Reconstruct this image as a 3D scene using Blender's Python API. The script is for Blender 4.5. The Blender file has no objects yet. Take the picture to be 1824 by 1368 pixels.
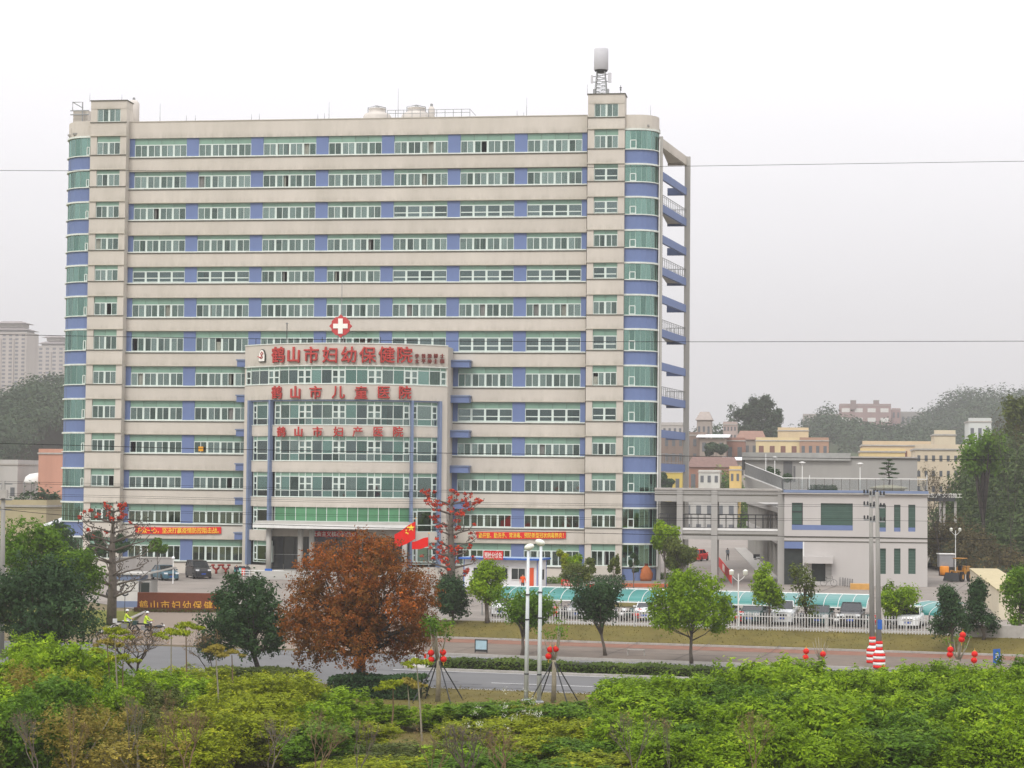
import bpy, math, random
import numpy as np
from mathutils import Vector, Matrix

scene = bpy.context.scene
COL = scene.collection
PI = math.pi
R = random.Random(7)

# ------------------------------------------------------------------ camera, world, sun, exposure
FPX, CX, CY = 3700.0, 912.0, 684.0          # focal length and centre in photograph pixels
PITCH = math.atan(172 / FPX)
ROLL = 0.0095
CAMZ = 9.0
cf = Vector((0, math.cos(PITCH), math.sin(PITCH)))
cu0 = Vector((0, -math.sin(PITCH), math.cos(PITCH)))
cr0 = Vector((1, 0, 0))
cr = cr0 * math.cos(ROLL) + cu0 * math.sin(ROLL)
cu = cu0 * math.cos(ROLL) - cr0 * math.sin(ROLL)
cam_data = bpy.data.cameras.new("camera")
cam = bpy.data.objects.new("camera", cam_data)
COL.objects.link(cam)
m = Matrix.Identity(4)
for i in range(3):
    m[i][0], m[i][1], m[i][2] = cr[i], cu[i], -cf[i]
m.translation = Vector((0, 0, CAMZ))
cam.matrix_world = m
cam_data.sensor_width = 36
cam_data.lens = FPX / 1824 * 36
cam_data.clip_start = 0.5
cam_data.clip_end = 9000
scene.camera = cam

SUN_EL, SUN_AZ = math.radians(48), math.radians(205)   # azimuth measured from +Y towards +X
world = bpy.data.worlds.new("World")
scene.world = world
world.use_nodes = True
nt = world.node_tree
nt.nodes.clear()
wo = nt.nodes.new("ShaderNodeOutputWorld")
bg = nt.nodes.new("ShaderNodeBackground")
sky = nt.nodes.new("ShaderNodeTexSky")
sky.sky_type = 'NISHITA'
sky.sun_disc = False
sky.sun_elevation = SUN_EL
sky.sun_rotation = SUN_AZ
sky.air_density = 2.0
sky.dust_density = 6.0
hs = nt.nodes.new("ShaderNodeHueSaturation")
hs.inputs['Saturation'].default_value = 0.25
hs.inputs['Value'].default_value = 0.10
nt.links.new(sky.outputs[0], hs.inputs['Color'])
# overcast layer: radiance grows smoothly from the horizon to about three times that at the zenith
tc = nt.nodes.new("ShaderNodeTexCoord")
sp = nt.nodes.new("ShaderNodeSeparateXYZ")
nt.links.new(tc.outputs['Generated'], sp.inputs[0])
mx = nt.nodes.new("ShaderNodeMath"); mx.operation = 'MAXIMUM'; mx.inputs[1].default_value = 0.0
nt.links.new(sp.outputs['Z'], mx.inputs[0])
m1 = nt.nodes.new("ShaderNodeMath"); m1.operation = 'MULTIPLY'; m1.inputs[1].default_value = -1.7
nt.links.new(mx.outputs[0], m1.inputs[0])
m2 = nt.nodes.new("ShaderNodeMath"); m2.operation = 'EXPONENT'; nt.links.new(m1.outputs[0], m2.inputs[0])
ma = nt.nodes.new("ShaderNodeMath"); ma.operation = 'MULTIPLY_ADD'
ma.inputs[1].default_value = -2.5
ma.inputs[2].default_value = 3.5
nt.links.new(m2.outputs[0], ma.inputs[0])
cloud = nt.nodes.new("ShaderNodeTexNoise")
cloud.inputs['Scale'].default_value = 2.2
cloud.inputs['Detail'].default_value = 4
mpn = nt.nodes.new("ShaderNodeMapping"); mpn.inputs['Scale'].default_value = (1, 1, 4)
nt.links.new(tc.outputs['Generated'], mpn.inputs[0])
nt.links.new(mpn.outputs[0], cloud.inputs['Vector'])
cm = nt.nodes.new("ShaderNodeMapRange")
cm.inputs['To Min'].default_value = 0.97; cm.inputs['To Max'].default_value = 1.03
cm.inputs['From Min'].default_value = 0.3; cm.inputs['From Max'].default_value = 0.7
nt.links.new(cloud.outputs[0], cm.inputs['Value'])
mm = nt.nodes.new("ShaderNodeMath"); mm.operation = 'MULTIPLY'
nt.links.new(ma.outputs[0], mm.inputs[0]); nt.links.new(cm.outputs[0], mm.inputs[1])
vs = nt.nodes.new("ShaderNodeVectorMath"); vs.operation = 'SCALE'
vs.inputs[0].default_value = (0.72, 0.71, 0.735)
nt.links.new(mm.outputs[0], vs.inputs['Scale'])
mixw = nt.nodes.new("ShaderNodeMix"); mixw.data_type = 'RGBA'
mixw.inputs['Factor'].default_value = 0.88
nt.links.new(hs.outputs[0], mixw.inputs['A'])
nt.links.new(vs.outputs[0], mixw.inputs['B'])
nt.links.new(mixw.outputs['Result'], bg.inputs['Color'])
bg.inputs['Strength'].default_value = 1.0
nt.links.new(bg.outputs[0], wo.inputs[0])

sl = bpy.data.lights.new("sun", 'SUN')
sl.energy = 1.5
sl.angle = math.radians(14)
sl.color = (1.0, 0.96, 0.9)
sun = bpy.data.objects.new("sun", sl)
COL.objects.link(sun)
sdir = Vector((math.sin(SUN_AZ) * math.cos(SUN_EL), math.cos(SUN_AZ) * math.cos(SUN_EL), math.sin(SUN_EL)))
sun.rotation_euler = sdir.to_track_quat('Z', 'Y').to_euler()
sun.location = (0, -50, 120)

scene.view_settings.view_transform = 'Standard'
scene.view_settings.look = 'None'
scene.view_settings.gamma = 1.0
scene.view_settings.use_curve_mapping = False
scene.view_settings.exposure = 0.0
scene.cycles.use_denoising = True
scene.cycles.max_bounces = 6
scene.cycles.diffuse_bounces = 2
scene.cycles.glossy_bounces = 2
scene.cycles.transmission_bounces = 3
scene.cycles.transparent_max_bounces = 12
scene.cycles.volume_bounces = 1
scene.cycles.sample_clamp_indirect = 4.0
scene.cycles.caustics_reflective = False
scene.cycles.caustics_refractive = False

# ------------------------------------------------------------------ places: a pixel of the photograph as a ray
def ray(px, py):
    d = cf + cr * ((px - CX) / FPX) - cu * ((py - CY) / FPX)
    return d / d.y
def at(px, py, Y):
    d = ray(px, py)
    return Vector((d.x * Y, Y, CAMZ + d.z * Y))
def gpt(px, py, z):
    d = ray(px, py)
    Y = (z - CAMZ) / d.z
    return Vector((d.x * Y, Y, z))
# road frame: s runs along the road to the right, t away from the camera
RA = math.radians(16)
ES = Vector((math.cos(RA), -math.sin(RA), 0)); ET = Vector((math.sin(RA), math.cos(RA), 0))
def st(p): return (p.x * ES.x + p.y * ES.y, p.x * ET.x + p.y * ET.y)
def rd(s, t, z=None):
    v = ES * s + ET * t
    v.z = gz(t) if z is None else z
    return v
ZK = [(-400, -2.5), (109.9, -2.5), (110.0, -2.65), (131.9, -2.65), (132.0, -2.5), (144.5, -2.5), (149.0, -1.6), (153.0, -1.5), (176.0, -1.2), (300.0, -1.2), (900, -1.2), (6000, -1.2)]
def gz(t):
    for (a, za), (b, zb) in zip(ZK, ZK[1:]):
        if t <= b:
            return za + (zb - za) * max(0.0, (t - a) / (b - a))
    return -1.2
def gz_at(x, y): return gz(x * ET.x + y * ET.y)
def onground(px, py):
    """point of the ground surface seen at a pixel"""
    d = ray(px, py)
    lo, hi = 40.0, 900.0
    Y = 60.0
    while Y < 900:
        p = Vector((d.x * Y, Y, CAMZ + d.z * Y))
        if p.z <= gz_at(p.x, p.y): return Vector((p.x, p.y, gz_at(p.x, p.y)))
        Y += 0.1
    return Vector((p.x, p.y, 0))
def h_at(px, py, Y): return at(px, py, Y).z

# ------------------------------------------------------------------ materials
def lin(c):
    return tuple(((v / 255) / 12.92 if v / 255 <= 0.04045 else ((v / 255 + 0.055) / 1.055) ** 2.4) for v in c)
MATS = {}
def mat(name, col, rough=0.8, metal=0.0, var=0.12, scale=1.5, bump=0.0, dirt=0.0, dirtcol=(0.18, 0.17, 0.14), spec=0.3, streak=False, coord='Object', rnd=0.0, trans=0.0, emit=0.0, grime=0.0):
    """plain surface: base colour with soft noise variation, optional grime and relief"""
    if name in MATS: return MATS[name]
    M = bpy.data.materials.new(name); M.use_nodes = True
    n = M.node_tree; b = n.nodes['Principled BSDF']
    b.inputs['Roughness'].default_value = rough
    b.inputs['Metallic'].default_value = metal
    b.inputs['Specular IOR Level'].default_value = spec
    t = n.nodes.new("ShaderNodeTexCoord")
    nz = n.nodes.new("ShaderNodeTexNoise"); nz.inputs['Scale'].default_value = scale; nz.inputs['Detail'].default_value = 6; nz.inputs['Roughness'].default_value = 0.6
    vec = t.outputs[coord]
    if streak:
        mp = n.nodes.new("ShaderNodeMapping"); mp.inputs['Scale'].default_value = (1, 1, 0.12)
        n.links.new(vec, mp.inputs[0]); vec2 = mp.outputs[0]
    else: vec2 = vec
    n.links.new(vec2, nz.inputs['Vector'])
    mr = n.nodes.new("ShaderNodeMapRange"); mr.inputs['From Min'].default_value = 0.3; mr.inputs['From Max'].default_value = 0.7
    mr.inputs['To Min'].default_value = 1 - var; mr.inputs['To Max'].default_value = 1 + var
    n.links.new(nz.outputs[0], mr.inputs['Value'])
    sc = n.nodes.new("ShaderNodeVectorMath"); sc.operation = 'SCALE'; sc.inputs[0].default_value = col[:3]
    n.links.new(mr.outputs[0], sc.inputs['Scale'])
    out = sc.outputs[0]
    if rnd:
        oi = n.nodes.new("ShaderNodeObjectInfo")
        rr = n.nodes.new("ShaderNodeMapRange"); rr.inputs['To Min'].default_value = 1 - rnd; rr.inputs['To Max'].default_value = 1 + rnd
        n.links.new(oi.outputs['Random'], rr.inputs['Value'])
        s2 = n.nodes.new("ShaderNodeVectorMath"); s2.operation = 'SCALE'
        n.links.new(out, s2.inputs[0]); n.links.new(rr.outputs[0], s2.inputs['Scale']); out = s2.outputs[0]
    if dirt:
        nd = n.nodes.new("ShaderNodeTexNoise"); nd.inputs['Scale'].default_value = scale * 0.6; nd.inputs['Detail'].default_value = 8; nd.inputs['Roughness'].default_value = 0.7
        mpd = n.nodes.new("ShaderNodeMapping"); mpd.inputs['Scale'].default_value = (1, 1, 0.3 if streak else 1); mpd.inputs['Location'].default_value = (3.1, 7.7, 1.3)
        n.links.new(vec, mpd.inputs[0]); n.links.new(mpd.outputs[0], nd.inputs['Vector'])
        md = n.nodes.new("ShaderNodeMapRange"); md.inputs['From Min'].default_value = 0.48; md.inputs['From Max'].default_value = 0.75
        md.inputs['To Min'].default_value = 0; md.inputs['To Max'].default_value = dirt
        n.links.new(nd.outputs[0], md.inputs['Value'])
        mxx = n.nodes.new("ShaderNodeMix"); mxx.data_type = 'RGBA'; mxx.inputs['B'].default_value = (*dirtcol, 1)
        n.links.new(md.outputs[0], mxx.inputs['Factor']); n.links.new(out, mxx.inputs['A']); out = mxx.outputs['Result']
    if grime:
        # dirt washed down to the foot of each panel, broken up by noise
        sg = n.nodes.new("ShaderNodeSeparateXYZ"); n.links.new(t.outputs['Generated'], sg.inputs[0])
        ng = n.nodes.new("ShaderNodeTexNoise"); ng.inputs['Scale'].default_value = 0.9; ng.inputs['Detail'].default_value = 8; ng.inputs['Roughness'].default_value = 0.75
        mg = n.nodes.new("ShaderNodeMapping"); mg.inputs['Scale'].default_value = (1, 1, 0.35); n.links.new(vec, mg.inputs[0]); n.links.new(mg.outputs[0], ng.inputs['Vector'])
        r1 = n.nodes.new("ShaderNodeMapRange"); r1.inputs['From Min'].default_value = 0.0; r1.inputs['From Max'].default_value = 0.42; r1.inputs['To Min'].default_value = 1.0; r1.inputs['To Max'].default_value = 0.12
        n.links.new(sg.outputs['Z'], r1.inputs['Value'])
        r2 = n.nodes.new("ShaderNodeMapRange"); r2.inputs['From Min'].default_value = 0.42; r2.inputs['From Max'].default_value = 0.72; r2.inputs['To Max'].default_value = grime
        n.links.new(ng.outputs[0], r2.inputs['Value'])
        m3 = n.nodes.new("ShaderNodeMath"); m3.operation = 'MULTIPLY'; n.links.new(r1.outputs[0], m3.inputs[0]); n.links.new(r2.outputs[0], m3.inputs[1])
        mx3 = n.nodes.new("ShaderNodeMix"); mx3.data_type = 'RGBA'; mx3.inputs['B'].default_value = (*lin((112, 112, 92)), 1)
        n.links.new(m3.outputs[0], mx3.inputs['Factor']); n.links.new(out, mx3.inputs['A']); out = mx3.outputs['Result']
    n.links.new(out, b.inputs['Base Color'])
    if bump:
        bp = n.nodes.new("ShaderNodeBump"); bp.inputs['Strength'].default_value = bump; bp.inputs['Distance'].default_value = 0.02
        nb = n.nodes.new("ShaderNodeTexNoise"); nb.inputs['Scale'].default_value = scale * 9; nb.inputs['Detail'].default_value = 4
        n.links.new(vec, nb.inputs['Vector']); n.links.new(nb.outputs[0], bp.inputs['Height']); n.links.new(bp.outputs[0], b.inputs['Normal'])
    if emit:
        n.links.new(out, b.inputs['Emission Color']); b.inputs['Emission Strength'].default_value = emit
    if trans:
        tl = n.nodes.new("ShaderNodeBsdfTranslucent"); n.links.new(out, tl.inputs[0])
        ms = n.nodes.new("ShaderNodeMixShader"); ms.inputs[0].default_value = trans
        n.links.new(b.outputs[0], ms.inputs[1]); n.links.new(tl.outputs[0], ms.inputs[2])
        n.links.new(ms.outputs[0], n.nodes['Material Output'].inputs[0])
    MATS[name] = M
    return M
def srgb(name, c, **k): return mat(name, lin(c), **k)

def leafmat(name, ca, cb, cc=None, trans=0.25):
    """foliage: a per-leaf random value picks between two or three leaf colours"""
    if name in MATS: return MATS[name]
    M = bpy.data.materials.new(name); M.use_nodes = True
    n = M.node_tree; b = n.nodes['Principled BSDF']
    b.inputs['Roughness'].default_value = 0.6
    b.inputs['Specular IOR Level'].default_value = 0.08
    a = n.nodes.new("ShaderNodeAttribute"); a.attribute_name = "tint"
    r = n.nodes.new("ShaderNodeValToRGB")
    r.color_ramp.elements[0].color = (*ca, 1); r.color_ramp.elements[1].color = (*cb, 1)
    if cc:
        r.color_ramp.elements[1].position = 0.75
        e = r.color_ramp.elements.new(1.0); e.color = (*cc, 1)
    n.links.new(a.outputs['Fac'], r.inputs[0])
    n.links.new(r.outputs[0], b.inputs['Base Color'])
    tl = n.nodes.new("ShaderNodeBsdfTranslucent"); n.links.new(r.outputs[0], tl.inputs[0])
    ms = n.nodes.new("ShaderNodeMixShader"); ms.inputs[0].default_value = trans
    n.links.new(b.outputs[0], ms.inputs[1]); n.links.new(tl.outputs[0], ms.inputs[2])
    n.links.new(ms.outputs[0], n.nodes['Material Output'].inputs[0])
    MATS[name] = M
    return M

def glassmat(name, tintc, refl, clear, rough=0.03, rnd=0.0):
    """coated window glass: tinted see-through plus a coloured mirror layer"""
    if name in MATS: return MATS[name]
    M = bpy.data.materials.new(name); M.use_nodes = True
    n = M.node_tree; n.nodes.remove(n.nodes['Principled BSDF'])
    o = n.nodes['Material Output']
    tr = n.nodes.new("ShaderNodeBsdfTransparent"); tr.inputs[0].default_value = (*tintc, 1)
    gl = n.nodes.new("ShaderNodeBsdfGlossy"); gl.inputs['Roughness'].default_value = rough; gl.inputs[0].default_value = (*refl, 1)
    ms = n.nodes.new("ShaderNodeMixShader")
    oi = n.nodes.new("ShaderNodeObjectInfo")
    rr = n.nodes.new("ShaderNodeMapRange"); rr.inputs['To Min'].default_value = (1 - clear) - rnd; rr.inputs['To Max'].default_value = (1 - clear) + rnd
    n.links.new(oi.outputs['Random'], rr.inputs['Value'])
    fr = n.nodes.new("ShaderNodeFresnel"); fr.inputs[0].default_value = 1.4
    ad = n.nodes.new("ShaderNodeMath"); ad.operation = 'ADD'; ad.use_clamp = True
    n.links.new(rr.outputs[0], ad.inputs[0]); n.links.new(fr.outputs[0], ad.inputs[1])
    n.links.new(ad.outputs[0], ms.inputs[0]); n.links.new(tr.outputs[0], ms.inputs[1]); n.links.new(gl.outputs[0], ms.inputs[2])
    n.links.new(ms.outputs[0], o.inputs[0])
    MATS[name] = M
    return M

# ------------------------------------------------------------------ mesh builder
class MB:
    def __init__(s): s.v = []; s.f = []; s.mi = []; s.m = 0; s.smooth = False
    def add(s, vs, fs):
        o = len(s.v); s.v += [tuple(v) for v in vs]
        for f in fs: s.f.append([i + o for i in f]); s.mi.append(s.m)
        return s
    def box(s, x0, x1, y0, y1, z0, z1):
        vs = [(x, y, z) for x in (x0, x1) for y in (y0, y1) for z in (z0, z1)]
        return s.add(vs, [(0, 1, 3, 2), (4, 6, 7, 5), (0, 4, 5, 1), (2, 3, 7, 6), (0, 2, 6, 4), (1, 5, 7, 3)])
    def boxc(s, c, d, rz=0.0):
        x, y, z = d[0] / 2, d[1] / 2, d[2] / 2
        ca, sa = math.cos(rz), math.sin(rz)
        vs = []
        for a in (-x, x):
            for b in (-y, y):
                for e in (-z, z):
                    vs.append((c[0] + a * ca - b * sa, c[1] + a * sa + b * ca, c[2] + e))
        return s.add(vs, [(0, 1, 3, 2), (4, 6, 7, 5), (0, 4, 5, 1), (2, 3, 7, 6), (0, 2, 6, 4), (1, 5, 7, 3)])
    def prism(s, pts, z0, z1):
        """vertical prism on a counter-clockwise plan polygon"""
        n = len(pts)
        vs = [(p[0], p[1], z0) for p in pts] + [(p[0], p[1], z1) for p in pts]
        fs = [tuple(range(n - 1, -1, -1)), tuple(range(n, 2 * n))]
        for i in range(n):
            j = (i + 1) % n; fs.append((i, j, n + j, n + i))
        return s.add(vs, fs)
    def lathe(s, prof, seg=12, c=(0, 0, 0), sx=1.0, sy=1.0):
        """prof: (radius, z) from bottom to top"""
        vs = []; fs = []
        for r, z in prof:
            for k in range(seg):
                a = 2 * PI * k / seg
                vs.append((c[0] + r * sx * math.cos(a), c[1] + r * sy * math.sin(a), c[2] + z))
        for i in range(len(prof) - 1):
            for k in range(seg):
                k2 = (k + 1) % seg
                fs.append((i * seg + k, i * seg + k2, (i + 1) * seg + k2, (i + 1) * seg + k))
        fs.append(tuple(range(seg - 1, -1, -1)))
        fs.append(tuple((len(prof) - 1) * seg + k for k in range(seg)))
        return s.add(vs, fs)
    def tube(s, pts, r, seg=6, r1=None):
        pts = [Vector(p) for p in pts]
        vs = []; fs = []
        n = len(pts)
        for i, p in enumerate(pts):
            d = (pts[min(i + 1, n - 1)] - pts[max(i - 1, 0)])
            if d.length < 1e-9: d = Vector((0, 0, 1))
            d.normalize()
            a = d.cross(Vector((0, 0, 1))) if abs(d.z) < 0.95 else d.cross(Vector((1, 0, 0)))
            a.normalize(); b = d.cross(a)
            if isinstance(r, (list, tuple)): rr = r[i]
            else: rr = r if r1 is None else r + (r1 - r) * i / max(1, n - 1)
            for k in range(seg):
                t = 2 * PI * k / seg
                vs.append(p + a * (rr * math.cos(t)) + b * (rr * math.sin(t)))
        for i in range(n - 1):
            for k in range(seg):
                k2 = (k + 1) % seg
                fs.append((i * seg + k2, i * seg + k, (i + 1) * seg + k, (i + 1) * seg + k2))
        fs.append(tuple(range(seg))); fs.append(tuple((n - 1) * seg + k for k in range(seg - 1, -1, -1)))
        return s.add(vs, fs)
    def strip(s, pts, z0, z1, y_in=0.0, closed=False, thick=0.0):
        """wall band along a plan polyline: outer face at pts, thickness towards +normal (left-hand inwards)"""
        n = len(pts); inn = []
        for i in range(n):
            a = Vector(pts[max(i - 1, 0)]); b = Vector(pts[min(i + 1, n - 1)])
            d = (b - a).normalized(); inn.append((pts[i][0] - d.y * thick, pts[i][1] + d.x * thick))
        for i in range(n - 1):
            a, b, c, d = pts[i], pts[i + 1], inn[i + 1], inn[i]
            vs = [(a[0], a[1], z0), (b[0], b[1], z0), (c[0], c[1], z0), (d[0], d[1], z0), (a[0], a[1], z1), (b[0], b[1], z1), (c[0], c[1], z1), (d[0], d[1], z1)]
            fs = [(0, 1, 5, 4), (2, 3, 7, 6), (0, 3, 2, 1), (4, 5, 6, 7)]
            if i == 0: fs.append((0, 4, 7, 3))
            if i == n - 2: fs.append((1, 2, 6, 5))
            s.add(vs, fs)
        return s
    def mesh(s, name, mats):
        me = bpy.data.meshes.new(name)
        me.from_pydata(s.v, [], s.f)
        if not isinstance(mats, (list, tuple)): mats = [mats]
        for M in mats: me.materials.append(M)
        if len(mats) > 1: me.polygons.foreach_set('material_index', s.mi)
        if s.smooth: me.polygons.foreach_set('use_smooth', [True] * len(s.f))
        me.update()
        return me

def inst(me, name, parent=None, loc=(0, 0, 0), rz=0.0, sc=None, rot=None):
    o = bpy.data.objects.new(name, me)
    COL.objects.link(o)
    if parent is not None: o.parent = parent
    o.location = loc
    if rot is not None: o.rotation_euler = rot
    elif rz: o.rotation_euler = (0, 0, rz)
    if sc is not None: o.scale = sc if isinstance(sc, (tuple, list)) else (sc, sc, sc)
    return o
def part(name, mb, mats, parent=None, loc=(0, 0, 0), rz=0.0, sc=None, label=None):
    o = inst(mb.mesh(name, mats), name, parent, loc, rz, sc)
    if label: o['label'] = label
    return o
def tag(o, label, cat, group=None):
    o['label'] = label; o['category'] = cat
    if group: o['group'] = group
    return o
def thing(name, label, cat, loc=(0, 0, 0), rz=0.0, group=None):
    o = bpy.data.objects.new(name, None); COL.objects.link(o)
    o.location = loc; o.rotation_euler = (0, 0, rz); o.empty_display_size = 0.5
    return tag(o, label, cat, group)
def struct(name, mb, mats, kind='structure', loc=(0, 0, 0)):
    o = part(name, mb, mats, None, loc); o['kind'] = kind
    return o
ORD = ['first', 'second', 'third', 'fourth', 'fifth', 'sixth', 'seventh', 'eighth', 'ninth', 'tenth', 'eleventh', 'twelfth', 'thirteenth', 'fourteenth', 'fifteenth', 'sixteenth', 'seventeenth', 'eighteenth', 'nineteenth', 'twentieth', 'twenty-first', 'twenty-second', 'twenty-third', 'last']
def dup(root, loc=None, rz=None, label=None, sc=None):
    def cp(o, par):
        c = o.copy(); COL.objects.link(c)
        if par is not None: c.parent = par
        for ch in kids(o): cp(ch, c)
        return c
    def kids(o): return [x for x in o.children]
    r = cp(root, None)
    if loc is not None: r.location = loc
    if rz is not None: r.rotation_euler = (0, 0, rz)
    if label: r['label'] = label
    if sc: r.scale = (sc, sc, sc) if not isinstance(sc, tuple) else sc
    return r

_tx = {}
def text_mesh(s, size, M, extrude=0.02, offset=0.0, res=2):
    """letters as a solid mesh in the XZ plane facing -Y, centred"""
    k = (s, round(size, 3), M.name, extrude, offset)
    if k in _tx: return _tx[k]
    cu_ = bpy.data.curves.new("txt", 'FONT')
    cu_.body = s; cu_.size = size; cu_.extrude = extrude; cu_.bevel_depth = offset * size; cu_.bevel_resolution = 0
    cu_.align_x = 'CENTER'; cu_.align_y = 'CENTER'; cu_.resolution_u = res
    o = bpy.data.objects.new("txt", cu_); COL.objects.link(o)
    dg = bpy.context.evaluated_depsgraph_get()
    me = bpy.data.meshes.new_from_object(o.evaluated_get(dg))
    bpy.data.objects.remove(o); bpy.data.curves.remove(cu_)
    me.transform(Matrix.Rotation(PI / 2, 4, 'X'))
    v = np.empty(len(me.vertices) * 3); me.vertices.foreach_get('co', v); v = v.reshape(-1, 3)
    if len(v):
        c = (v.min(0) + v.max(0)) / 2
        v[:, 0] -= c[0]; v[:, 2] -= c[2]
        me.vertices.foreach_set('co', v.ravel())
    me.materials.clear(); me.materials.append(M); me.name = "lettering"
    _tx[k] = me
    return me

# ------------------------------------------------------------------ foliage
def leaf_mesh(name, M, lobes, n, size, seed=0, flat=0.3, aspect=1.0, fill=0.35, up=0.4, clump=0):
    """many leaf-sized quads spread through ellipsoid lobes (cx,cy,cz,rx,ry,rz); tint varies per leaf and per lobe"""
    g = np.random.RandomState(seed)
    lb = np.array(lobes, float)
    w = (lb[:, 3] * lb[:, 4] + lb[:, 4] * lb[:, 5] + lb[:, 3] * lb[:, 5]); w /= w.sum()
    li = g.choice(len(lb), n, p=w)
    d = g.normal(size=(n, 3)); d /= np.linalg.norm(d, axis=1)[:, None]
    rad = 1 - fill * g.rand(n) ** 1.5
    rad *= 1 + 0.16 * np.sin(d[:, 0] * 7 + li * 1.7) * np.cos(d[:, 1] * 6 + li) + 0.1 * np.sin(d[:, 2] * 11 + li * 3.1)
    p = lb[li, :3] + d * lb[li, 3:6] * rad[:, None]
    if clump:
        # gather leaves round twig ends
        q = g.randint(0, n, n // clump)
        cidx = g.randint(0, len(q), n)
        p = p[q][cidx] + g.normal(size=(n, 3)) * size * 1.25
        d = d[q][cidx]; li = li[q][cidx]
        ct = g.rand(len(q))[cidx]
    else: ct = g.rand(n)
    nn = d + g.normal(size=(n, 3)) * 0.55 + np.array([0, 0, up]); nn /= np.linalg.norm(nn, axis=1)[:, None]
    a = np.cross(nn, g.normal(size=(n, 3))); a /= np.linalg.norm(a, axis=1)[:, None]
    b = np.cross(nn, a)
    sz = size * (0.6 + 0.8 * g.rand(n))
    A = a * (sz * aspect)[:, None]; B = b * (sz * 0.55)[:, None]
    V = np.stack([p - A, p + B * 0.9 - A * 0.1, p + A, p - B * 0.9 - A * 0.1], 1).reshape(-1, 3)
    me = bpy.data.meshes.new(name)
    me.vertices.add(4 * n); me.vertices.foreach_set('co', V.ravel())
    me.loops.add(4 * n); me.loops.foreach_set('vertex_index', np.arange(4 * n, dtype=np.int32))
    me.polygons.add(n); me.polygons.foreach_set('loop_start', np.arange(0, 4 * n, 4, dtype=np.int32))
    me.update(calc_edges=True)
    lt = g.rand(len(lb))[li]
    tint = np.clip(0.35 * lt + 0.35 * ct + 0.3 * g.rand(n), 0, 1)
    at_ = me.attributes.new("tint", 'FLOAT', 'FACE'); at_.data.foreach_set('value', tint.astype(np.float32))
    me.materials.append(M)
    return me

def blob_lobes(w, h, n, seed, z0=0.0, shape='round', squash=1.0):
    """lobes that fill a crown of width w and height h whose bottom is at z0"""
    g = random.Random(seed); out = []
    if shape == 'dome':
        for i in range(n):
            el = math.asin(max(-0.6, min(0.985, 1 - 1.6 * (i + 0.5) / n + g.uniform(-.05, .05)))); u = i * 2.39996 + g.uniform(-.2, .2); q = g.uniform(0.66, 0.80) if i % 4 else g.uniform(0.15, 0.5)
            k = w / 2 * g.uniform(0.20, 0.30)
            x = math.cos(el) * q * w / 2; z = z0 + h * (0.42 + (0.58 if el > 0 else 0.46) * math.sin(el) * q)
            out.append((x * math.cos(u), x * math.sin(u) * squash, z, k, k, k * 0.75))
    for i in range(n if shape != 'dome' else 0):
        u = g.random() * 2 * PI; f = g.random()
        z = z0 + h * (0.18 + 0.66 * f)
        if shape == 'round': rr = math.sin(PI * (0.15 + 0.75 * f)) ** 0.7
        elif shape == 'cone': rr = 1.05 - f
        elif shape == 'vase': rr = 0.35 + 0.7 * f
        elif shape == 'dome': rr = math.cos(f * PI / 2.3)
        else: rr = 0.8
        r = w / 2 * rr * (0.35 + 0.45 * g.random())
        k = (0.26 + 0.14 * g.random()) * w / 2 * 1.15
        out.append((r * math.cos(u), r * math.sin(u) * squash, z, k, k, min(k, h * 0.3)))
    # fit the lobes to the wanted width and height
    xa = min(l[0] - l[3] for l in out); xb = max(l[0] + l[3] for l in out); za = min(l[2] - l[5] for l in out); zb = max(l[2] + l[5] for l in out)
    fx = w / (xb - xa); fz = h / (zb - za); xm = (xa + xb) / 2
    return [((l[0] - xm) * fx, l[1] * fx, z0 + (l[2] - za) * fz, l[3] * fx, l[4] * fx, l[5] * fz) for l in out]
def limbs(mb, lobes, z0, rbase, lean=(0, 0), seed=0, fork=0.45, zb=0.0, seg=7):
    """tapered trunk from the ground and a limb to each lobe"""
    g = random.Random(seed)
    zs = [l[2] for l in lobes]; zt = z0 + (max(zs) - z0) * 0.6
    trunk = []
    for k in range(7):
        f = k / 6
        trunk.append(Vector((lean[0] * f + g.uniform(-1, 1) * rbase * 0.5 * (0 < k < 6), lean[1] * f + g.uniform(-1, 1) * rbase * 0.5 * (0 < k < 6), zb + (zt - zb) * f)))
    mb.tube(trunk, [rbase * (1.25 if k == 0 else 1) * (1 - 0.6 * k / 6) for k in range(7)], seg)
    for l in lobes:
        f = min(0.95, max(0.25, fork + g.uniform(-0.12, 0.3)))
        i = f * 6; a = trunk[int(i)].lerp(trunk[min(6, int(i) + 1)], i - int(i))
        e = Vector(l[:3]); mid = a.lerp(e, 0.5) + Vector((0, 0, -0.08 * (e - a).length))
        mb.tube([a, mid, e], [rbase * 0.42, rbase * 0.25, rbase * 0.1], 5)
    return trunk
def tree(name, label, cat, loc, w, h, z0, leafM, barkM, n=2500, size=0.14, seed=1, lobes=14, shape='round', rb=None, lean=(0, 0), group=None, rz=None, fill=0.5, squash=1.0, clump=0, aspect=1.0, up=0.4):
    """w crown width, h crown height, z0 height of the crown's bottom"""
    t = thing(name, label, cat, loc, R.uniform(0, 6.28) if rz is None else rz, group)
    lb = blob_lobes(w, h, lobes, seed, z0, shape, squash)
    lb = [(l[0] + lean[0], l[1] + lean[1], *l[2:]) for l in lb]
    mb = MB(); mb.smooth = True
    limbs(mb, lb, z0, rb or h * 0.03, lean, seed)
    part('trunk', mb, barkM, t)
    inst(leaf_mesh('crown', leafM, lb, n, size, seed, fill=fill, clump=clump, aspect=aspect, up=up), 'crown', t)
    return t
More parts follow.
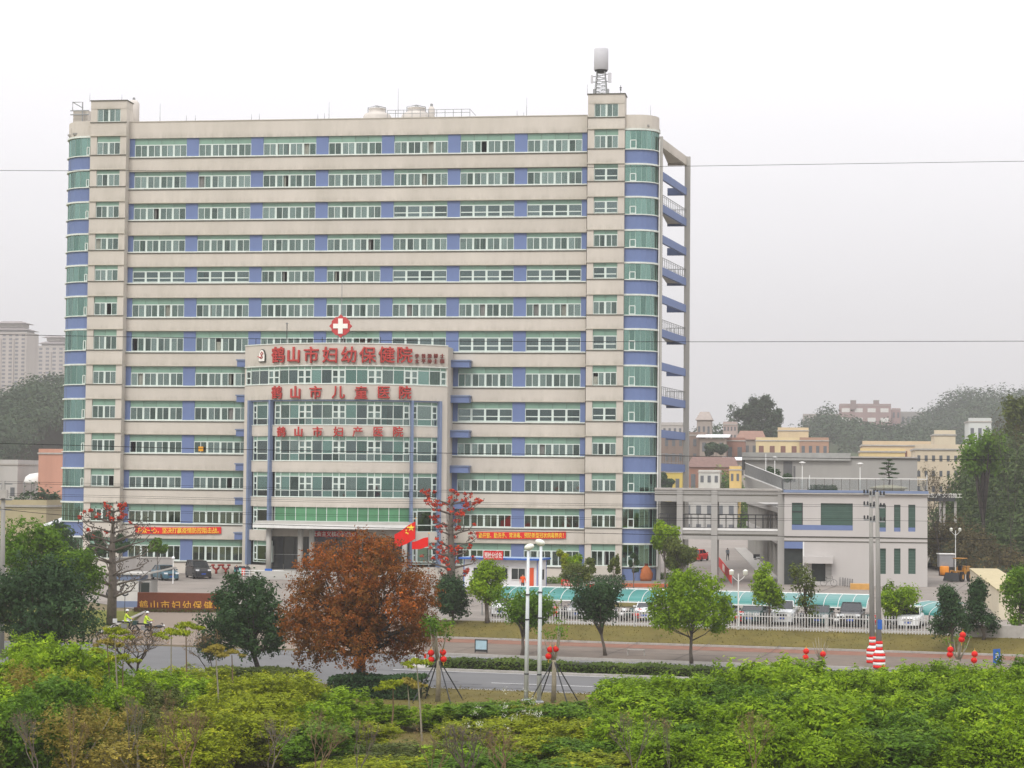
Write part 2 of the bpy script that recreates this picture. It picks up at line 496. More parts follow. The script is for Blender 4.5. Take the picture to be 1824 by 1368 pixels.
# ================================================================== HOSPITAL
HA = math.radians(8)
HEX = Vector((math.cos(HA), -math.sin(HA), 0)); HEY = Vector((math.sin(HA), math.cos(HA), 0))
_p = at(1108, 700, 216.0); HP0 = Vector((_p.x, _p.y, 0))
def HX(px, py, d=0.0):
    """pixel -> (along-facade x, z) on the plane lying d behind the facade plane"""
    r = ray(px, py); c = Vector((0, 0, CAMZ))
    k = (d - (c - HP0).dot(HEY)) / r.dot(HEY)
    P = c + r * k
    return (P - HP0).dot(HEX), P.z
def hx(px, d=0.0, py=620): return HX(px, py, d)[0]
def hz(px, py, d=0.0): return HX(px, py, d)[1]
def HW(x, y, z=0.0): return HP0 + HEX * x + HEY * y + Vector((0, 0, z))
def HL(P): return ((P - HP0).dot(HEX), (P - HP0).dot(HEY), P.z)

CREAM = srgb('cream_wall_tile', (199, 192, 181), rough=0.75, var=0.06, scale=0.35, dirt=0.28, grime=0.55, dirtcol=lin((150, 146, 128)), streak=True, rnd=0.025)
CREAMD = srgb('cream_side_wall', (186, 180, 166), rough=0.8, var=0.05, scale=0.4, dirt=0.3, dirtcol=lin((140, 136, 120)), streak=True)
BLUE = srgb('blue_wall_tile', (104, 121, 162), rough=0.6, var=0.05, scale=0.6, dirt=0.15, dirtcol=lin((92, 100, 132)), rnd=0.03, streak=True)
WSILL = srgb('white_sill', (214, 220, 212), rough=0.6, var=0.08, scale=2, dirt=0.35, dirtcol=lin((140, 140, 122)))
JOINT = srgb('dark_joint', (96, 94, 84), rough=0.9, var=0.2, scale=3)
FRAME = srgb('window_frame', (206, 218, 210), rough=0.45, var=0.03)
TRANSOM = srgb('green_transom_glass', (124, 157, 139), rough=0.12, var=0.08, scale=0.8, spec=0.5, rnd=0.1, dirt=0.3, dirtcol=lin((150, 165, 150)))
CURT = srgb('pale_curtain', (192, 194, 182), rough=0.9, var=0.15, scale=1.5, rnd=0.25, trans=0.2)
CURTG = srgb('grey_curtain', (150, 150, 146), rough=0.9, var=0.15, scale=1.5, rnd=0.2)
CURTT = srgb('teal_curtain', (70, 170, 170), rough=0.9, var=0.1, scale=1.2, rnd=0.2)
CURTB = srgb('blue_curtain', (40, 110, 165), rough=0.9, var=0.1, scale=1.2, rnd=0.15)
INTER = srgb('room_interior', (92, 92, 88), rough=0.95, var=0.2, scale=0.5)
GL_T = glassmat('teal_window_glass', (0.58, 0.70, 0.64), (0.60, 0.74, 0.69), 0.80, rnd=0.13)
GL_C = glassmat('curved_green_glass', (0.42, 0.62, 0.53), (0.44, 0.68, 0.60), 0.62, rnd=0.12)
FRAMEG = srgb('pale_green_frame', (150, 180, 166), rough=0.45, var=0.04)
GL_D = glassmat('dark_window_glass', (0.45, 0.56, 0.54), (0.55, 0.68, 0.66), 0.82, rnd=0.08)
GREENB = srgb('green_blind_glass', (84, 138, 100), rough=0.2, var=0.12, scale=0.8, spec=0.5, rnd=0.14)
STEEL = srgb('galvanised_steel', (150, 152, 152), rough=0.5, metal=0.5, var=0.1, scale=4)
DARKM = srgb('dark_metal', (52, 54, 56), rough=0.6, var=0.15, scale=4)
WHITEP = srgb('white_paint', (222, 222, 218), rough=0.5, var=0.05, scale=2, dirt=0.2, dirtcol=lin((160, 158, 148)))
LGREY = srgb('light_grey_render', (176, 174, 168), rough=0.85, var=0.06, scale=0.5, dirt=0.3, dirtcol=lin((140, 138, 130)), streak=True)
FIN = srgb('blue_grey_metal', (118, 132, 160), rough=0.45, var=0.06, scale=1, metal=0.1)
REDL = srgb('red_sign_letter', (176, 58, 52), rough=0.55, var=0.08, scale=2, dirt=0.3, dirtcol=lin((120, 70, 62)))
REDB = srgb('red_banner_cloth', (216, 34, 28), rough=0.7, var=0.06, scale=1.5)
YELT = srgb('yellow_letter', (250, 214, 70), rough=0.7, var=0.03)
WHT = srgb('white_letter', (238, 236, 228), rough=0.7, var=0.03)
ROOFG = srgb('roof_concrete', (150, 148, 142), rough=0.9, var=0.12, scale=0.4, dirt=0.4, dirtcol=lin((110, 108, 100)))

HOS = thing('hospital_building', 'thirteen storey cream hospital with blue panels, green windows and a curved red-lettered entrance bay', 'hospital', tuple(HP0), -HA)

TP = [247, 306.5, 363, 420, 476, 531, 590, 652.5, 713.5, 774, 837, 897.5, 959]
BP = [280, 336, 392, 449, 504, 565, 626, 687, 748, 806.5, 869, 931, 997]
ZT = [hz(232, y) for y in TP]; ZB = [hz(232, y) for y in BP]
ZTOP = hz(232, 218)                       # parapet of the main wall
NF = 13
X0, X1 = hx(224), hx(1043)                # main facade ends
BAY = (hx(1034) - hx(233)) / 6.812
PIL = 22 / 117.3 * BAY
WX = [hx(233) + i * BAY for i in range(7)]
WW = BAY - PIL
BOWL, BOWR = hx(437, -3.3), hx(798, -3.3)

# --- main block: core, roof, spandrels, ledges
mb = MB()
mb.box(X0 - 7.0, X1 + 6.5, 3.2, 15.5, 0, ZTOP - 1.3)
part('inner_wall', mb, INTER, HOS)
mb = MB(); mb.box(X0 - 7.2, X1 + 6.8, 0.6, 15.7, ZTOP - 1.3, ZTOP - 1.1); part('roof', mb, ROOFG, HOS)
mb = MB(); mb.box(X0 - 7.2, X1 + 6.8, 15.5, 15.8, 0, ZTOP - 0.2); part('rear_wall', mb, CREAMD, HOS)
for i in range(NF):
    zt = ZTOP if i == 0 else ZB[i - 1]
    mb = MB(); mb.box(X0, X1, 0, 3.2, ZT[i], zt - 0.1 if i else zt)
    part('spandrel', mb, CREAM, HOS)
    mb = MB(); mb.box(X0, X1, -0.05, 0.12, ZT[i] + 0.10, ZT[i] + 0.17); part('drip_ledge', mb, JOINT, HOS) if False else None
    # sill: white strip at the foot of the window band
    mb = MB(); mb.box(X0, X1, -0.10, 0.9, ZB[i] - 0.1, ZB[i] + 0.02); part('sill', mb, WSILL, HOS)
    mb = MB(); mb.box(X0, X1, -0.07, 0.0, ZB[i] - 0.2, ZB[i] - 0.102); part('shadow_joint', mb, JOINT, HOS)
    if i: mb = MB(); mb.box(X0, X1, -0.09, 0.0, ZT[i] + 0.02, ZT[i] + 0.11); part('drip_ledge', mb, CREAMD, HOS)
mb = MB(); mb.box(X0, X1, 0, 3.2, 0, ZB[12] - 0.1); part('base_wall', mb, CREAM, HOS)
mb = MB(); mb.box(X0, X1, -0.06, 0.35, ZTOP, ZTOP + 0.08); part('coping', mb, CREAMD, HOS)
# blue piers
for i in range(NF):
    mb = MB(); mb.box(0, PIL, 0.16, 0.9, ZB[i] + 0.02, ZT[i]); pm = mb.mesh('blue_pier', BLUE)
    for k in range(6):
        inst(pm, 'blue_pier', HOS, (WX[k] + WW, 0, 0))
    mb = MB(); mb.box(X0, WX[0], 0.16, 0.9, ZB[i] + 0.02, ZT[i]); part('blue_pier', mb, BLUE, HOS)
    mb = MB(); mb.box(WX[6] + WW, X1, 0.16, 0.9, ZB[i] + 0.02, ZT[i]); part('blue_pier', mb, BLUE, HOS)

# --- windows: frame, panes, transom panels, curtain as sub-parts
def win_meshes(w, h, th, units, kind):
    """w width, h height, th transom height; x from 0, z from 0"""
    f = MB(); u = w / units; t = 0.05
    hh = h - th
    f.box(0, w, 0, 0.09, hh - 0.05, hh + 0.05)
    f.box(0, w, 0, 0.09, 0, 0.07)
    for k in range(units + 1):
        ww = 0.11 if 0 < k < units else 0.07
        f.box(max(0, k * u - ww), min(w, k * u + ww), -0.012, 0.08, 0.072, hh - 0.052)
    for k in range(units):
        if kind == 'slide':
            f.box(k * u + u / 2 - 0.035, k * u + u / 2 + 0.035, 0.0, 0.07, 0.072, hh - 0.052)
        else:
            f.box(k * u + 0.112, (k + 1) * u - 0.112, -0.005, 0.07, hh * 0.42 - 0.05, hh * 0.42 + 0.05)
            f.box(k * u + 0.112, (k + 1) * u - 0.112, -0.03, 0.06, 0.072, 0.13)
    fm = f.mesh('frame', FRAME)
    tm = None
    if th > 0.1:
        b = MB(); b.box(0.012, u - 0.012, 0.015, 0.05, hh + 0.052, h); tm = b.mesh('transom_panel', TRANSOM)
    if kind == 'slide':
        b = MB(); b.box(0.08, u / 2 - 0.036, 0.03, 0.045, 0.072, hh - 0.052); pm = b.mesh('pane', GL_T)
        offs = [(0, 0.0, 0), (u / 2 - 0.045, 0.025, 0)]
    else:
        b = MB(); b.box(0.113, u - 0.113, 0.03, 0.045, 0.13, hh - 0.052); pm = b.mesh('pane', GL_D)
        offs = [(0, 0, 0)]
    cms = []
    for q in range(4):
        b = MB(); g = random.Random(q * 7 + 1); x = 0.06
        xe = u / (2 if kind == 'slide' else 1) - 0.05
        if q == 2: xe *= 0.55
        pts = []
        while x < xe:
            pts.append((x, 0.20 + 0.05 * ((len(pts) % 2) * 2 - 1) + g.uniform(-.01, .01))); x += g.uniform(0.06, 0.11)
        if len(pts) > 1: b.strip(pts, 0.03, hh - 0.06 - (0.35 if q == 3 else 0), thick=0.012)
        cms.append([b.mesh('curtain', c) for c in (CURT, CURTG, CURTT)])
    return dict(frame=fm, tr=tm, pane=pm, offs=offs, u=u, units=units, cur=cms, hh=hh, kind=kind, h=h)
WB = {}
def window(parent, x, y, z, key, w, h, th, units, kind, curt=0.8, opened=0.1, cmix=(0.6, 0.35, 0.05)):
    k = (key, kind)
    if k not in WB: WB[k] = win_meshes(w, h, th, units, kind)
    W = WB[k]
    o = inst(W['frame'], 'window', parent, (x, y, z))
    for i in range(units):
        if W['tr']: inst(W['tr'], 'transom_panel', o, (i * W['u'], 0, 0))
        for j, off in enumerate(W['offs']):
            dx = 0
            if kind == 'slide' and R.random() < opened * 0.5: dx = (W['u'] * 0.38) * (1 if j == 0 else -1)
            inst(W['pane'], 'pane', o, (i * W['u'] + off[0] + dx, off[1], 0))
            if R.random() < curt:
                c = R.random(); ci = 0 if c < cmix[0] else 1 if c < cmix[0] + cmix[1] else 2
                inst(W['cur'][R.choice((0, 1, 1, 2, 3))][ci], 'curtain', o, (i * W['u'] + off[0], 0, 0))
    return o
AWN = {(2, 4), (2, 5), (2, 6), (4, 0), (4, 1), (4, 4), (4, 5), (4, 6), (6, 4), (6, 5), (6, 6), (8, 5), (8, 6)}
for i in range(NF):
    h = ZT[i] - ZB[i] - 0.02
    cls = 'main%d' % i
    th = (12.0 if i == 0 else 8.0 if i < 5 else 12.0) * 0.0596
    for k in range(7):
        if k in (2, 3, 4) and i >= 7: continue
        kind = 'awning' if (i, k) in AWN else 'slide'
        low = i >= 8
        window(HOS, WX[k], 0.22, ZB[i] + 0.02, cls, WW, h, th, 4, kind, curt=0.85 if not low else 0.7,
               opened=0.16 if i in (0, 1, 5, 6) else 0.07, cmix=(0.66, 0.30, 0.04) if not low else (0.12, 0.86, 0.02))
# room divisions behind the windows so that each bay has its own depth
mb = MB()
for k in range(7):
    mb.box(WX[k] + WW + 0.2, WX[k] + WW + 0.4, 0.9, 3.2, 0.5, ZTOP - 2)
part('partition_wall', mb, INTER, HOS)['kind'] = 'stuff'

# --- stair towers
TD = -1.1
def tower(pxl, pxr, pwl, pwr, top, topwin, awn):
    xl, xr = hx(pxl, TD), hx(pxr, TD); wl, wr = hx(pwl, TD), hx(pwr, TD)
    ztop = hz((pxl + pxr) / 2, top, TD)
    for i in range(NF):
        zt = ZT[i] + 0.12; zb = ZB[i] + 0.15
        # piers beside the window
        mb = MB(); mb.box(xl, wl, TD + 0.04, 3.0, zb, zt); part('tower_pier', mb, CREAM, HOS)
        mb = MB(); mb.box(wr, xr, TD + 0.04, 3.0, zb, zt); part('tower_pier', mb, CREAM, HOS)
        za = ZB[i - 1] + 0.15 if i else hz((pxl + pxr) / 2, topwin[1], TD)
        mb = MB(); mb.box(xl, xr, TD, 3.0, zt, za); part('tower_spandrel', mb, CREAM, HOS)
        mb = MB(); mb.box(xl - 0.05, xr + 0.05, TD - 0.07, TD - 0.0, za - 0.12, za - 0.02); part('tower_ledge', mb, JOINT, HOS)
        mb = MB(); mb.box(xl - 0.05, xr + 0.05, TD - 0.09, TD - 0.0, zt + 0.0, zt + 0.09); part('tower_ledge', mb, CREAMD, HOS)
        kind = 'awning' if i in awn else 'slide'
        th = (11.0 if i == 0 else 8.0 if i < 5 else 12.0) * 0.0596
        window(HOS, wl, TD + 0.16, zb, 'tow%d_%d' % (i, pxl), wr - wl, zt - zb, th, 2, kind, curt=0.75, cmix=(0.7, 0.3, 0))
    mb = MB(); mb.box(xl, xr, TD, 3.0, 0, ZB[12] + 0.15); part('tower_base', mb, CREAM, HOS)
    zw1 = hz((pxl + pxr) / 2, topwin[0], TD); zw0 = hz((pxl + pxr) / 2, topwin[1], TD)
    mb = MB(); mb.box(xl, wl, TD + 0.03, 1.0, zw0, zw1); mb.box(wr, xr, TD + 0.03, 1.0, zw0, zw1); mb.box(wl, wr, 0.7, 1.0, zw0, zw1)
    part('stair_head_wall', mb, CREAM, HOS)
    mb = MB(); mb.box(xl, xr, TD, 1.0, zw1, ztop); part('stair_head_wall', mb, CREAM, HOS)
    mb = MB(); mb.box(xl - 0.08, xr + 0.08, TD - 0.08, 1.1, ztop, ztop + 0.1); part('coping', mb, JOINT, HOS)
    window(HOS, wl, TD + 0.12, zw0, 'towtop_%d' % pxl, wr - wl, zw1 - zw0, 0.0, 2, 'slide', curt=0.5)
    return xl, xr, ztop
TLX = tower(154, 218, 165.5, 207, 180, (194, 217), ())
TRX = tower(1044, 1110, 1055.5, 1098.5, 168, (184.5, 208), (1, 2, 4, 6, 8))

# --- rounded glass corners
def corner(side):
    d0 = -0.55
    if side > 0: xa, xb = TRX[1], hx(1171.5, 1.6)
    else: xa, xb = TLX[0], hx(113.5, 1.6)
    W = abs(xb - xa); r = W * (0.66 if side > 0 else 0.85); back = d0 + r + 0.4
    endx = xb - side * 0.75
    pts = [(0, d0)]
    nst = 2
    for k in range(nst): pts.append(((W - r) * (k + 1) / nst, d0))
    for k in range(1, 7):
        a = PI / 2 * k / 6; pts.append((W - r + r * math.sin(a), d0 + r * (1 - math.cos(a))))
    pts.append((W, back)); pts.append((W - 0.8, back + 0.01))
    pts = [(xa + side * p[0], p[1]) for p in pts]
    if side < 0: pts = pts[::-1]
    off = 0.0
    inner = [(p[0] - side * 0.0, p[1]) for p in pts]
    ztop = hz(1140 if side > 0 else 135, 204 if side > 0 else 216, d0)
    zt0 = ZT[0] + 0.15
    mb = MB(); mb.strip(pts, zt0 + 0.1, ztop, thick=0.25); part('curved_parapet', mb, CREAM, HOS)
    for i in range(NF):
        zt, zb = ZT[i] + 0.15, ZB[i] + 0.12
        zlow = ZT[i + 1] + 0.15 if i < 12 else 0.0
        mb = MB(); mb.strip(pts, zlow + 0.09, zb - 0.09, thick=0.3); part('curved_blue_band', mb, BLUE, HOS)
        for zz in (zt, zb - 0.0):
            mb = MB(); op = []
            for j, p in enumerate(pts):
                a = Vector(pts[max(j - 1, 0)]); b = Vector(pts[min(j + 1, len(pts) - 1)]); d = (b - a).normalized()
                op.append((p[0] + d.y * 0.16, p[1] - d.x * 0.16))
            mb.strip(op, zz - 0.088, zz + 0.0 if zz == zb else zz + 0.088, thick=0.3)
            part('curved_ledge', mb, WSILL, HOS)
        # glazing: mullions and one pane per bay
        g = MB()
        idx = list(range(len(pts)))
        for j in idx:
            p = pts[j]; th = 0.018 if j not in (1, 2) else 0.03
            a = Vector(pts[max(j - 1, 0)]); b = Vector(pts[min(j + 1, len(pts) - 1)]); dd = (b - a); rz = math.atan2(dd.y, dd.x)
            g.boxc((p[0] + 0.06 * (-dd.normalized().y), p[1] + 0.06 * dd.normalized().x, (zb + zt) / 2 - 0.04), (th * 2, 0.07, zt - zb - 0.1), rz)
        g.strip([(p[0], p[1] - .001) for p in pts], zb, zb + 0.05, thick=0.06); wf = part('curved_window', g, FRAMEG, HOS)
        for j in range(len(pts) - 1):
            q = MB(); q.strip([pts[j], pts[j + 1]], zb + 0.003, zt - 0.09, thick=0.02)
            a, b = Vector(pts[j]), Vector(pts[j + 1]); dd = (b - a).normalized()
            o = inst(q.mesh('pane', GL_C), 'pane', wf, (-dd.y * 0.05, dd.x * 0.05, 0))
            if R.random() < 0.75:
                q = MB(); z1 = zt - 0.09 - (0.5 if R.random() < .3 else 0)
                q.strip([pts[j], pts[j + 1]], zb + 0.05, z1, thick=0.02)
                inst(q.mesh('curtain', R.choice((CURT, CURTG, CURTG))), 'curtain', wf, (-dd.y * 0.35, dd.x * 0.35, 0))
        # openable light
        js = 1 if side > 0 else len(pts) - 3
        a, b = Vector(pts[js]), Vector(pts[js + 1]); dd = (b - a); c = (a + b) / 2; zz = zb + (zt - zb) * 0.45
        q = MB(); q.boxc((c.x, c.y - 0.01, zz), (dd.length, 0.08, 0.1), math.atan2(dd.y, dd.x))
        q.boxc((c.x, c.y - 0.03, zb + 0.08), (dd.length, 0.08, 0.1), math.atan2(dd.y, dd.x))
        q.boxc((a.x, a.y - 0.01, (zb + zz) / 2), (0.1, 0.08, zz - zb), math.atan2(dd.y, dd.x)); q.boxc((b.x, b.y - 0.01, (zb + zz) / 2), (0.1, 0.08, zz - zb), math.atan2(dd.y, dd.x))
        part('sash', q, FRAME, wf)
        # floor inside
    mb = MB()
    for i in range(NF):
        zlow = ZT[i] + 0.3; mb.box(min(xa, xb - side * 0.8), max(xa, xb - side * 0.8), 0.4, 3.0, zlow - 0.12, zlow + 1.0)
    mb.box(min(xa, xb - side * 0.8), max(xa, xb - side * 0.8), 1.5, 3.2, 0, ZTOP - 2)
    part('inner_wall', mb, INTER, HOS)
    mb = MB(); mb.box(min(xa, xb), max(xa, xb), min(r, back), 4.0, ZTOP - 1.3, ZTOP - 1.1); mb.box(min(xa, xb - side * r * .4), max(xa, xb - side * r * .4), d0 + .3, r, ZTOP - 1.3, ZTOP - 1.1); part('roof', mb, ROOFG, HOS)
    # blind end wall further back
    mb = MB()
    if side > 0: mb.box(endx - 0.3, endx + 0.06, back + 0.3, 15.6, 0, ZTOP - 1.0)
    else: mb.box(endx - 0.06, endx + 0.3, back + 0.3, 15.6, 0, ZTOP - 1.0)
    part('end_wall', mb, CREAMD, HOS)
    return pts, xb
CR_pts, CRX = corner(1)
CL_pts, CLX = corner(-1)

# --- curved entrance bay
bc = (BOWL + BOWR) / 2; bh = (BOWR - BOWL) / 2; SAG = 4.3; BD = -3.3
BR = (bh * bh + SAG * SAG) / (2 * SAG)
BCY = BD - SAG + BR                       # circle centre y
def arc(th, r=None):
    r = BR if r is None else r
    return (bc + r * math.sin(th), BCY - r * math.cos(th))
TH0 = math.asin(bh / BR)
def bow(px, py, r=None):
    """pixel -> (angle, z) on the bay's cylinder"""
    r = BR if r is None else r
    d = ray(px, py); c0 = Vector((0, 0, CAMZ)) - HP0
    ox, oy = c0.dot(HEX) - bc, c0.dot(HEY) - BCY
    dx, dy = d.dot(HEX), d.dot(HEY)
    A = dx * dx + dy * dy; B = ox * dx + oy * dy; C_ = ox * ox + oy * oy - r * r
    disc = max(0.0, B * B - A * C_)
    k = (-B - math.sqrt(disc)) / A
    x, y = ox + dx * k, oy + dy * k
    return math.atan2(x, -y), CAMZ + d.z * k
def bz(py): return bow(612, py)[1]
def bth(px, py=740): return bow(px, py)[0]
def band(name, t0, t1, z0, z1, M, r0=0.0, thick=0.35, n=28):
    pts = [arc(t0 + (t1 - t0) * k / n, BR + r0) for k in range(n + 1)]
    mb = MB(); mb.strip(pts, z0, z1, thick=thick)
    return part(name, mb, M, HOS)
tL, tR = -TH0, TH0
zc = {k: bz(v) for k, v in dict(top=612, s1=650, a1=658, a0=684.5, s2=711.5, b1=720.5, bm=745, b0=757.6, s3=776.7, c1=784.5, cm=808, c0=822, s4=841.5, d1=849, dm=874, d0=887, s5=904, e0=929.7, can1=934, can0=943.5, sd=947, sd0=966, g1=975, g0=1015).items()}
band('bay_parapet', tL, tR, zc['s1'], zc['top'], CREAM)
band('bay_coping', tL, tR, zc['top'], zc['top'] + 0.1, WSILL, r0=0.07, thick=0.5)
band('bay_band', tL, tR, zc['s2'], zc['a0'], CREAM)
band('bay_ledge', tL, tR, zc['a0'], zc['a0'] + 0.08, WSILL, r0=0.06, thick=0.2)
band('bay_ledge', tL, tR, zc['s1'] - 0.09, zc['s1'], WSILL, r0=0.06, thick=0.2)
fi0, fi1 = bth(443), bth(785)             # inside edges of the cream end piers
band('bay_pier', tL, fi0, 0, zc['s2'], CREAM, thick=0.6, n=3)
band('bay_pier', fi1, tR, 0, zc['s2'], CREAM, thick=0.6, n=3)
rb = -0.18
for a, b in (('s3', 'b0'), ('s4', 'c0'), ('s5', 'd0')):
    band('bay_band', fi0, fi1, zc[a], zc[b], CREAM, r0=rb)
    band('bay_ledge', fi0, fi1, zc[b], zc[b] + 0.06, WSILL, r0=rb + 0.05, thick=0.2)
f1, f2 = bth(482), bth(734)
for px in (445, 482, 734, 783.5):
    t = bth(px); x, y = arc(t, BR - 0.05); mb = MB(); zb_ = zc['can1'] if px in (482, 734) else 0
    mb.boxc((0, 0, (zc['s2'] - 0.002 + 0) / 2), (0.24 if px in (482, 734) else 0.3, 0.55, zc['s2'] - 0.004), 0)
    part('blue_fin', mb, FIN, HOS, (x, y, 0), t)
band('blue_head_trim', fi0, fi1, zc['s2'] - 0.14, zc['s2'] - 0.003, FIN, r0=-0.09, thick=0.12)
for t0, t1 in ((fi0, f1), (f2, fi1)):
    band('bay_band', t0, t1, zc['sd0'], zc['sd'], CREAM, r0=-0.05)
# side walls and roof of the bay
for sx, nm in ((BOWL, -1), (BOWR, 1)):
    mb = MB(); x = sx; mb.box(x - 0.35 if nm > 0 else x, x if nm > 0 else x + 0.35, BD + 0.02, -0.02, 0, zc['top'] - 0.02); part('bay_side_wall', mb, CREAM, HOS)
mb = MB(); pts = [arc(tL + (tR - tL) * k / 28, BR - 0.4) for k in range(29)] + [(BOWR - 0.4, -0.03), (BOWL + 0.4, -0.03)]
mb.prism(pts, zc['s1'] + 1.1, zc['s1'] + 1.25); part('bay_roof', mb, ROOFG, HOS)
mb = MB()
pin = [arc(tL + (tR - tL) * k / 28, BR - 0.5) for k in range(29)] + [(BOWR - 0.4, -0.03), (BOWL + 0.4, -0.03)]
for a, b in (('s3', 'b0'), ('s4', 'c0'), ('s5', 'd0'), ('s2', 'a0')): mb.prism(pin, zc[a] + 0.2, zc[b] - 0.2)
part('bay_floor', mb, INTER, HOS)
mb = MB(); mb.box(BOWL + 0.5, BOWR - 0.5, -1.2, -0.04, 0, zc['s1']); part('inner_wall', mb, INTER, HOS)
# glazing rows of the bay
MID = [486.7, 497, 513.2, 529.7, 541.3, 553.9, 572.3, 590.8, 602.8, 614.9, 634.5, 654, 667, 679.4, 701.3, 719.7, 731.2]
MT = 'NPPNNPPNNPPNNPPN'
TOPX = [437.5, 446, 461, 477, 487, 497, 513.2, 529.7, 542, 554, 572.3, 590.8, 603, 615, 635, 655, 668.5, 681, 701.3, 720.5, 733, 745, 765.8, 785.5, 796.5]
TT = 'NPPNNPPNNPPNNPPNNPPNNPPN'
def bay_window(xs, types, z0, z1, zt, zbar, r0, pyref, pal, dark=0.4):
    """one glazed storey of the bay; zt transom line, zbar lower rail or None"""
    ths = [bth(x, pyref) for x in xs]
    f = MB()
    def bar(ta, tb, za, zb_, dep=0.1, pr=0.0):
        pa = [arc(ta, BR + r0 + pr), arc(tb, BR + r0 + pr)]; f.strip(pa, za, zb_, thick=dep)
    def post(t, w, za, zb_, pr=0.01):
        x, y = arc(t, BR + r0 + pr - 0.05); f.boxc((x, y, (za + zb_) / 2), (w, 0.12, zb_ - za), t)
    n = len(ths)
    for t in ths: post(t, 0.07, z0, z1)
    for i in range(n - 1):
        a, b = ths[i], ths[i + 1]
        bar(a, b, zt - 0.04, zt + 0.04); bar(a, b, z0, z0 + 0.05); bar(a, b, z1 - 0.05, z1)
        if zbar: bar(a, b, zbar - 0.04, zbar + 0.04)
        lo = zbar if zbar else z0
        if types[i] == 'N':
            m_ = lo + (zt - lo) * 0.47
            e = 0.10 / BR
            bar(a, b, m_ - 0.06, m_ + 0.06, pr=0.02)
            post(a + e * 0.7, 0.1, lo, zt, 0.02); post(b - e * 0.7, 0.1, lo, zt, 0.02)
            bar(a, b, zt - 0.12, zt - 0.03, pr=0.02); bar(a, b, lo + 0.03, lo + 0.1, pr=0.02)
    w = part('bay_window', f, FRAME, HOS)
    for i in range(n - 1):
        a, b = ths[i], ths[i + 1]
        zz = [(zt, z1)]
        lo = zbar if zbar else z0
        if zbar: zz.append((z0, zbar))
        if types[i] == 'N': m_ = lo + (zt - lo) * 0.47; zz += [(lo, m_), (m_, zt)]
        else: zz.append((lo, zt))
        for q, (za, zb_) in enumerate(zz):
            pm = MB(); pm.strip([arc(a, BR + r0 - 0.04), arc(b, BR + r0 - 0.04)], za + 0.03, zb_ - 0.03, thick=0.02)
            M = TRANSOM if q == 0 else (GL_T if types[i] == 'N' else R.choice((GL_C, GL_D, GL_T)))
            part('transom_panel' if q == 0 else 'pane', pm, M, w)
        if R.random() > dark * (0.6 if types[i] == 'N' else 1):
            M = R.choice(pal)
            pts = []; nn = 7
            tb = b if R.random() < .7 else a + (b - a) * .5
            for k in range(nn + 1):
                x, y = arc(a + (tb - a) * k / nn, BR + r0 - 0.3 - (0.05 if k % 2 else 0)); pts.append((x, y))
            pm = MB(); pm.strip(pts, z0 + 0.02, zt, thick=0.015); part('curtain', pm, M, w)
    return w
bay_window(TOPX, TT, zc['a0'] + 0.08, zc['s1'] - 0.09, zc['a1'], None, -0.12, 668, (CURT, CURTT, CURTT, CURTG), 0.25)
SL = [447.5, 454, 473, 480.5]; SR = [736.5, 745, 771, 781.5]
for key, z0, z1, zt, zb_, py, pal, dk in (('b', 'b0', 's2', 'b1', 'bm', 735, (CURTG, CURT, CURTG, CURTT), 0.45), ('c', 'c0', 's3', 'c1', 'cm', 800, (CURTG, CURTT, CURTT, CURTB), 0.5), ('d', 'd0', 's4', 'd1', 'dm', 865, (CURTG, CURTB, CURTG), 0.4)):
    zz1 = zc[z1] - (0.15 if z1 == 's2' else 0.003)
    bay_window(MID, MT, zc[z0] + 0.06, zz1, zc[zt], zc[zb_], -0.3, py, pal, dk)
    for xs in (SL, SR): bay_window(xs, 'NPN', zc[z0] + 0.06, zz1, zc[zt], zc[zb_], -0.3, py, pal, dk)
for xs in (SL, SR):
    bay_window(xs, 'NPN', zc['sd'] + 0.003, zc['s5'] - 0.003, bz(910), bz(935), -0.3, 920, (CURTG, CURT), 0.5)
    bay_window(xs, 'NPN', 0.3, zc['sd0'] - 0.003, bz(975), bz(1001), -0.3, 990, (CURTG,), 0.6)
# green glazed strip above the canopy
gx = [486 + (731 - 486) * k / 13 for k in range(14)]
ths = [bth(x, 915) for x in gx]; g = MB()
for t in ths: x, y = arc(t, BR - 0.35); g.boxc((x, y, (zc['e0'] + zc['s5']) / 2), (0.06, 0.1, zc['s5'] - zc['e0'] - 0.004), t)
for a, b in zip(ths, ths[1:]): g.strip([arc(a, BR - 0.3), arc(b, BR - 0.3)], zc['e0'], zc['e0'] + 0.06, thick=0.1)
w = part('bay_window', g, FRAME, HOS)
for a, b in zip(ths, ths[1:]):
    q = MB(); q.strip([arc(a, BR - 0.34), arc(b, BR - 0.34)], zc['e0'] + 0.063, zc['s5'] - 0.004, thick=0.03); part('pane', q, GREENB, w)
band('bay_band', f1, f2, zc['can0'], zc['e0'] - 0.003, LGREY, r0=-0.25)
# canopy slab over the doors
rc = BR + 2.2; ta, tb = bow(450, 937, rc)[0], bow(736, 937, rc)[0]
pts = [arc(ta + (tb - ta) * k / 20, rc) for k in range(21)] + [arc(tb + (ta - tb) * k / 20, BR - 0.1) for k in range(21)]
mb = MB(); mb.prism(pts, bow(600, 942, rc)[1] - 0.02, bow(600, 935, rc)[1]); part('canopy', mb, WHITEP, HOS)
mb = MB(); pts = [arc(ta + (tb - ta) * k / 20, rc - 0.35) for k in range(21)] + [arc(tb + (ta - tb) * k / 20, BR - 0.1) for k in range(21)]
mb.prism(pts, bow(600, 935, rc)[1] + 0.003, bow(600, 935, rc)[1] + 0.28); part('canopy_upstand', mb, LGREY, HOS)
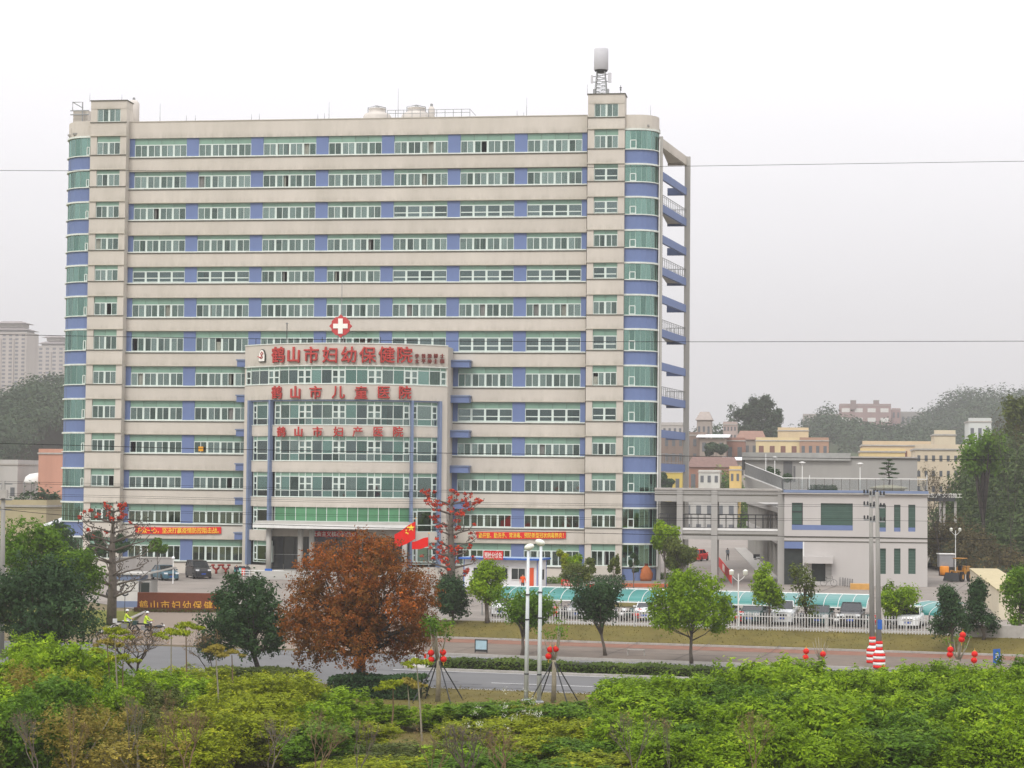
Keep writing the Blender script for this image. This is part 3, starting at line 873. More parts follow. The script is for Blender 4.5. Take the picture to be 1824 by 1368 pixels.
# recessed porch: cream back wall, dark doors, columns
bk = BD - SAG + 2.6
mb = MB(); mb.box(hx(486, bk), hx(732, bk), bk, bk + 0.3, 3.0, zc['can0'] + 0.2); part('porch_wall', mb, CREAM, HOS)
DG = srgb('dark_door_glass', (58, 62, 64), rough=0.1, var=0.1, spec=0.6)
dx0 = hx(490, bk); 
for k in range(12):
    mb = MB(); x = dx0 + k * 1.19; mb.box(x + 0.04, x + 1.15, bk + 0.1, bk + 0.16, -0.38, 2.98); part('door_leaf', mb, DG, HOS)
mb = MB(); mb.box(dx0, dx0 + 14.3, bk + 0.05, bk + 0.22, 2.0 - 0.9, 2.06 - 0.9); part('door_rail', mb, STEEL, HOS)
mb = MB(); mb.box(hx(486, bk), hx(732, bk), bk - 5.2, bk + 0.3, -0.85, -0.4); part('porch_floor', mb, LGREY, HOS)
for px in (484, 540, 560, 650, 725):
    d = bk - 2.2; mb = MB(); mb.smooth = True; mb.lathe([(0.28, -0.4), (0.28, bow(600, 942, rc)[1] - 0.03)], 16); part('porch_column', mb, LGREY, HOS, (hx(px, d), d, 0))
# LED board over the doors
x0, x1 = hx(559, bk - 0.3), hx(640, bk - 0.3); z1, z0 = hz(575, 946, bk - 0.3), hz(575, 956, bk - 0.3)
mb = MB(); mb.box(x0, x1, bk - 0.4, bk - 0.01, z0, z1); led = part('display_board', mb, srgb('red_board', (200, 24, 26), rough=0.6, var=0.04), HOS)
inst(text_mesh('社会主义核心价值观', 0.52, WHT, 0.01, 0.01), 'lettering', led, ((x0 + x1) / 2, bk - 0.42, (z0 + z1) / 2))
mb = MB(); mb.box(x0, x0 + 2.6, bk - 0.3, bk - 0.01, hz(575, 970, bk), z0 - 0.01); part('video_screen', mb, srgb('screen_dark', (70, 74, 84), rough=0.3), HOS)
# blue brackets beside the bay
for ys, s in (((641, 704, 766, 829, 893), 1), ((640, 703, 764, 825, 886, 948), -1)):
    for y in ys:
        z1 = hz(816 if s > 0 else 424, y, -1.4); L = 1.95 if s > 0 else 1.4
        x = BOWR if s > 0 else BOWL
        mb = MB(); a, b = (x, x + L) if s > 0 else (x - L, x)
        mb.box(a, b, -1.4, -0.02, z1 - 0.78, z1 - 0.14); o = part('blue_bracket', mb, BLUE, HOS)
        mb = MB(); mb.box(a - (0 if s > 0 else .1), b + (.1 if s > 0 else 0), -1.5, -0.02, z1 - 0.137, z1); part('bracket_cap', mb, FIN, o)

# --- red lettering on the bay
def bay_text(chars, xs, py, size, M=REDL, off=0.018):
    for c, px in zip(chars, xs):
        t, z = bow(px, py)
        x, y = arc(t, BR + 0.16)
        o = inst(text_mesh(c, size, M, 0.09, off), 'sign_character', HOS, (x, y, z), t)
bay_text('鹤山市妇幼保健院', (497, 524.5, 555.5, 588, 621.5, 655, 688.5, 720.5), 632, 1.75)
bay_text('鹤山市儿童医院', (494.5, 527.5, 563, 603, 643.5, 683.5, 721), 699, 1.4)
bay_text('鹤山市妇产医院', (502.5, 533, 566.5, 603, 637, 673.5, 708.5), 769, 1.1)
RB2 = srgb('brown_red_letter', (128, 56, 48), rough=0.6, var=0.1)
bay_text('李普源博士', (742, 753.5, 764, 775, 786.5), 634.2, 0.48, RB2, .012)
bay_text('太平绅士题', (742, 753.5, 764, 775, 786.5), 643.6, 0.48, RB2, .012)
# emblem: white arch plate with dark rim and a red ribbon
t, z = bow(468.5, 633.5); x, y = arc(t, BR + 0.05)
def archp(w, h, d0, d1):
    mb = MB(); n = 14; pts = [(-w / 2, -h / 2), (w / 2, -h / 2)] + [(w / 2 * math.cos(PI * k / n) ** 1 if True else 0, -h / 2 + h * 0.35 + h * 0.65 * math.sin(PI * k / n)) for k in range(n + 1)]
    m_ = len(pts); vs = [(p[0], d0, p[1]) for p in pts] + [(p[0], d1, p[1]) for p in pts]
    mb.add(vs, [tuple(range(m_)), tuple(range(2 * m_ - 1, m_ - 1, -1))] + [(i, (i + 1) % m_ + 0, (i + 1) % m_ + m_, i + m_)[::-1] for i in range(m_)])
    return mb
em = part('emblem', archp(0.98, 1.35, -0.1, 0.05), srgb('dark_green_rim', (60, 62, 52), rough=0.6), HOS, (x, y, z), t)
part('emblem_plate', archp(0.82, 1.18, -0.16, -0.11), WHT, em)
mb = MB(); mb.tube([(-0.55, -0.2, -0.1), (-0.1, -0.2, -0.2), (0.25, -0.2, 0.25), (0.05, -0.2, 0.38), (-0.12, -0.2, 0.2), (0.0, -0.2, 0.0), (0.12, -0.2, 0.1)], 0.05, 5)
mb.tube([(-0.25, -0.2, -0.22), (0.05, -0.2, -0.3), (0.2, -0.2, -0.1)], 0.045, 5)
part('emblem_ribbon', mb, REDL, em)

# --- splayed open gallery at the right-hand end: rings, balconies and columns
A_ = HL(at(1176, 600, 217.0)); B_ = HL(at(1222, 600, 229.5)); C_ = (A_[0] + 0.0, B_[1])
GY = 229.5
def gal(yl, yr, M, hgt, rail, solid):
    za = h_at(1176, yl, 217.0); zb_ = h_at(1224, yr, 229.5); z1 = (za + zb_) / 2
    z0 = z1 - hgt
    ax, ay = A_[0] + 0.06, A_[1]; bx, by = B_[0], B_[1]; cx, cy_ = CRX + 0.08, B_[1]
    d = Vector((bx - ax, by - ay)).normalized(); nrm = (-d.y, d.x)
    th = 0.28
    mb = MB()
    mb.prism([(ax, ay), (bx, by), (bx + nrm[0] * th, by + nrm[1] * th), (ax + nrm[0] * th, ay + nrm[1] * th)], z0, z1)
    o = part('gallery_beam', mb, M, HOS)
    mb = MB(); mb.box(cx, bx - 0.05, by - 0.02, by + 0.28, z0 + 0.003, z1 - 0.003); part('gallery_beam', mb, M, HOS)
    if solid:
        mb = MB(); mb.prism([(ax + nrm[0] * th, ay + 0.6), (bx - 0.3, by - 0.05), (cx, by - 0.05)], z0 + 0.25, z0 + 0.5); part('gallery_floor', mb, LGREY if M is BLUE else CREAMD, HOS)
    if rail:
        mb = MB(); n = 14
        for k in range(n + 1):
            f = k / n; x, y = ax + (bx - ax) * f + 0.02, ay + (by - ay) * f
            mb.boxc((x - 0.08, y, z1 + 0.5), (0.05, 0.05, 1.0))
        for zz, r_ in ((1.0, 0.04), (0.8, 0.02), (0.15, 0.02)):
            mb.tube([(ax - 0.06, ay, z1 + zz), (bx - 0.06, by, z1 + zz)], r_, 5)
        for k in range(6):
            x = cx + (bx - cx) * k / 5; mb.boxc((x, by, z1 + 0.5), (0.05, 0.05, 1.0))
        mb.tube([(cx, by, z1 + 1.0), (bx, by, z1 + 1.0)], 0.04, 5)
        part('gallery_railing', mb, STEEL, HOS)
gal(246, 279, CREAM, 0.95, False, True)
for yl, yr, rail in ((303, 336, 0), (361, 391, 1), (416, 443, 0), (473, 497, 1), (527, 541, 0), (588, 598, 1), (647, 655, 0), (708, 711, 1), (768, 768, 0), (827, 826, 1)):
    gal(yl, yr, BLUE, 0.82, bool(rail), bool(rail))
for px, Y, w in ((1223, 229.5, 0.62),):
    l = HL(at(px, 600, Y)); mb = MB(); mb.box(l[0] - w / 2, l[0] + w / 2, l[1] - 0.1, l[1] + 0.5, 0, h_at(1224, 279, 229.5)); part('gallery_column', mb, LGREY, HOS)
l = A_; mb = MB(); mb.box(CRX + 0.02, CRX + 0.42, A_[1] - 0.35, A_[1] + 0.3, 0, h_at(1176, 244, 217)); part('gallery_column', mb, LGREY, HOS)
mb = MB(); mb.tube([(CRX + 0.12, A_[1] - 0.55, 0.2), (CRX + 0.12, A_[1] - 0.55, h_at(1176, 250, 217))], 0.07, 6); part('downpipe', mb, WHITEP, HOS)

# --- foot of the building below the ground-floor level, down to the yard
ZG = -1.25
mb = MB(); mb.box(X0, X1, 0, 3.2, ZG, -0.001); part('foot_wall', mb, CREAM, HOS)
for a, b in ((TLX[0], TLX[1]), (TRX[0], TRX[1])): mb = MB(); mb.box(a, b, TD, 3.0, ZG, -0.001); part('foot_wall', mb, CREAM, HOS)
for pts in (CR_pts, CL_pts): mb = MB(); mb.strip(pts, ZG, -0.001, thick=0.3); part('foot_wall', mb, BLUE, HOS)
band('foot_wall', tL, f1, ZG, -0.001, CREAM, n=6); band('foot_wall', f2, tR, ZG, -0.001, CREAM, n=6)
mb = MB(); mb.box(hx(484, bk), hx(734, bk), bk - 5.6, bk + 0.3, ZG, -0.852); part('porch_step', mb, LGREY, HOS)
mb = MB(); mb.box(X0 - 7.0, X1 + 6.5, 3.2, 15.8, ZG, -0.001); part('foot_wall', mb, CREAMD, HOS)
mb = MB(); mb.box(BOWL, BOWR, -1.2, -0.02, ZG, -0.001); part('foot_wall', mb, CREAM, HOS)
for s_, x in ((1, BOWL), (-1, BOWR)): mb = MB(); mb.box(min(x, x + s_ * .35), max(x, x + s_ * .35), BD + .02, -1.202, ZG, -0.001); part('foot_wall', mb, CREAM, HOS)
l = HL(at(1223, 600, 229.5)); mb = MB(); mb.box(l[0] - .31, l[0] + .31, l[1] - 0.1, l[1] + 0.5, ZG, -0.001); part('gallery_column', mb, LGREY, HOS)
mb = MB(); mb.box(CRX + 0.02, CRX + 0.42, A_[1] - 0.35, A_[1] + 0.3, ZG, -0.001); part('gallery_column', mb, LGREY, HOS)
# ================================================================== SITE: ground, road, fences, annexe
class Fr:
    """upright local frame: x along, y away from the camera, turned by ang (clockwise from above)"""
    def __init__(s, P, ang):
        s.P = Vector((P.x, P.y, 0)); s.a = ang
        s.ex = Vector((math.cos(ang), -math.sin(ang), 0)); s.ey = Vector((math.sin(ang), math.cos(ang), 0))
    def X(s, px, py, d=0.0):
        r = ray(px, py); c = Vector((0, 0, CAMZ)); k = (d - (c - s.P).dot(s.ey)) / r.dot(s.ey); P = c + r * k
        return (P - s.P).dot(s.ex), P.z
    def x(s, px, py=950, d=0.0): return s.X(px, py, d)[0]
    def z(s, px, py, d=0.0): return s.X(px, py, d)[1]
    def W(s, x, y, z=0.0): return s.P + s.ex * x + s.ey * y + Vector((0, 0, z))
def tpt(px, py, t):
    r = ray(px, py); c = Vector((0, 0, CAMZ)); k = (t - c.dot(ET)) / r.dot(ET); return c + r * k
def s_at(px, py, t): return tpt(px, py, t).dot(ES)
def sheet(name, s0, s1, t0, t1, M, dz=0.008, kind='structure', thick=0.0):
    """surface following the terrain; s0, s1 numbers or (at t0, at t1)"""
    s0 = s0 if isinstance(s0, tuple) else (s0, s0); s1 = s1 if isinstance(s1, tuple) else (s1, s1)
    ts = sorted({t0, t1, *[t for t, _ in ZK if t0 < t < t1]})
    mb = MB(); vs = []; n = 12
    for t in ts:
        f = (t - t0) / (t1 - t0)
        a, b = s0[0] + (s0[1] - s0[0]) * f, s1[0] + (s1[1] - s1[0]) * f
        for k in range(n + 1):
            p = rd(a + (b - a) * k / n, t); vs.append((p.x, p.y, p.z + dz))
    fs = []
    for i in range(len(ts) - 1):
        for k in range(n): o = i * (n + 1) + k; fs.append((o, o + 1, o + n + 2, o + n + 1))
    mb.add(vs, fs)
    if thick:
        vs = []; 
        for t in (t0, t1):
            for s_ in ((s0[0], s1[0]) if t == t0 else (s0[1], s1[1])):
                p = rd(s_, t); vs += [(p.x, p.y, p.z + dz), (p.x, p.y, p.z + dz - thick)]
        mb.add(vs, [(0, 1, 3, 2), (4, 6, 7, 5), (0, 4, 5, 1), (2, 3, 7, 6)])
    return struct(name, mb, M, kind)
ASPH = mat('asphalt', (0.135, 0.135, 0.136), rough=0.9, var=0.10, scale=0.25, bump=0.25, dirt=0.25, dirtcol=(0.10, 0.10, 0.10), coord='Object')
ASPHC = mat('entrance_concrete', (0.22, 0.178, 0.142), rough=0.9, var=0.10, scale=0.3, bump=0.2, dirt=0.3, dirtcol=(0.15, 0.12, 0.095))
YARD = mat('yard_concrete', (0.25, 0.222, 0.195), rough=0.9, var=0.10, scale=0.2, bump=0.2, dirt=0.35, dirtcol=(0.17, 0.155, 0.14))
EARTH = mat('earth', (0.16, 0.13, 0.07), rough=1, var=0.3, scale=0.15, bump=0.5, dirt=0.6, dirtcol=(0.10, 0.11, 0.04))
LAWN = mat('dry_lawn', (0.125, 0.100, 0.022), rough=1, var=0.22, scale=0.5, bump=0.8, dirt=0.6, dirtcol=(0.085, 0.085, 0.02))
LAWNG = mat('green_lawn', (0.15, 0.16, 0.03), rough=1, var=0.2, scale=0.5, bump=0.8, dirt=0.6, dirtcol=(0.11, 0.12, 0.02))
LINE = mat('road_paint', (0.62, 0.62, 0.60), rough=0.8, var=0.15, scale=2.5, dirt=0.5, dirtcol=(0.3, 0.3, 0.3))
KERB = mat('kerb_stone', (0.40, 0.38, 0.35), rough=0.9, var=0.12, scale=2, dirt=0.4, dirtcol=(0.2, 0.19, 0.17))
BRK = mat('red_brick_paving', (0.20, 0.095, 0.062), rough=0.9, var=0.2, scale=1.2, bump=0.4, dirt=0.5, dirtcol=(0.22, 0.15, 0.11))
PAV = mat('grey_paving', (0.155, 0.125, 0.10), rough=0.9, var=0.18, scale=0.8, bump=0.4, dirt=0.5, dirtcol=(0.15, 0.13, 0.11))

# terrain sheet
mb = MB(); tk = [-300, 40] + [t for t, _ in ZK if t > 41 and t < 300] + [300, 500, 900, 2500, 6000]; vs = []; fs = []
sk = [-3000, -1200, -500, -200, -100, 0, 100, 200, 500, 1200, 3000]
for t in tk:
    for s_ in sk: p = rd(s_, t); vs.append((p.x, p.y, p.z - 0.03))
for i in range(len(tk) - 1):
    for k in range(len(sk) - 1): o = i * len(sk) + k; fs.append((o, o + 1, o + len(sk) + 1, o + len(sk)))
mb.add(vs, fs); struct('ground', mb, EARTH)

sN = st(gpt(724, 1194, -2.65))[0]           # nose of the planted strip between the carriageways
tM0, tM1 = 121.4, 123.9
sheet('road', -140, 160, 110.0, 131.9, ASPH)
sheet('verge', -140, 160, 60, 109.9, LAWN)
sL, sRt = s_at(742, 1150, 141), 120
sheet('pavement', (s_at(742, 1178, 132.1), s_at(735, 1160, 141)), sRt, 132.06, 141.0, PAV, 0.008)
sheet('brick_path', s_at(735, 1160, 141), sRt, 141.004, 144.3, BRK, 0.010)
sheet('entrance_road', (s_at(150, 1180, 132), s_at(262, 1085, 150)), (s_at(735, 1178, 132), s_at(775, 1110, 150)), 131.95, 150.0, ASPHC, 0.010)
sheet('courtyard', (s_at(262, 1085, 150.0), -120), 110, 150.004, 190, YARD, 0.008)
sheet('courtyard', -160, 110, 190.004, 420, YARD, 0.008)
sheet('lawn', (s_at(745, 1150, 144.6), s_at(800, 1110, 150.2)), 120, 144.6, 150.0, LAWN, 0.020)
sheet('lawn', -120, (s_at(172, 1150, 138), s_at(262, 1083, 149.9)), 138, 149.9, LAWNG, 0.014)
sheet('lawn', -240, -120.1, 150.1, 240, LAWNG, 0.02)
# lines
def line(px0, px1, py0, py1, w, name='road_marking', z=-2.65):
    s0, t0 = st(gpt(px0, py0, z)); s1, t1 = st(gpt(px1, py1, z))
    t = (t0 + t1) / 2; return sheet(name, s0, s1, t - w / 2, t + w / 2, LINE, 0.014)
tE = st(gpt(1000, 1203.5, -2.65))[1]
sheet('road_marking', s_at(700, 1196, tE), 120, tE - 0.08, tE + 0.08, LINE, 0.013)
tE2 = st(gpt(960, 1235.5, -2.65))[1]
sheet('road_marking', s_at(800, 1232, tE2), 120, tE2 - 0.08, tE2 + 0.08, LINE, 0.013)
tD = st(gpt(940, 1219, -2.65))[1]; s0 = s_at(875, 1217, tD)
for k in range(-6, 10):
    if k in (-1,): continue
    sheet('road_marking', s0 + k * 11.0, s0 + k * 11.0 + 6.0, tD - 0.075, tD + 0.075, LINE, 0.013)
tF = st(gpt(1000, 1176.5, -2.65))[1]
sheet('road_marking', s_at(690, 1165, tF), 120, tF - 0.06, tF + 0.06, LINE, 0.013)
# slab joints of the yards, tar seams and patches on the road
JN = mat('joint_dark', (0.075, 0.07, 0.062), rough=1)
mb = MB()
def seg(s0, t0, s1, t1, w, dz, mb=mb):
    nn = max(1, int(abs(t1 - t0) / 4)); 
    for i in range(nn):
        a, b = i / nn, (i + 1) / nn; p, q = rd(s0 + (s1 - s0) * a, t0 + (t1 - t0) * a), rd(s0 + (s1 - s0) * b, t0 + (t1 - t0) * b); d = (q - p).normalized(); o = Vector((-d.y, d.x, 0)) * w / 2
        mb.add([p - o + Vector((0, 0, dz)), q - o + Vector((0, 0, dz)), q + o + Vector((0, 0, dz)), p + o + Vector((0, 0, dz))], [(0, 1, 2, 3)])
for k in range(34): seg(-104 + k * 6, 151, -104 + k * 6, 228, 0.05, 0.030)
for t in np.arange(152, 228, 6.0): seg(-104, t, 100, t, 0.09, 0.030)
for k in range(9): seg(-62 + k * 5, 133, -62 + k * 5, 149.5, 0.04, 0.024)
for t in (137, 141, 145): seg(-62, t, -20, t, 0.07, 0.024)
struct('paving_joints', mb, JN, 'stuff')
mb = MB(); g_ = random.Random(5)
for k in range(26):
    s0 = g_.uniform(-70, 60); t0 = g_.uniform(111, 121) if k % 3 else g_.uniform(124.5, 131); L = g_.uniform(1.5, 7); x = s0
    while x < s0 + L: nx = x + g_.uniform(.3, .8); t1 = t0 + g_.uniform(-.12, .12); seg(x, t0, nx, t1, g_.uniform(.06, .22), 0.016, mb); x, t0 = nx, t1
struct('tar_seams', mb, mat('tar', (0.05, 0.05, 0.052), rough=0.8), 'stuff')
# kerbs
def kerb(s0, s1, t, z0, h, w=0.16, n=1.0, label=None):
    mb = MB(); L = s1 - s0; k = 0
    a = s0
    while a < s1 - 0.1:
        b = min(s1, a + n); c = (rd(a, t) + rd(b, t)) / 2
        mb.boxc((c.x, c.y, z0 + h / 2), (b - a - 0.015, w, h), -RA); a += n
    o = part('kerb', mb, KERB); o['kind'] = 'stuff'; return o
kerb(s_at(735, 1178, 132), 110, 131.97, -2.66, 0.19)
kerb(s_at(735, 1150, 144.4), 110, 144.42, -2.6, 0.24)
kerb(-80, 110, 109.9, -2.66, 0.18)
mb = MB(); n = 14; pts = []
r_ = (tM1 - tM0) / 2
for k in range(n + 1):
    a = PI / 2 + PI * k / n; p = rd(sN + r_ + r_ * math.cos(a) * 1.6, (tM0 + tM1) / 2 - r_ * math.sin(a) * -1); pts.append((p.x, p.y))
for s_, t_ in ((120, tM0), (120, tM1)): p = rd(s_, t_); pts.append((p.x, p.y))
mb.prism(pts[:n + 1] + pts[n + 1:], -2.66, -2.50); struct('median_kerb', mb, KERB)
# kerb of the left lawn
a, b = rd(s_at(172, 1150, 138), 138.0), rd(s_at(262, 1083, 149.9), 149.9)
mb = MB(); mb.tube([a + Vector((0, 0, .05)), a.lerp(b, .5) + Vector((0, 0, .06)), b + Vector((0, 0, .05))], 0.12, 4); struct('lawn_kerb', mb, KERB)

# ------------------------------------------------------------------ annexe
FA = Fr(at(1397, 950, 209.5), HA)
PINKW = srgb('pale_annexe_wall', (184, 180, 176), rough=0.8, var=0.03, scale=0.5, dirt=0.12, dirtcol=lin((160, 156, 150)), streak=True)
GREYW = srgb('grey_concrete_wall', (160, 158, 153), rough=0.88, var=0.05, scale=0.5, dirt=0.3, dirtcol=lin((136, 134, 128)), streak=True)
AGL = srgb('annexe_green_glass', (66, 92, 82), rough=0.12, var=0.12, scale=0.7, spec=0.6, rnd=0.08)
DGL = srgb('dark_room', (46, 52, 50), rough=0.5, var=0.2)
ANX = thing('annexe_building', 'pale two storey annexe with railed roof terrace, tall green windows and blue sills', 'building', tuple(FA.P), -HA)
ax = lambda px, py=950, d=0.0: FA.x(px, py, d)
az = lambda py, px=1520, d=0.0: FA.z(px, py, d)
xl, xr = ax(1397, 960), ax(1652, 960)
zr = az(881); zl0, zl1 = az(966), az(957)
def wallholes(mb, x0, x1, z0, z1, y0, y1, holes):
    """box wall with rectangular openings given as (xa, xb, za, zb), sorted into columns"""
    xs = sorted({x0, x1, *[h[0] for h in holes], *[h[1] for h in holes]})
    for a, b in zip(xs, xs[1:]):
        hs = sorted([(h[2], h[3]) for h in holes if h[0] <= a + 1e-6 and h[1] >= b - 1e-6])
        z = z0
        for p, q in hs:
            if p > z: mb.box(a, b, y0, y1, z, p)
            z = q
        if z < z1: mb.box(a, b, y0, y1, z, z1)
def rect(pl, pr, pt, pb): return (ax(pl, (pt + pb) / 2), ax(pr, (pt + pb) / 2), az(pb, (pl + pr) / 2), az(pt, (pl + pr) / 2))
up = [rect(1410.5, 1430, 895.5, 944), rect(1462, 1519, 896.5, 944)] + [rect(a, b, 899, 947) for a, b in ((1566, 1578), (1592.5, 1604), (1618, 1630.5))]
lo = [rect(1446, 1481, 1003, 1036)] + [rect(a, b, 977, 1022.5) for a, b in ((1566, 1578), (1592.5, 1604), (1618, 1631))]
mb = MB(); wallholes(mb, xl, xr, zl1, zr, 0, 0.35, up); part('upper_wall', mb, PINKW, ANX)
mb = MB(); wallholes(mb, ax(1430, 1000), xr, -1.25, zl0, 0.0, 0.35, lo); part('lower_wall', mb, PINKW, ANX)
for z in (zl0 + 0.02, zl1 - 0.10): mb = MB(); mb.box(xl, xr + 0.02, -0.06, 0.3, z, z + 0.08); part('ledge', mb, JOINT, ANX)
mb = MB(); mb.box(xl, xr, -0.02, 0.3, zl0 + 0.1, zl1 - 0.1); part('ledge_band', mb, PINKW, ANX)
mb = MB(); mb.box(ax(1430, 1000) - 0.002, ax(1430, 1000) + 0.14, -0.05, -0.002, -1.25, zl0); part('downpipe', mb, WHITEP, ANX)
mb = MB(); mb.box(xl, xr, 0.36, 13, -1.25, zr - 0.25); mb2 = mb
part('inner_room', mb, DGL, ANX)
mb = MB(); mb.box(xr - 0.3, xr - 0.001, 0.36, 13.2, -1.25, zr); part('end_wall', mb, PINKW, ANX)
mb = MB(); mb.box(xl - 0.3, xr + 0.3, -0.3, 13.3, zr, az(878.5)); part('roof_slab', mb, KERB, ANX)
mb = MB(); mb.box(xl - 0.1, xr + 0.1, -0.12, 0.25, az(878.5) + 0.003, az(873.5)); part('blue_cornice', mb, FIN, ANX)
for i, h in enumerate(up):
    g = MB()
    if i == 0:
        g.box(h[0], h[1], 0.2, 0.24, az(935), h[3]); o = part('window', g, AGL, ANX)
        f = MB(); f.box(h[1] - 0.08, h[1] - 0.004, 0.12, 0.19, az(935), h[3] - 0.004); f.box(h[0], h[1] - 0.09, 0.12, 0.19, az(913), az(911.5)); part('frame', f, DARKM, o)
    else:
        g.box(h[0], h[1], 0.2, 0.24, h[2], h[3]); o = part('window', g, AGL, ANX); f = MB()
        for zz in np.arange(h[2] + 0.5, h[3] - 0.2, 0.45): f.box(h[0], h[1], 0.18, 0.199, zz, zz + 0.025)
        part('glazing_bars', f, srgb('green_bar', (84, 110, 98), rough=0.5), o)
    if i >= 2: f = MB(); f.box(h[0] + .002, h[1] - .002, 0.1, 0.17, h[2], h[2] + 0.4); part('blue_sill_panel', f, BLUE, ANX)
f = MB(); f.box(up[0][0], up[1][1], -0.012, 0.08, az(945), az(936)); part('blue_sill_panel', f, BLUE, ANX)
for h in lo[1:]:
    g = MB(); g.box(h[0], h[1], 0.2, 0.24, h[2], h[3]); o = part('window', g, AGL, ANX); f = MB()
    for zz in np.arange(h[2] + 0.3, h[3] - 0.1, 0.28): f.box(h[0], h[1], 0.16, 0.199, zz, zz + 0.03)
    part('glazing_bars', f, srgb('green_bar', (84, 110, 98)), o)
h = lo[0]; g = MB(); g.box(h[0] + 1.35, h[1], 0.1, 0.2, -1.25, h[3]); 
for k in range(5): g.box(h[0] + 1.38, h[1], 0.05, 0.099, -0.9 + k * 0.42, -0.6 + k * 0.42)
part('louvre_panel', g, GREYW, ANX)
mb = MB(); mb.box(ax(1431, 996), ax(1484, 996), -1.1, -0.003, az(1003, 1455), az(991, 1455)); part('door_canopy', mb, PINKW, ANX)
# colonnade bay at the left: blue beam, columns, corridor behind
mb = MB(); mb.box(xl, ax(1430, 1000), -0.03, 0.3, zl0 - 0.7, zl0); part('blue_beam', mb, BLUE, ANX)
# roof railing and handrail
RLx0, RLx1 = ax(1393, 862), ax(1651, 862)
mb = MB(); zb_ = az(872); zt_ = az(852.5)
mb.tube([(RLx0, 0.1, zt_), (RLx1, 0.1, zt_)], 0.045, 6); part('handrail', mb, WHITEP, ANX)
pm = MB(); pm.box(-0.025, 0.025, 0.08, 0.13, zb_ - 0.1, zt_ - 0.02); pm = pm.mesh('railing_post', DARKM)
n = 17
for k in range(n + 1): inst(pm, 'railing_post', ANX, (RLx0 + (RLx1 - RLx0) * k / n, 0, 0))
gm = MB(); gm.box(0.06, (RLx1 - RLx0) / n - 0.06, 0.1, 0.112, zb_, zt_ - 0.12); gm = gm.mesh('railing_panel', glassmat('railing_glass', (0.86, 0.88, 0.88), (0.8, 0.8, 0.8), 0.93))
for k in range(n): inst(gm, 'railing_panel', ANX, (RLx0 + (RLx1 - RLx0) * k / n, 0, 0))
# ramp wall and railing running back-left from the terrace corner
a = FA.W(RLx0, 0.1); b = at(1326, 860, 241.0)
la = Vector((RLx0, 0.1)); lb_ = Vector(((b - FA.P).dot(FA.ex), (b - FA.P).dot(FA.ey)))
za0, za1 = az(873), az(852.5); zb0, zb1 = h_at(1326, 846, 241), h_at(1326, 825, 241)
mb = MB(); d = (lb_ - la).normalized(); nr = Vector((d.y, -d.x)) * 0.15
vs = [(la.x, la.y, za0), (lb_.x, lb_.y, zb0), (lb_.x, lb_.y, zb1), (la.x, la.y, za1)]; vs2 = [(v[0] + nr.x, v[1] + nr.y, v[2]) for v in vs]
mb.add(vs + vs2, [(0, 1, 2, 3), (7, 6, 5, 4), (0, 4, 5, 1), (3, 2, 6, 7), (0, 3, 7, 4), (1, 5, 6, 2)]); part('ramp_parapet', mb, srgb('mesh_panel', (128, 130, 128), rough=0.6, var=0.15, scale=2), ANX)
mb = MB(); mb.tube([(la.x, la.y, za1 + 0.06), (lb_.x, lb_.y, zb1 + 0.06)], 0.05, 5); mb.tube([(la.x, la.y, za0 - 0.02), (lb_.x, lb_.y, zb0 - 0.02)], 0.09, 5); part('handrail', mb, WHITEP, ANX)
# back block on the terrace
FB = Fr(at(1400, 830, 240.0), HA)
BLK = thing('terrace_block', 'long plain grey roof block with overhanging slab behind the annexe terrace', 'building', tuple(FB.P), -HA)
bx0, bx1 = FB.x(1327, 840), FB.x(1634, 840)
ztb = FB.z(1480, 815)
mb = MB(); mb.box(bx0, bx1, 0, 14, 7.7, ztb); part('wall', mb, GREYW, BLK)
mb = MB(); mb.box(bx0 - 0.2, bx1, -0.3, 14.2, ztb, ztb + 0.15); part('roof_slab', mb, KERB, BLK)
mb = MB(); mb.box(FB.x(1322, 810), FB.x(1515, 810), -0.45, 6, FB.z(1420, 820), FB.z(1420, 806.5)); part('overhang', mb, srgb('grey_slab', (160, 160, 156), rough=0.85), BLK)
for pl, pr, pt, pb in ((1395, 1411, 822, 858), (1413, 1416.5, 830, 858), (1321, 1326.5, 816, 838)):
    mb = MB(); x = FB.x(pl), FB.x(pr); mb.box(x[0], x[1], -0.07, -0.004, max(7.8, FB.z(1400, pb)), FB.z(1400, pt)); part('doorway', mb, srgb('grey_doorway', (104, 104, 104), rough=0.8), BLK)
# grey gallery wing receding behind the bridge: two storeys of columns
g0 = gpt(1394, 1035, -1.2); g1 = gpt(1309, 958, -1.2)
g0 = Vector((g0.x, g0.y, -1.2)); g1 = Vector((g1.x, g1.y, -1.2))
wd = (g1 - g0); wl = min(wd.length, 105); wd.normalize(); wang = math.atan2(-wd.x, wd.y)
FG = Fr(g0, 0)
WNG = thing('gallery_wing', 'grey two storey colonnaded wing running away behind the covered bridge', 'building', tuple(g0), wang)
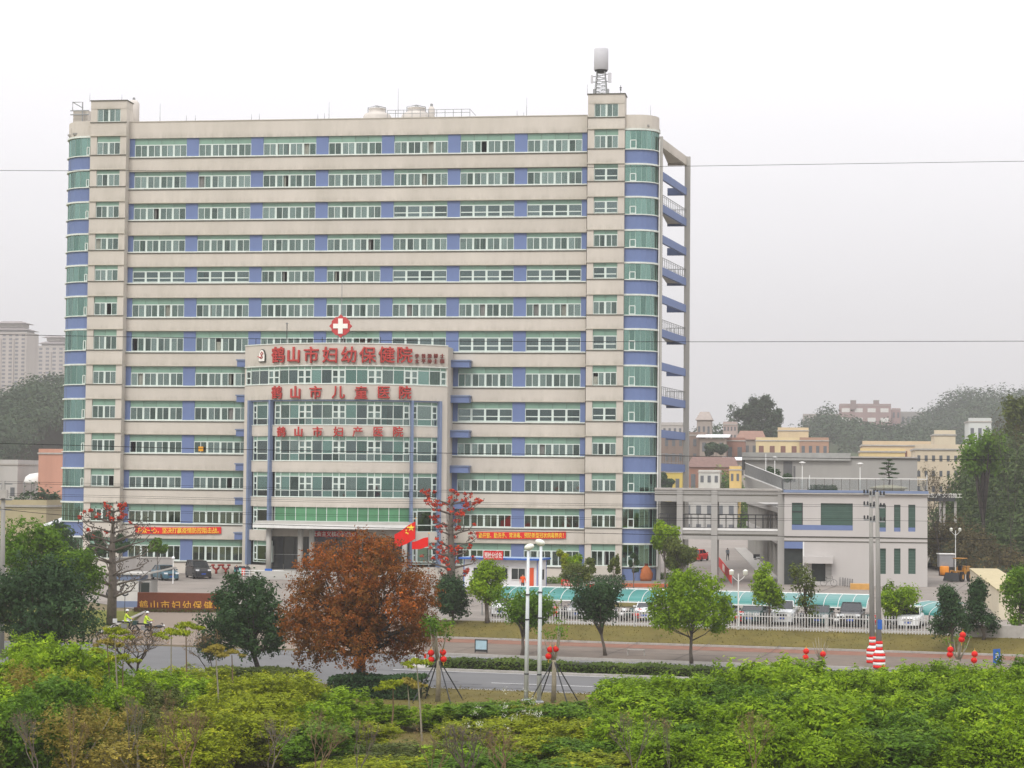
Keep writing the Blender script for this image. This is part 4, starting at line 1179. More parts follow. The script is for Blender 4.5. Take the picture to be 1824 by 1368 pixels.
# local frame of the wing: +y along the wing (away), -x towards the yard
mb = MB(); mb.box(3.0, 9, 0, wl, 0, 7.0); part('rear_wall', mb, srgb('wing_wall', (96, 95, 92), rough=0.9, var=0.08), WNG)  # wall colour darkened to imitate shade in the gaps between the columns
for z0, z1 in ((3.6, 4.3), (7.0, 7.6)): mb = MB(); mb.box(-0.15, 9, 0, wl, z0, z1); part('floor_beam', mb, GREYW, WNG)
cm_ = MB(); cm_.box(-0.1, 0.3, -0.2, 0.2, 0, 3.6); c1 = cm_.mesh('column', GREYW); cm_ = MB(); cm_.box(-0.1, 0.3, -0.2, 0.2, 4.3, 7.0); c2 = cm_.mesh('column', GREYW)
k = 0.4
while k < wl: inst(c1, 'column', WNG, (0, k, 0)); inst(c2, 'column', WNG, (0, k, 0)); k += 9.0
dm = MB(); dm.box(2.93, 2.997, 0, 1.3, 0.1, 2.6); dm = dm.mesh('doorway', DGL); k = 2
while k < wl - 3: inst(dm, 'doorway', WNG, (0, k, 0)); inst(dm, 'doorway', WNG, (0, k, 4.3)); k += 4.2
mb = MB(); mb.box(-1.9, -0.2, 0, wl, 0.02, 0.16); o = part('apron', mb, KERB, WNG)

# covered bridge
FBr = Fr(at(1172, 915, 212.0), HA)
BRG = thing('covered_bridge', 'grey concrete footbridge on columns joining the hospital to the annexe', 'bridge', tuple(FBr.P), -HA)
fx = lambda px, py=915, d=0.0: FBr.x(px, py, d)
fz = lambda py, px=1290, d=0.0: FBr.z(px, py, d)
x0, x1 = fx(1166), fx(1399)
W_ = 3.4
mb = MB(); mb.box(x0, x1, 0, 0.3, fz(894), fz(873.5)); part('top_beam', mb, GREYW, BRG)
mb = MB(); mb.box(x0, x1, W_, W_ + 0.3, fz(894), fz(873.5)); part('top_beam', mb, GREYW, BRG)
mb = MB(); mb.box(x0, x1, -0.12, W_ + 0.4, fz(873.3), fz(869.8)); part('roof_slab', mb, KERB, BRG)
mb = MB(); mb.box(x0, x1, -0.04, -0.002, fz(882.5), fz(881)); part('groove', mb, JOINT, BRG)
for a, b, M, yy in ((941, 945, WHITEP, -0.06), (945.2, 951, GREYW, 0), (951.2, 953.2, JOINT, -0.03), (953.4, 961.5, GREYW, -0.02)):
    mb = MB(); mb.box(x0, x1, yy, 0.3, fz(b), fz(a)); part('lower_beam', mb, M, BRG)
mb = MB(); mb.box(x0, x1, W_, W_ + 0.3, fz(961), fz(941)); part('lower_beam', mb, GREYW, BRG)
mb = MB(); mb.box(x0, x1, 0.31, W_ - 0.01, fz(951), fz(945)); part('deck', mb, GREYW, BRG)
for pa, pb, M in ((1205.5, 1216, GREYW), (1267, 1278, GREYW), (1385.5, 1397.5, GREYW)):
    mb = MB(); mb.box(fx(pa), fx(pb), -0.14, 0.4, -1.4, fz(874)); part('column', mb, M, BRG)
    mb = MB(); mb.box(fx(pa), fx(pb), W_ - 0.1, W_ + 0.4, -1.4, fz(894)); part('column', mb, M, BRG)
for pa, pb in ((1172, 1205), (1217, 1266), (1279, 1385)):
    mb = MB(); a, b = fx(pa), fx(pb); n = max(2, int((b - a) / 0.68))
    for dpt in (0.5, W_ - 0.2):
        for k in range(n + 1): mb.boxc((a + (b - a) * k / n, dpt, (fz(941) + fz(917)) / 2), (0.05, 0.05, fz(917) - fz(941)))
        for zz in (fz(917), fz(924)): mb.tube([(a, dpt, zz), (b, dpt, zz)], 0.03, 5)
    part('railing', mb, DARKM, BRG)
for pa, pb in ((1226, 1229), (1253, 1257)):
    mb = MB(); mb.box(fx(1216.5), fx(1227), W_ + 0.31, W_ + 0.5, fz(940), fz(895)); 
mb = MB(); mb.box(fx(1172), fx(1204), W_ + 0.45, W_ + 0.6, fz(940), fz(895)); part('end_screen', mb, srgb('dark_grey_wall', (104, 104, 100), rough=0.9), BRG)

# ------------------------------------------------------------------ fence on the bank
tFn = 149.0
sF0, sF1 = s_at(868, 1100, tFn), s_at(1690, 1130, tFn)
FEN = thing('picket_fence', 'long white metal picket fence on the grass bank in front of the bicycle shed', 'fence', tuple(rd(sF0, tFn)), -RA)
WFN = srgb('white_fence_paint', (196, 196, 194), rough=0.6, var=0.08, scale=3, rnd=0.06, dirt=0.25, dirtcol=lin((130, 128, 120)))
L = sF1 - sF0
pk = MB(); pk.prism([(-0.03, -0.012), (0.03, -0.012), (0.03, 0.012), (-0.03, 0.012)], 0.05, 1.24); pk.add([(-0.03, -0.012, 1.24), (0.03, -0.012, 1.24), (0.03, 0.012, 1.24), (-0.03, 0.012, 1.24), (0, 0, 1.32)], [(0, 1, 4), (1, 2, 4), (2, 3, 4), (3, 0, 4)])
pkm = pk.mesh('picket', WFN)
n = int(L / 0.205)
for k in range(n):
    inst(pkm, 'picket', FEN, (0.1 + k * 0.205, R.uniform(-0.006, 0.006), R.uniform(-0.015, 0.015)))
for zz in (0.22, 1.0): mb = MB(); mb.box(0, L, 0.013, 0.05, zz, zz + 0.06); part('rail', mb, WFN, FEN)
mb = MB(); mb.box(-0.05, 0.05, 0.05, 0.14, -0.1, 1.3); pm = mb.mesh('post', WFN)
for k in range(int(L / 2.8) + 1): inst(pm, 'post', FEN, (k * 2.8, 0, 0))
mb = MB(); c = rd(sF1 + 4.3, tFn); mb.boxc((0, 0, 0.4), (8.2, 0.2, 0.9)); o = part('low_wall', mb, KERB); o.location = c; o.rotation_euler = (0, 0, -RA)
tag(o, 'low pale kerb wall at the right end of the white picket fence', 'wall')

# parking canopy
tS = 156.5
SHR = srgb('teal_roof_sheet', (52, 132, 126), rough=0.3, var=0.06, scale=0.8, spec=0.5, rnd=0.05, trans=0.12, dirt=0.2, dirtcol=lin((92, 140, 134)))
sS0, sS1 = s_at(868, 1060, tS), s_at(1548, 1060, tS)
zS1 = tpt(1300, 1053.5, tS + 1.8).z; zS0 = tpt(1300, 1077.5, tS - 1.6).z
zg = gz(tS)
SHD = thing('parking_canopy', 'long curved teal canopy on steel posts above parked cars and scooters', 'shelter', tuple(rd(sS0, tS, zg)), -RA)
L = sS1 - sS0; npn = 28; pw = L / npn
prof = []
for k in range(9):
    f = k / 8; a = f * PI / 2
    prof.append((1.8 - 3.4 * (1 - math.cos(a)) ** 1.0 * 1.0, (zS0 - zg) + (zS1 - zS0) * math.cos(a) ** 0.9 if k < 8 else zS0 - zg))
prof = [(1.8 - 3.4 * math.sin(k / 8 * PI / 2), (zS0 - zg) + (zS1 - zS0) * (math.cos(k / 8 * PI / 2) if k < 8 else 0)) for k in range(9)]
pmb = MB()
for (ya, za), (yb, zb_) in zip(prof, prof[1:]):
    pmb.add([(0.03, ya, za), (pw - 0.03, ya, za), (pw - 0.03, yb, zb_), (0.03, yb, zb_), (0.03, ya, za - 0.02), (pw - 0.03, ya, za - 0.02), (pw - 0.03, yb, zb_ - 0.02), (0.03, yb, zb_ - 0.02)], [(0, 3, 2, 1), (4, 5, 6, 7), (0, 1, 5, 4), (2, 3, 7, 6), (1, 2, 6, 5), (3, 0, 4, 7)])
pmm = pmb.mesh('roof_panel', SHR)
rbm = MB(); rbm.tube([(0, y, z + 0.01) for y, z in prof], 0.022, 5); rbm = rbm.mesh('roof_rib', WHITEP)
pom = MB(); pom.box(-0.05, 0.05, 1.6, 1.7, 0, zS1 - zg - 0.05); pom.box(-0.04, 0.04, -1.4, -1.33, 0, zS0 - zg + 0.1); pom = pom.mesh('post', STEEL)
for k in range(npn):
    inst(pmm, 'roof_panel', SHD, (k * pw, 0, 0)); inst(rbm, 'roof_rib', SHD, (k * pw, 0, 0))
    if k % 3 == 0: inst(pom, 'post', SHD, (k * pw, 0, 0))
inst(rbm, 'roof_rib', SHD, (L, 0, 0))
mb = MB(); mb.tube([(0, -1.6, zS0 - zg), (L, -1.6, zS0 - zg)], 0.05, 5); mb.tube([(0, 1.8, zS1 - zg), (L, 1.8, zS1 - zg)], 0.05, 5); part('eaves_beam', mb, WHITEP, SHD)
sheet('parking_floor', sF0, 70, 150.01, 162, YARD, 0.016)
# second, shorter canopy
p = tpt(1632, 1062, 159); SH2 = thing('parking_canopy', 'short tilted teal canopy between the bushes right of the twin poles', 'shelter', (p.x, p.y, gz(159)), -RA - 0.5)
for k in range(3):
    inst(pmm, 'roof_panel', SH2, (k * 1.1, 0, -0.5)); inst(rbm, 'roof_rib', SH2, (k * 1.1, 0, -0.5))
inst(pom, 'post', SH2, (0.1, 0, -0.5)); inst(pom, 'post', SH2, (3.2, 0, -0.5))

# hedge in the median: trimmed box plants as one mass, small yellow shrubs along its far edge
HEDG = leafmat('hedge_leaf', (0.035, 0.06, 0.012), (0.10, 0.15, 0.025), (0.17, 0.20, 0.04))
def hedge_mass(name, s0, s1, t0, t1, h, M, n, size=0.09, seed=3, zb=None, wob=0.08):
    g = np.random.RandomState(seed)
    S = g.uniform(s0, s1, n); T = g.uniform(t0, t1, n); top = g.rand(n) < 0.6
    H = np.where(top, h, g.rand(n) * h); T = np.where(top, T, np.where(g.rand(n) < 0.7, t0, t1))
    H = H + wob * (np.sin(S * 2.1) + np.sin(S * 0.73 + 2)) * 0.6 + g.normal(size=n) * 0.05; T = T + g.normal(size=n) * 0.06
    z = gz((t0 + t1) / 2) if zb is None else zb
    P = np.stack([S * ES.x + T * ET.x, S * ES.y + T * ET.y, z + H], 1)
    nn = g.normal(size=(n, 3)) * 0.6 + np.array([-0.2, -0.5, 0.8]); nn /= np.linalg.norm(nn, axis=1)[:, None]
    a = np.cross(nn, g.normal(size=(n, 3))); a /= np.linalg.norm(a, axis=1)[:, None]; b = np.cross(nn, a)
    sz = size * (0.6 + 0.8 * g.rand(n)); A = a * sz[:, None]; B = b * (sz * 0.6)[:, None]
    V = np.stack([P - A, P + B, P + A, P - B], 1).reshape(-1, 3)
    me = bpy.data.meshes.new(name); me.vertices.add(4 * n); me.vertices.foreach_set('co', V.ravel())
    me.loops.add(4 * n); me.loops.foreach_set('vertex_index', np.arange(4 * n, dtype=np.int32)); me.polygons.add(n); me.polygons.foreach_set('loop_start', np.arange(0, 4 * n, 4, dtype=np.int32)); me.update(calc_edges=True)
    ct = 0.5 + 0.3 * np.sin(S * 1.3) * np.sin(S * 0.41 + 1) + 0.35 * (g.rand(n) - 0.5)
    at_ = me.attributes.new("tint", 'FLOAT', 'FACE'); at_.data.foreach_set('value', np.clip(ct, 0, 1).astype(np.float32)); me.materials.append(M)
    return me
GRS = leafmat('grass_blade', (0.085, 0.075, 0.016), (0.14, 0.115, 0.025), (0.19, 0.15, 0.035))
for (a_, b_, c_, d_, n__, sd) in ((-70, 55, 84, 109.7, 42000, 31), (s_at(745, 1150, 145), 60, 144.8, 148.9, 14000, 32)):
    o = inst(hedge_mass('grass', a_, b_, c_, d_, 0.03, GRS, n__, 0.05, sd, wob=0.0), 'grass'); o['kind'] = 'stuff'
    if c_ > 100:
        v = np.empty(len(o.data.vertices) * 3); o.data.vertices.foreach_get('co', v); v = v.reshape(-1, 3); t_ = v[:, 0] * ET.x + v[:, 1] * ET.y
        v[:, 2] += np.interp(t_, [a for a, _ in ZK], [b for _, b in ZK]) - gz((c_ + d_) / 2); o.data.vertices.foreach_set('co', v.ravel())
HG = thing('median_hedge', 'low clipped green hedge on the kerbed strip between the carriageways', 'hedge', (0, 0, 0))
inst(hedge_mass('foliage', sN + 1.0, 62, tM0 + 0.35, tM1 - 0.35, 0.62, HEDG, 26000, 0.10), 'foliage', HG)
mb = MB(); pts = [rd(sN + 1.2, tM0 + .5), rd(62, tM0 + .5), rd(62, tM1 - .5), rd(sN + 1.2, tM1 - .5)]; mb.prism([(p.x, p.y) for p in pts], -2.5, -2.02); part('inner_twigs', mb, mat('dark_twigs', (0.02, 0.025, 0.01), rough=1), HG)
# ================================================================== TREES AND SHRUBS
BARK = mat('grey_bark', (0.13, 0.11, 0.09), rough=1, var=0.25, scale=4, bump=0.8)
BARKD = mat('dark_bark', (0.06, 0.05, 0.042), rough=1, var=0.25, scale=4, bump=0.8)
BARKP = mat('pale_stem', (0.26, 0.23, 0.17), rough=1, var=0.25, scale=5)
BARKB = mat('brown_twig', (0.17, 0.115, 0.065), rough=1, var=0.3, scale=4)
LF_DARK = leafmat('dark_leaf', (0.018, 0.042, 0.018), (0.050, 0.10, 0.035), (0.11, 0.18, 0.06))
LF_MID = leafmat('mid_leaf', (0.030, 0.080, 0.006), (0.13, 0.24, 0.016), (0.30, 0.40, 0.035), trans=0.3)
LF_BRT = leafmat('bright_leaf', (0.050, 0.105, 0.004), (0.25, 0.39, 0.012), (0.50, 0.60, 0.035), trans=0.32)
LF_YG = leafmat('yellow_green_leaf', (0.08, 0.115, 0.005), (0.31, 0.36, 0.014), (0.58, 0.52, 0.035), trans=0.3)
LF_OCH = leafmat('ochre_leaf', (0.13, 0.11, 0.02), (0.32, 0.26, 0.045), (0.55, 0.38, 0.06))
LF_OLV = leafmat('olive_leaf', (0.04, 0.06, 0.014), (0.12, 0.15, 0.03), (0.24, 0.24, 0.05))
LF_RED = leafmat('russet_leaf', (0.060, 0.058, 0.014), (0.29, 0.088, 0.016), (0.72, 0.19, 0.025), trans=0.25)
LF_DRY = leafmat('dry_leaf', (0.131, 0.087, 0.043), (0.290, 0.189, 0.087), (0.435, 0.290, 0.131))
FL_RED = leafmat('red_blossom', (0.40, 0.03, 0.015), (0.62, 0.06, 0.02), (0.7, 0.12, 0.03), trans=0.2)
FL_WHT = leafmat('white_blossom', (0.6, 0.62, 0.5), (0.75, 0.75, 0.62), trans=0.2)

def ptree(name, label, cat, bx, by, x0, x1, yt, yb, M, bark=BARK, Y=None, n=3500, size=0.12, seed=1, **k):
    """tree placed by where its foot, sides, top and crown bottom stand in the photograph"""
    if Y is None: b = onground(bx, by)
    else:
        p = at(bx, 1000, Y); b = Vector((p.x, p.y, gz_at(p.x, p.y)))
    Yb = b.y; sc = Yb / FPX; cx = (x0 + x1) / 2
    zt, zb = h_at(cx, yt, Yb), h_at(cx, yb, Yb)
    return tree(name, label, cat, tuple(b), (x1 - x0) * sc * 0.98, zt - zb, max(0.2, zb - b.z), M, bark, n=n, size=size, seed=seed, lean=((cx - bx) * sc, 0), rz=0, **k)

# big russet tree beside the road
ptree('russet_tree', 'broad russet-leaved tree at the near edge of the road in front of the hospital doors', 'tree', 640, 1232, 484, 792, 936, 1196, LF_RED, BARKD, n=64000, size=0.075, seed=5, lobes=60, shape='dome', rb=0.30, fill=0.6, clump=12)
ptree('green_tree', 'dark green round tree standing left of the russet tree', 'tree', 466, 1208, 346, 520, 1018, 1176, LF_DARK, BARKD, n=18000, size=0.10, seed=9, lobes=34, shape='dome', rb=0.17, fill=0.55, clump=9)
ptree('green_tree', 'big dark green tree filling the left edge beside the entrance lawn', 'tree', 70, 1200, -60, 188, 985, 1185, LF_DARK, BARKD, Y=122, n=20000, size=0.11, seed=11, lobes=34, rb=0.25, fill=0.55, clump=9)
ptree('green_tree', 'mid green tree behind the concrete pole at the left edge', 'tree', 45, 1120, -20, 130, 920, 1060, LF_MID, BARK, Y=150, n=11000, size=0.13, seed=12, lobes=22, rb=0.2, fill=0.6, clump=8)
ptree('green_tree', 'mid green tree in front of the blue corner, left of the bare kapok', 'tree', 150, 1100, 95, 190, 975, 1060, LF_MID, BARK, Y=148, n=8000, size=0.12, seed=13, lobes=18, rb=0.15, fill=0.6, clump=8)
ptree('conifer_tree', 'dark feathery conifer in front of the hospital left corner', 'tree', 112, 1020, 80, 142, 925, 1005, LF_DARK, BARKD, Y=205, n=5000, size=0.15, seed=14, lobes=14, shape='cone', fill=0.7)
ptree('green_tree', 'clipped round dark tree left of the guardhouse by the first window', 'tree', 172, 1010, 150, 190, 945, 990, LF_DARK, BARK, Y=205, n=3500, size=0.14, seed=15, lobes=9, fill=0.5)
ptree('green_tree', 'small round tree over the grey wall near the guardhouse, left one', 'tree', 213, 1008, 196, 232, 950, 985, LF_DARK, BARK, Y=208, n=3000, size=0.13, seed=16, lobes=8, fill=0.5)
ptree('green_tree', 'small round tree over the grey wall below the left red banner', 'tree', 281, 1005, 262, 300, 958, 985, LF_MID, BARK, Y=205, n=3500, size=0.12, seed=17, lobes=9, fill=0.5)
# row along the pavement and bank
ptree('green_tree', 'dark green tree right beside the russet tree, on the bank', 'tree', 808, 1112, 768, 838, 1018, 1102, LF_DARK, BARKD, n=7500, size=0.11, seed=18, lobes=18, shape='cone', fill=0.6, clump=7)
ptree('green_tree', 'bright green upright tree at the left end of the picket fence', 'tree', 868, 1110, 830, 900, 997, 1075, LF_BRT, BARK, n=6500, size=0.11, seed=19, lobes=16, rb=0.17, fill=0.6, clump=7)
ptree('green_tree', 'olive green spreading tree on the pavement left of the twin lamp posts', 'tree', 930, 1168, 868, 1000, 1045, 1120, LF_MID, BARK, n=8000, size=0.10, seed=20, lobes=22, shape='vase', rb=0.12, fill=0.7, clump=7)
ptree('green_tree', 'dark spreading tree on the pavement right of the twin lamp posts', 'tree', 1078, 1168, 1005, 1118, 1022, 1112, LF_DARK, BARK, n=9000, size=0.10, seed=21, lobes=24, shape='vase', rb=0.11, fill=0.65, clump=7)
ptree('green_tree', 'wide bright green tree on the pavement in front of the teal canopy', 'tree', 1232, 1182, 1150, 1312, 1010, 1130, LF_BRT, BARK, n=15000, size=0.10, seed=22, lobes=30, shape='dome', rb=0.12, fill=0.6, clump=8)
ptree('green_tree', 'yellow green slender tree in front of the gallery driveway', 'tree', 1372, 1118, 1338, 1400, 1000, 1085, LF_BRT, BARK, Y=153, n=5200, size=0.10, seed=23, lobes=14, shape='cone', fill=0.65, clump=7)
ptree('sparse_tree', 'thin-leaved forked tree in front of the annexe door', 'tree', 1438, 1128, 1402, 1464, 1000, 1105, LF_OLV, BARKD, Y=152, n=1700, size=0.10, seed=24, lobes=16, shape='vase', rb=0.10, fill=0.9)
ptree('green_tree', 'bright bushy tree right of the twin concrete poles', 'tree', 1597, 1125, 1562, 1642, 1035, 1105, LF_BRT, BARK, Y=152, n=6500, size=0.10, seed=25, lobes=18, rb=0.16, fill=0.6, clump=7)
ptree('green_tree', 'dark tree with pointed tips left of the cream wall', 'tree', 1700, 1160, 1650, 1730, 1036, 1135, LF_DARK, BARK, n=6500, size=0.10, seed=26, lobes=20, shape='cone', fill=0.7, clump=6)
ptree('green_tree', 'dark tree with pointed tips in front of the cream wall', 'tree', 1752, 1140, 1712, 1782, 1028, 1130, LF_DARK, BARK, n=6500, size=0.10, seed=27, lobes=20, shape='cone', fill=0.7, clump=6)
ptree('green_tree', 'mid green tree cut by the right edge beside the cream wall', 'tree', 1815, 1140, 1782, 1860, 1010, 1125, LF_MID, BARK, Y=150, n=7500, size=0.11, seed=28, lobes=18, fill=0.6, clump=7)
# in the forecourt
ptree('green_tree', 'light green feathery tree at the rounded corner of the hospital', 'tree', 1185, 1015, 1157, 1212, 925, 985, LF_BRT, BARK, Y=196, n=5200, size=0.14, seed=29, lobes=14, fill=0.65)
ptree('green_tree', 'dull green tree under the covered bridge', 'tree', 1218, 1025, 1180, 1245, 955, 1018, LF_OLV, BARK, Y=192, n=6500, size=0.14, seed=30, lobes=16, fill=0.6)
for i, (x, yt, w, M, lab) in enumerate(((1003, 978, 26, LF_YG, 'small yellow green tree behind the white cabin'), (1024, 985, 30, LF_BRT, 'small light green tree behind the cabin, beside a twin-arm lamp'), (1050, 992, 26, LF_OLV, 'small dark tree left of the floodlight mast'), (1094, 988, 24, LF_OLV, 'small slim tree right of the floodlight mast'), (1129, 984, 20, LF_DARK, 'small round-headed tree at the foot of the green corner glass'))):
    ptree('young_tree', lab, 'tree', x, 1030, x - w / 2, x + w / 2, yt, yt + 36, M, BARK, Y=190 - i, n=1500, size=0.12, seed=40 + i, lobes=8, fill=0.8)
ptree('flowering_shrub', 'open shrub with pale blossom right of the white cabin', 'shrub', 1030, 1045, 995, 1060, 1000, 1042, LF_OLV, BARKP, Y=176, n=2600, size=0.10, seed=50, lobes=16, fill=0.9)

def kapok(label, bx, by, ytop, Y, wpx, seed, flow, top):
    p = at(bx, 1000, Y); b = Vector((p.x, p.y, gz_at(p.x, p.y))); H = h_at(bx, ytop, Y) - b.z; sc = Y / FPX
    t = thing('kapok_tree', label, 'tree', tuple(b)); g = random.Random(seed)
    mb = MB(); mb.smooth = True
    mb.tube([(0, 0, 0), (0.05, 0, H * 0.35), (-0.05, 0.03, H * 0.7), (0.04, 0, H * 0.97)], [0.40, 0.33, 0.20, 0.06], 9)
    tips = []
    z = H * 0.22
    while z < H * 0.95:
        f = z / H; L = wpx * sc / 2 * (1.05 if f < 0.6 else 1.15 - 0.75 * (f - 0.6) / 0.4 * (0 if top else 1))
        k = g.randint(3, 5); a0 = g.random() * 6.28
        for j in range(k):
            a = a0 + j * 2 * PI / k + g.uniform(-.3, .3); l = L * g.uniform(0.6, 1.05)
            d = Vector((math.cos(a), math.sin(a), 0)); pts = [Vector((0, 0, z)), Vector((0, 0, z)) + d * l * 0.4 + Vector((0, 0, l * 0.12)), Vector((0, 0, z)) + d * l * 0.75 + Vector((0, 0, l * 0.2)), Vector((0, 0, z)) + d * l + Vector((0, 0, l * 0.42))]
            r0 = 0.14 * (1 - f * 0.55); mb.tube(pts, [r0, r0 * .7, r0 * .5, r0 * .2], 6)
            tips.append((pts[3], f)); tips.append((pts[2], f))
            for q in range(4):
                s = pts[1].lerp(pts[3], g.random()); e = s + Vector((g.uniform(-.6, .6), g.uniform(-.6, .6), g.uniform(0.15, .6))) * (l * 0.38)
                mb.tube([s, e], [r0 * .35, r0 * .12], 4); tips.append((e, f))
        z += H * g.uniform(0.075, 0.11)
    part('trunk', mb, BARK, t)
    lob = [(e.x, e.y, e.z, .2, .2, .14) for e, f in tips if g.random() < flow(f)]
    if lob: inst(leaf_mesh('blossom', FL_RED, lob, len(lob) * 26, 0.10, seed, fill=0.9), 'blossom', t)
    bm = MB()
    for e, f in tips:
        for q in range(2):
            c = e + Vector((g.uniform(-.3, .3), g.uniform(-.3, .3), g.uniform(-.15, .25))); bm.lathe([(0.0, -.05), (0.06, 0), (0.0, .07)], 5, c)
    o = part('buds', bm, BARKD, t); o['kind'] = 'stuff'
    return t
kapok('bare kapok tree with few red flowers left of the guardhouse', 200, 1090, 898, 160, 150, 3, lambda f: 0.03 if f < 0.72 else 0.36, False)
kapok('kapok tree covered in red blossom right of the flags', 803, 1060, 868, 172, 100, 8, lambda f: 0.55 if f < 0.6 else 1.0, True)

def forked(name, label, cat, b, h, w, seed, barkM, leafM=None, depth=6, up=0.55, spread=0.75, n=0, r0=0.09, size=0.06, trunk=0.28, group=None):
    """repeatedly forking shrub; optional small leaves at the tips"""
    t = thing(name, label, cat, tuple(b), 0, group); g = random.Random(seed); mb = MB(); tips = []
    def grow(p, d, l, r, k):
        e = p + d * l; m_ = p.lerp(e, .5) + Vector((g.uniform(-1, 1), g.uniform(-1, 1), 0)) * l * 0.06
        mb.tube([p, m_, e], [r, r * .85, r * .7], 5 if k > 2 else 4)
        if k == 0: tips.append(e); return
        for j in range(2 if g.random() < .7 else 3):
            nd = (d + Vector((g.uniform(-1, 1), g.uniform(-1, 1), g.uniform(-0.2, 0.6) * up)) * spread).normalized()
            grow(e, nd, l * g.uniform(0.68, 0.88), r * 0.66, k - 1)
    grow(Vector((0, 0, 0)), Vector((0, 0, 1)), h * trunk, r0, depth)
    xs = [abs(p.x) for p in tips]; zs = [p.z for p in tips]; sx = w / 2 / max(xs); sz = h / max(zs)
    mb.v = [(v[0] * sx, v[1] * sx, v[2] * sz) for v in mb.v]; tips = [Vector((p.x * sx, p.y * sx, p.z * sz)) for p in tips]
    part('branches', mb, barkM, t)
    if n: inst(leaf_mesh('leaves', leafM, [(p.x, p.y, p.z, .12, .12, .1) for p in tips], n, size, seed, fill=0.9), 'leaves', t)
    return t
b = at(245, 1215, 110); b.z = gz_at(b.x, b.y)
forked('bare_tree', 'leafless forking tree with tan twigs at the left, in front of the motorcycles', 'tree', b, h_at(250, 1112, 110) - b.z, 150 * 110 / FPX, 4, BARKD, LF_DRY, depth=8, n=1500, size=0.035, r0=0.11)
b = at(372, 1215, 112); b.z = gz_at(b.x, b.y)
forked('bare_tree', 'leafless forking tree beside the dark green round tree', 'tree', b, h_at(370, 1120, 112) - b.z, 88 * 112 / FPX, 9, BARKD, LF_DRY, depth=7, n=500, size=0.035, r0=0.09)

# propped street trees hung with lanterns
def propped(label, px, py, ytop, leaf, seed, wpx=40, props=True, yl=None):
    b = onground(px, py); sc = b.y / FPX; H = h_at(px, ytop, b.y) - b.z
    t = thing('young_tree', label, 'tree', tuple(b)); g = random.Random(seed); mb = MB(); mb.smooth = True
    zt = H * 0.52
    mb.tube([(0, 0, 0), (0.02, 0, zt * .5), (0, 0, zt)], [0.14, 0.12, 0.11], 8)
    tips = []
    for j in range(9):
        a = g.random() * 6.28; r = wpx * sc / 2 * g.uniform(.3, 1.0); e = Vector((math.cos(a) * r, math.sin(a) * r, H * g.uniform(.78, 1.0)))
        s = Vector((0, 0, zt * g.uniform(.8, 1))); mb.tube([s, s.lerp(e, .5) + Vector((e.x * .15, e.y * .15, 0)), e], [0.05, 0.03, 0.012], 5); tips.append(e)
    part('trunk', mb, BARKP, t)
    if leaf: inst(leaf_mesh('leaves', LF_MID, [(e.x, e.y, e.z, .5, .5, .35) for e in tips], leaf, 0.07, seed, fill=0.9), 'leaves', t)
    if props:
        pm = MB()
        for j in range(4):
            a = j * PI / 2 + 0.5; pm.tube([(math.cos(a) * 1.5, math.sin(a) * 1.5, -0.02), (math.cos(a) * .1, math.sin(a) * .1, 2.1)], 0.035, 5)
            part('prop', pm, DARKM, t); pm = MB()
    return b, H
YT = {}
YT[0] = propped('young propped tree with red lanterns, right of the russet tree', 780, 1250, 1098, 1100, 61, 52)
YT[1] = propped('young propped tree with a lopped top, right of the twin lamp posts', 986, 1252, 1105, 260, 62, 44)
YT[2] = propped('thin bare-stemmed tree with lanterns in the planted strip, second from right', 1462, 1216, 1135, 0, 63, 40, False)
YT[3] = propped('thin bare-stemmed tree with lanterns near the right edge', 1706, 1226, 1128, 120, 64, 46, False)
def lantern(label, px, py, Y, grp='red lanterns hung in the young trees'):
    p = at(px, py, Y); t = thing('red_lantern', label, 'lantern', tuple(p), 0, grp); t.scale = (.78, .78, .78)
    mb = MB(); mb.smooth = True; mb.lathe([(0.07, -.20), (0.17, -.15), (0.235, 0), (0.17, .15), (0.07, .20)], 14)
    part('shade', mb, srgb('lantern_red', (226, 30, 22), rough=0.45, var=0.06, trans=0.25), t)
    mb = MB(); mb.lathe([(0.01, .40), (0.012, .25), (0.08, .24), (0.08, .20)][::-1], 10); part('cap', mb, srgb('gold_trim', (214, 170, 60), rough=0.4), t); mb = MB(); mb.lathe([(0.02, -.42), (0.03, -.25), (0.08, -.24), (0.08, -.20)], 10); part('tassel', mb, srgb('gold_trim', (214, 170, 60), rough=0.4), t)
for (px, py, Y, w) in ((768, 1163, YT[0][0].y, 'upper left of four on the propped tree beside the russet tree'), (789, 1162, YT[0][0].y, 'upper right of four on the propped tree beside the russet tree'), (768, 1175, YT[0][0].y, 'lower left of four on the propped tree beside the russet tree'), (790, 1174, YT[0][0].y, 'lower right of four on the propped tree beside the russet tree'),
                      (980, 1157, YT[1][0].y, 'upper left of three on the lopped tree'), (990, 1156, YT[1][0].y, 'upper right of three on the lopped tree'), (977, 1169, YT[1][0].y, 'lowest of three on the lopped tree'),
                      (1436, 1160, 117, 'upper of two left of the striped pole guards'), (1435, 1171, 117, 'lower of two left of the striped pole guards'), (1466, 1165, 118, 'alone among bare stems left of the pole guards'),
                      (1715, 1131, 112, 'highest on the tree near the right edge'), (1713, 1139, 112, 'just below the highest on the tree near the right edge'), (1693, 1157, 112, 'upper left pair on the tree near the right edge'), (1692, 1166, 112, 'lower left pair on the tree near the right edge'), (1736, 1165, 112, 'upper of two left of the blue sign'), (1735, 1176, 112, 'lower of two left of the blue sign')):
    lantern('round red lantern, ' + w, px, py, Y)

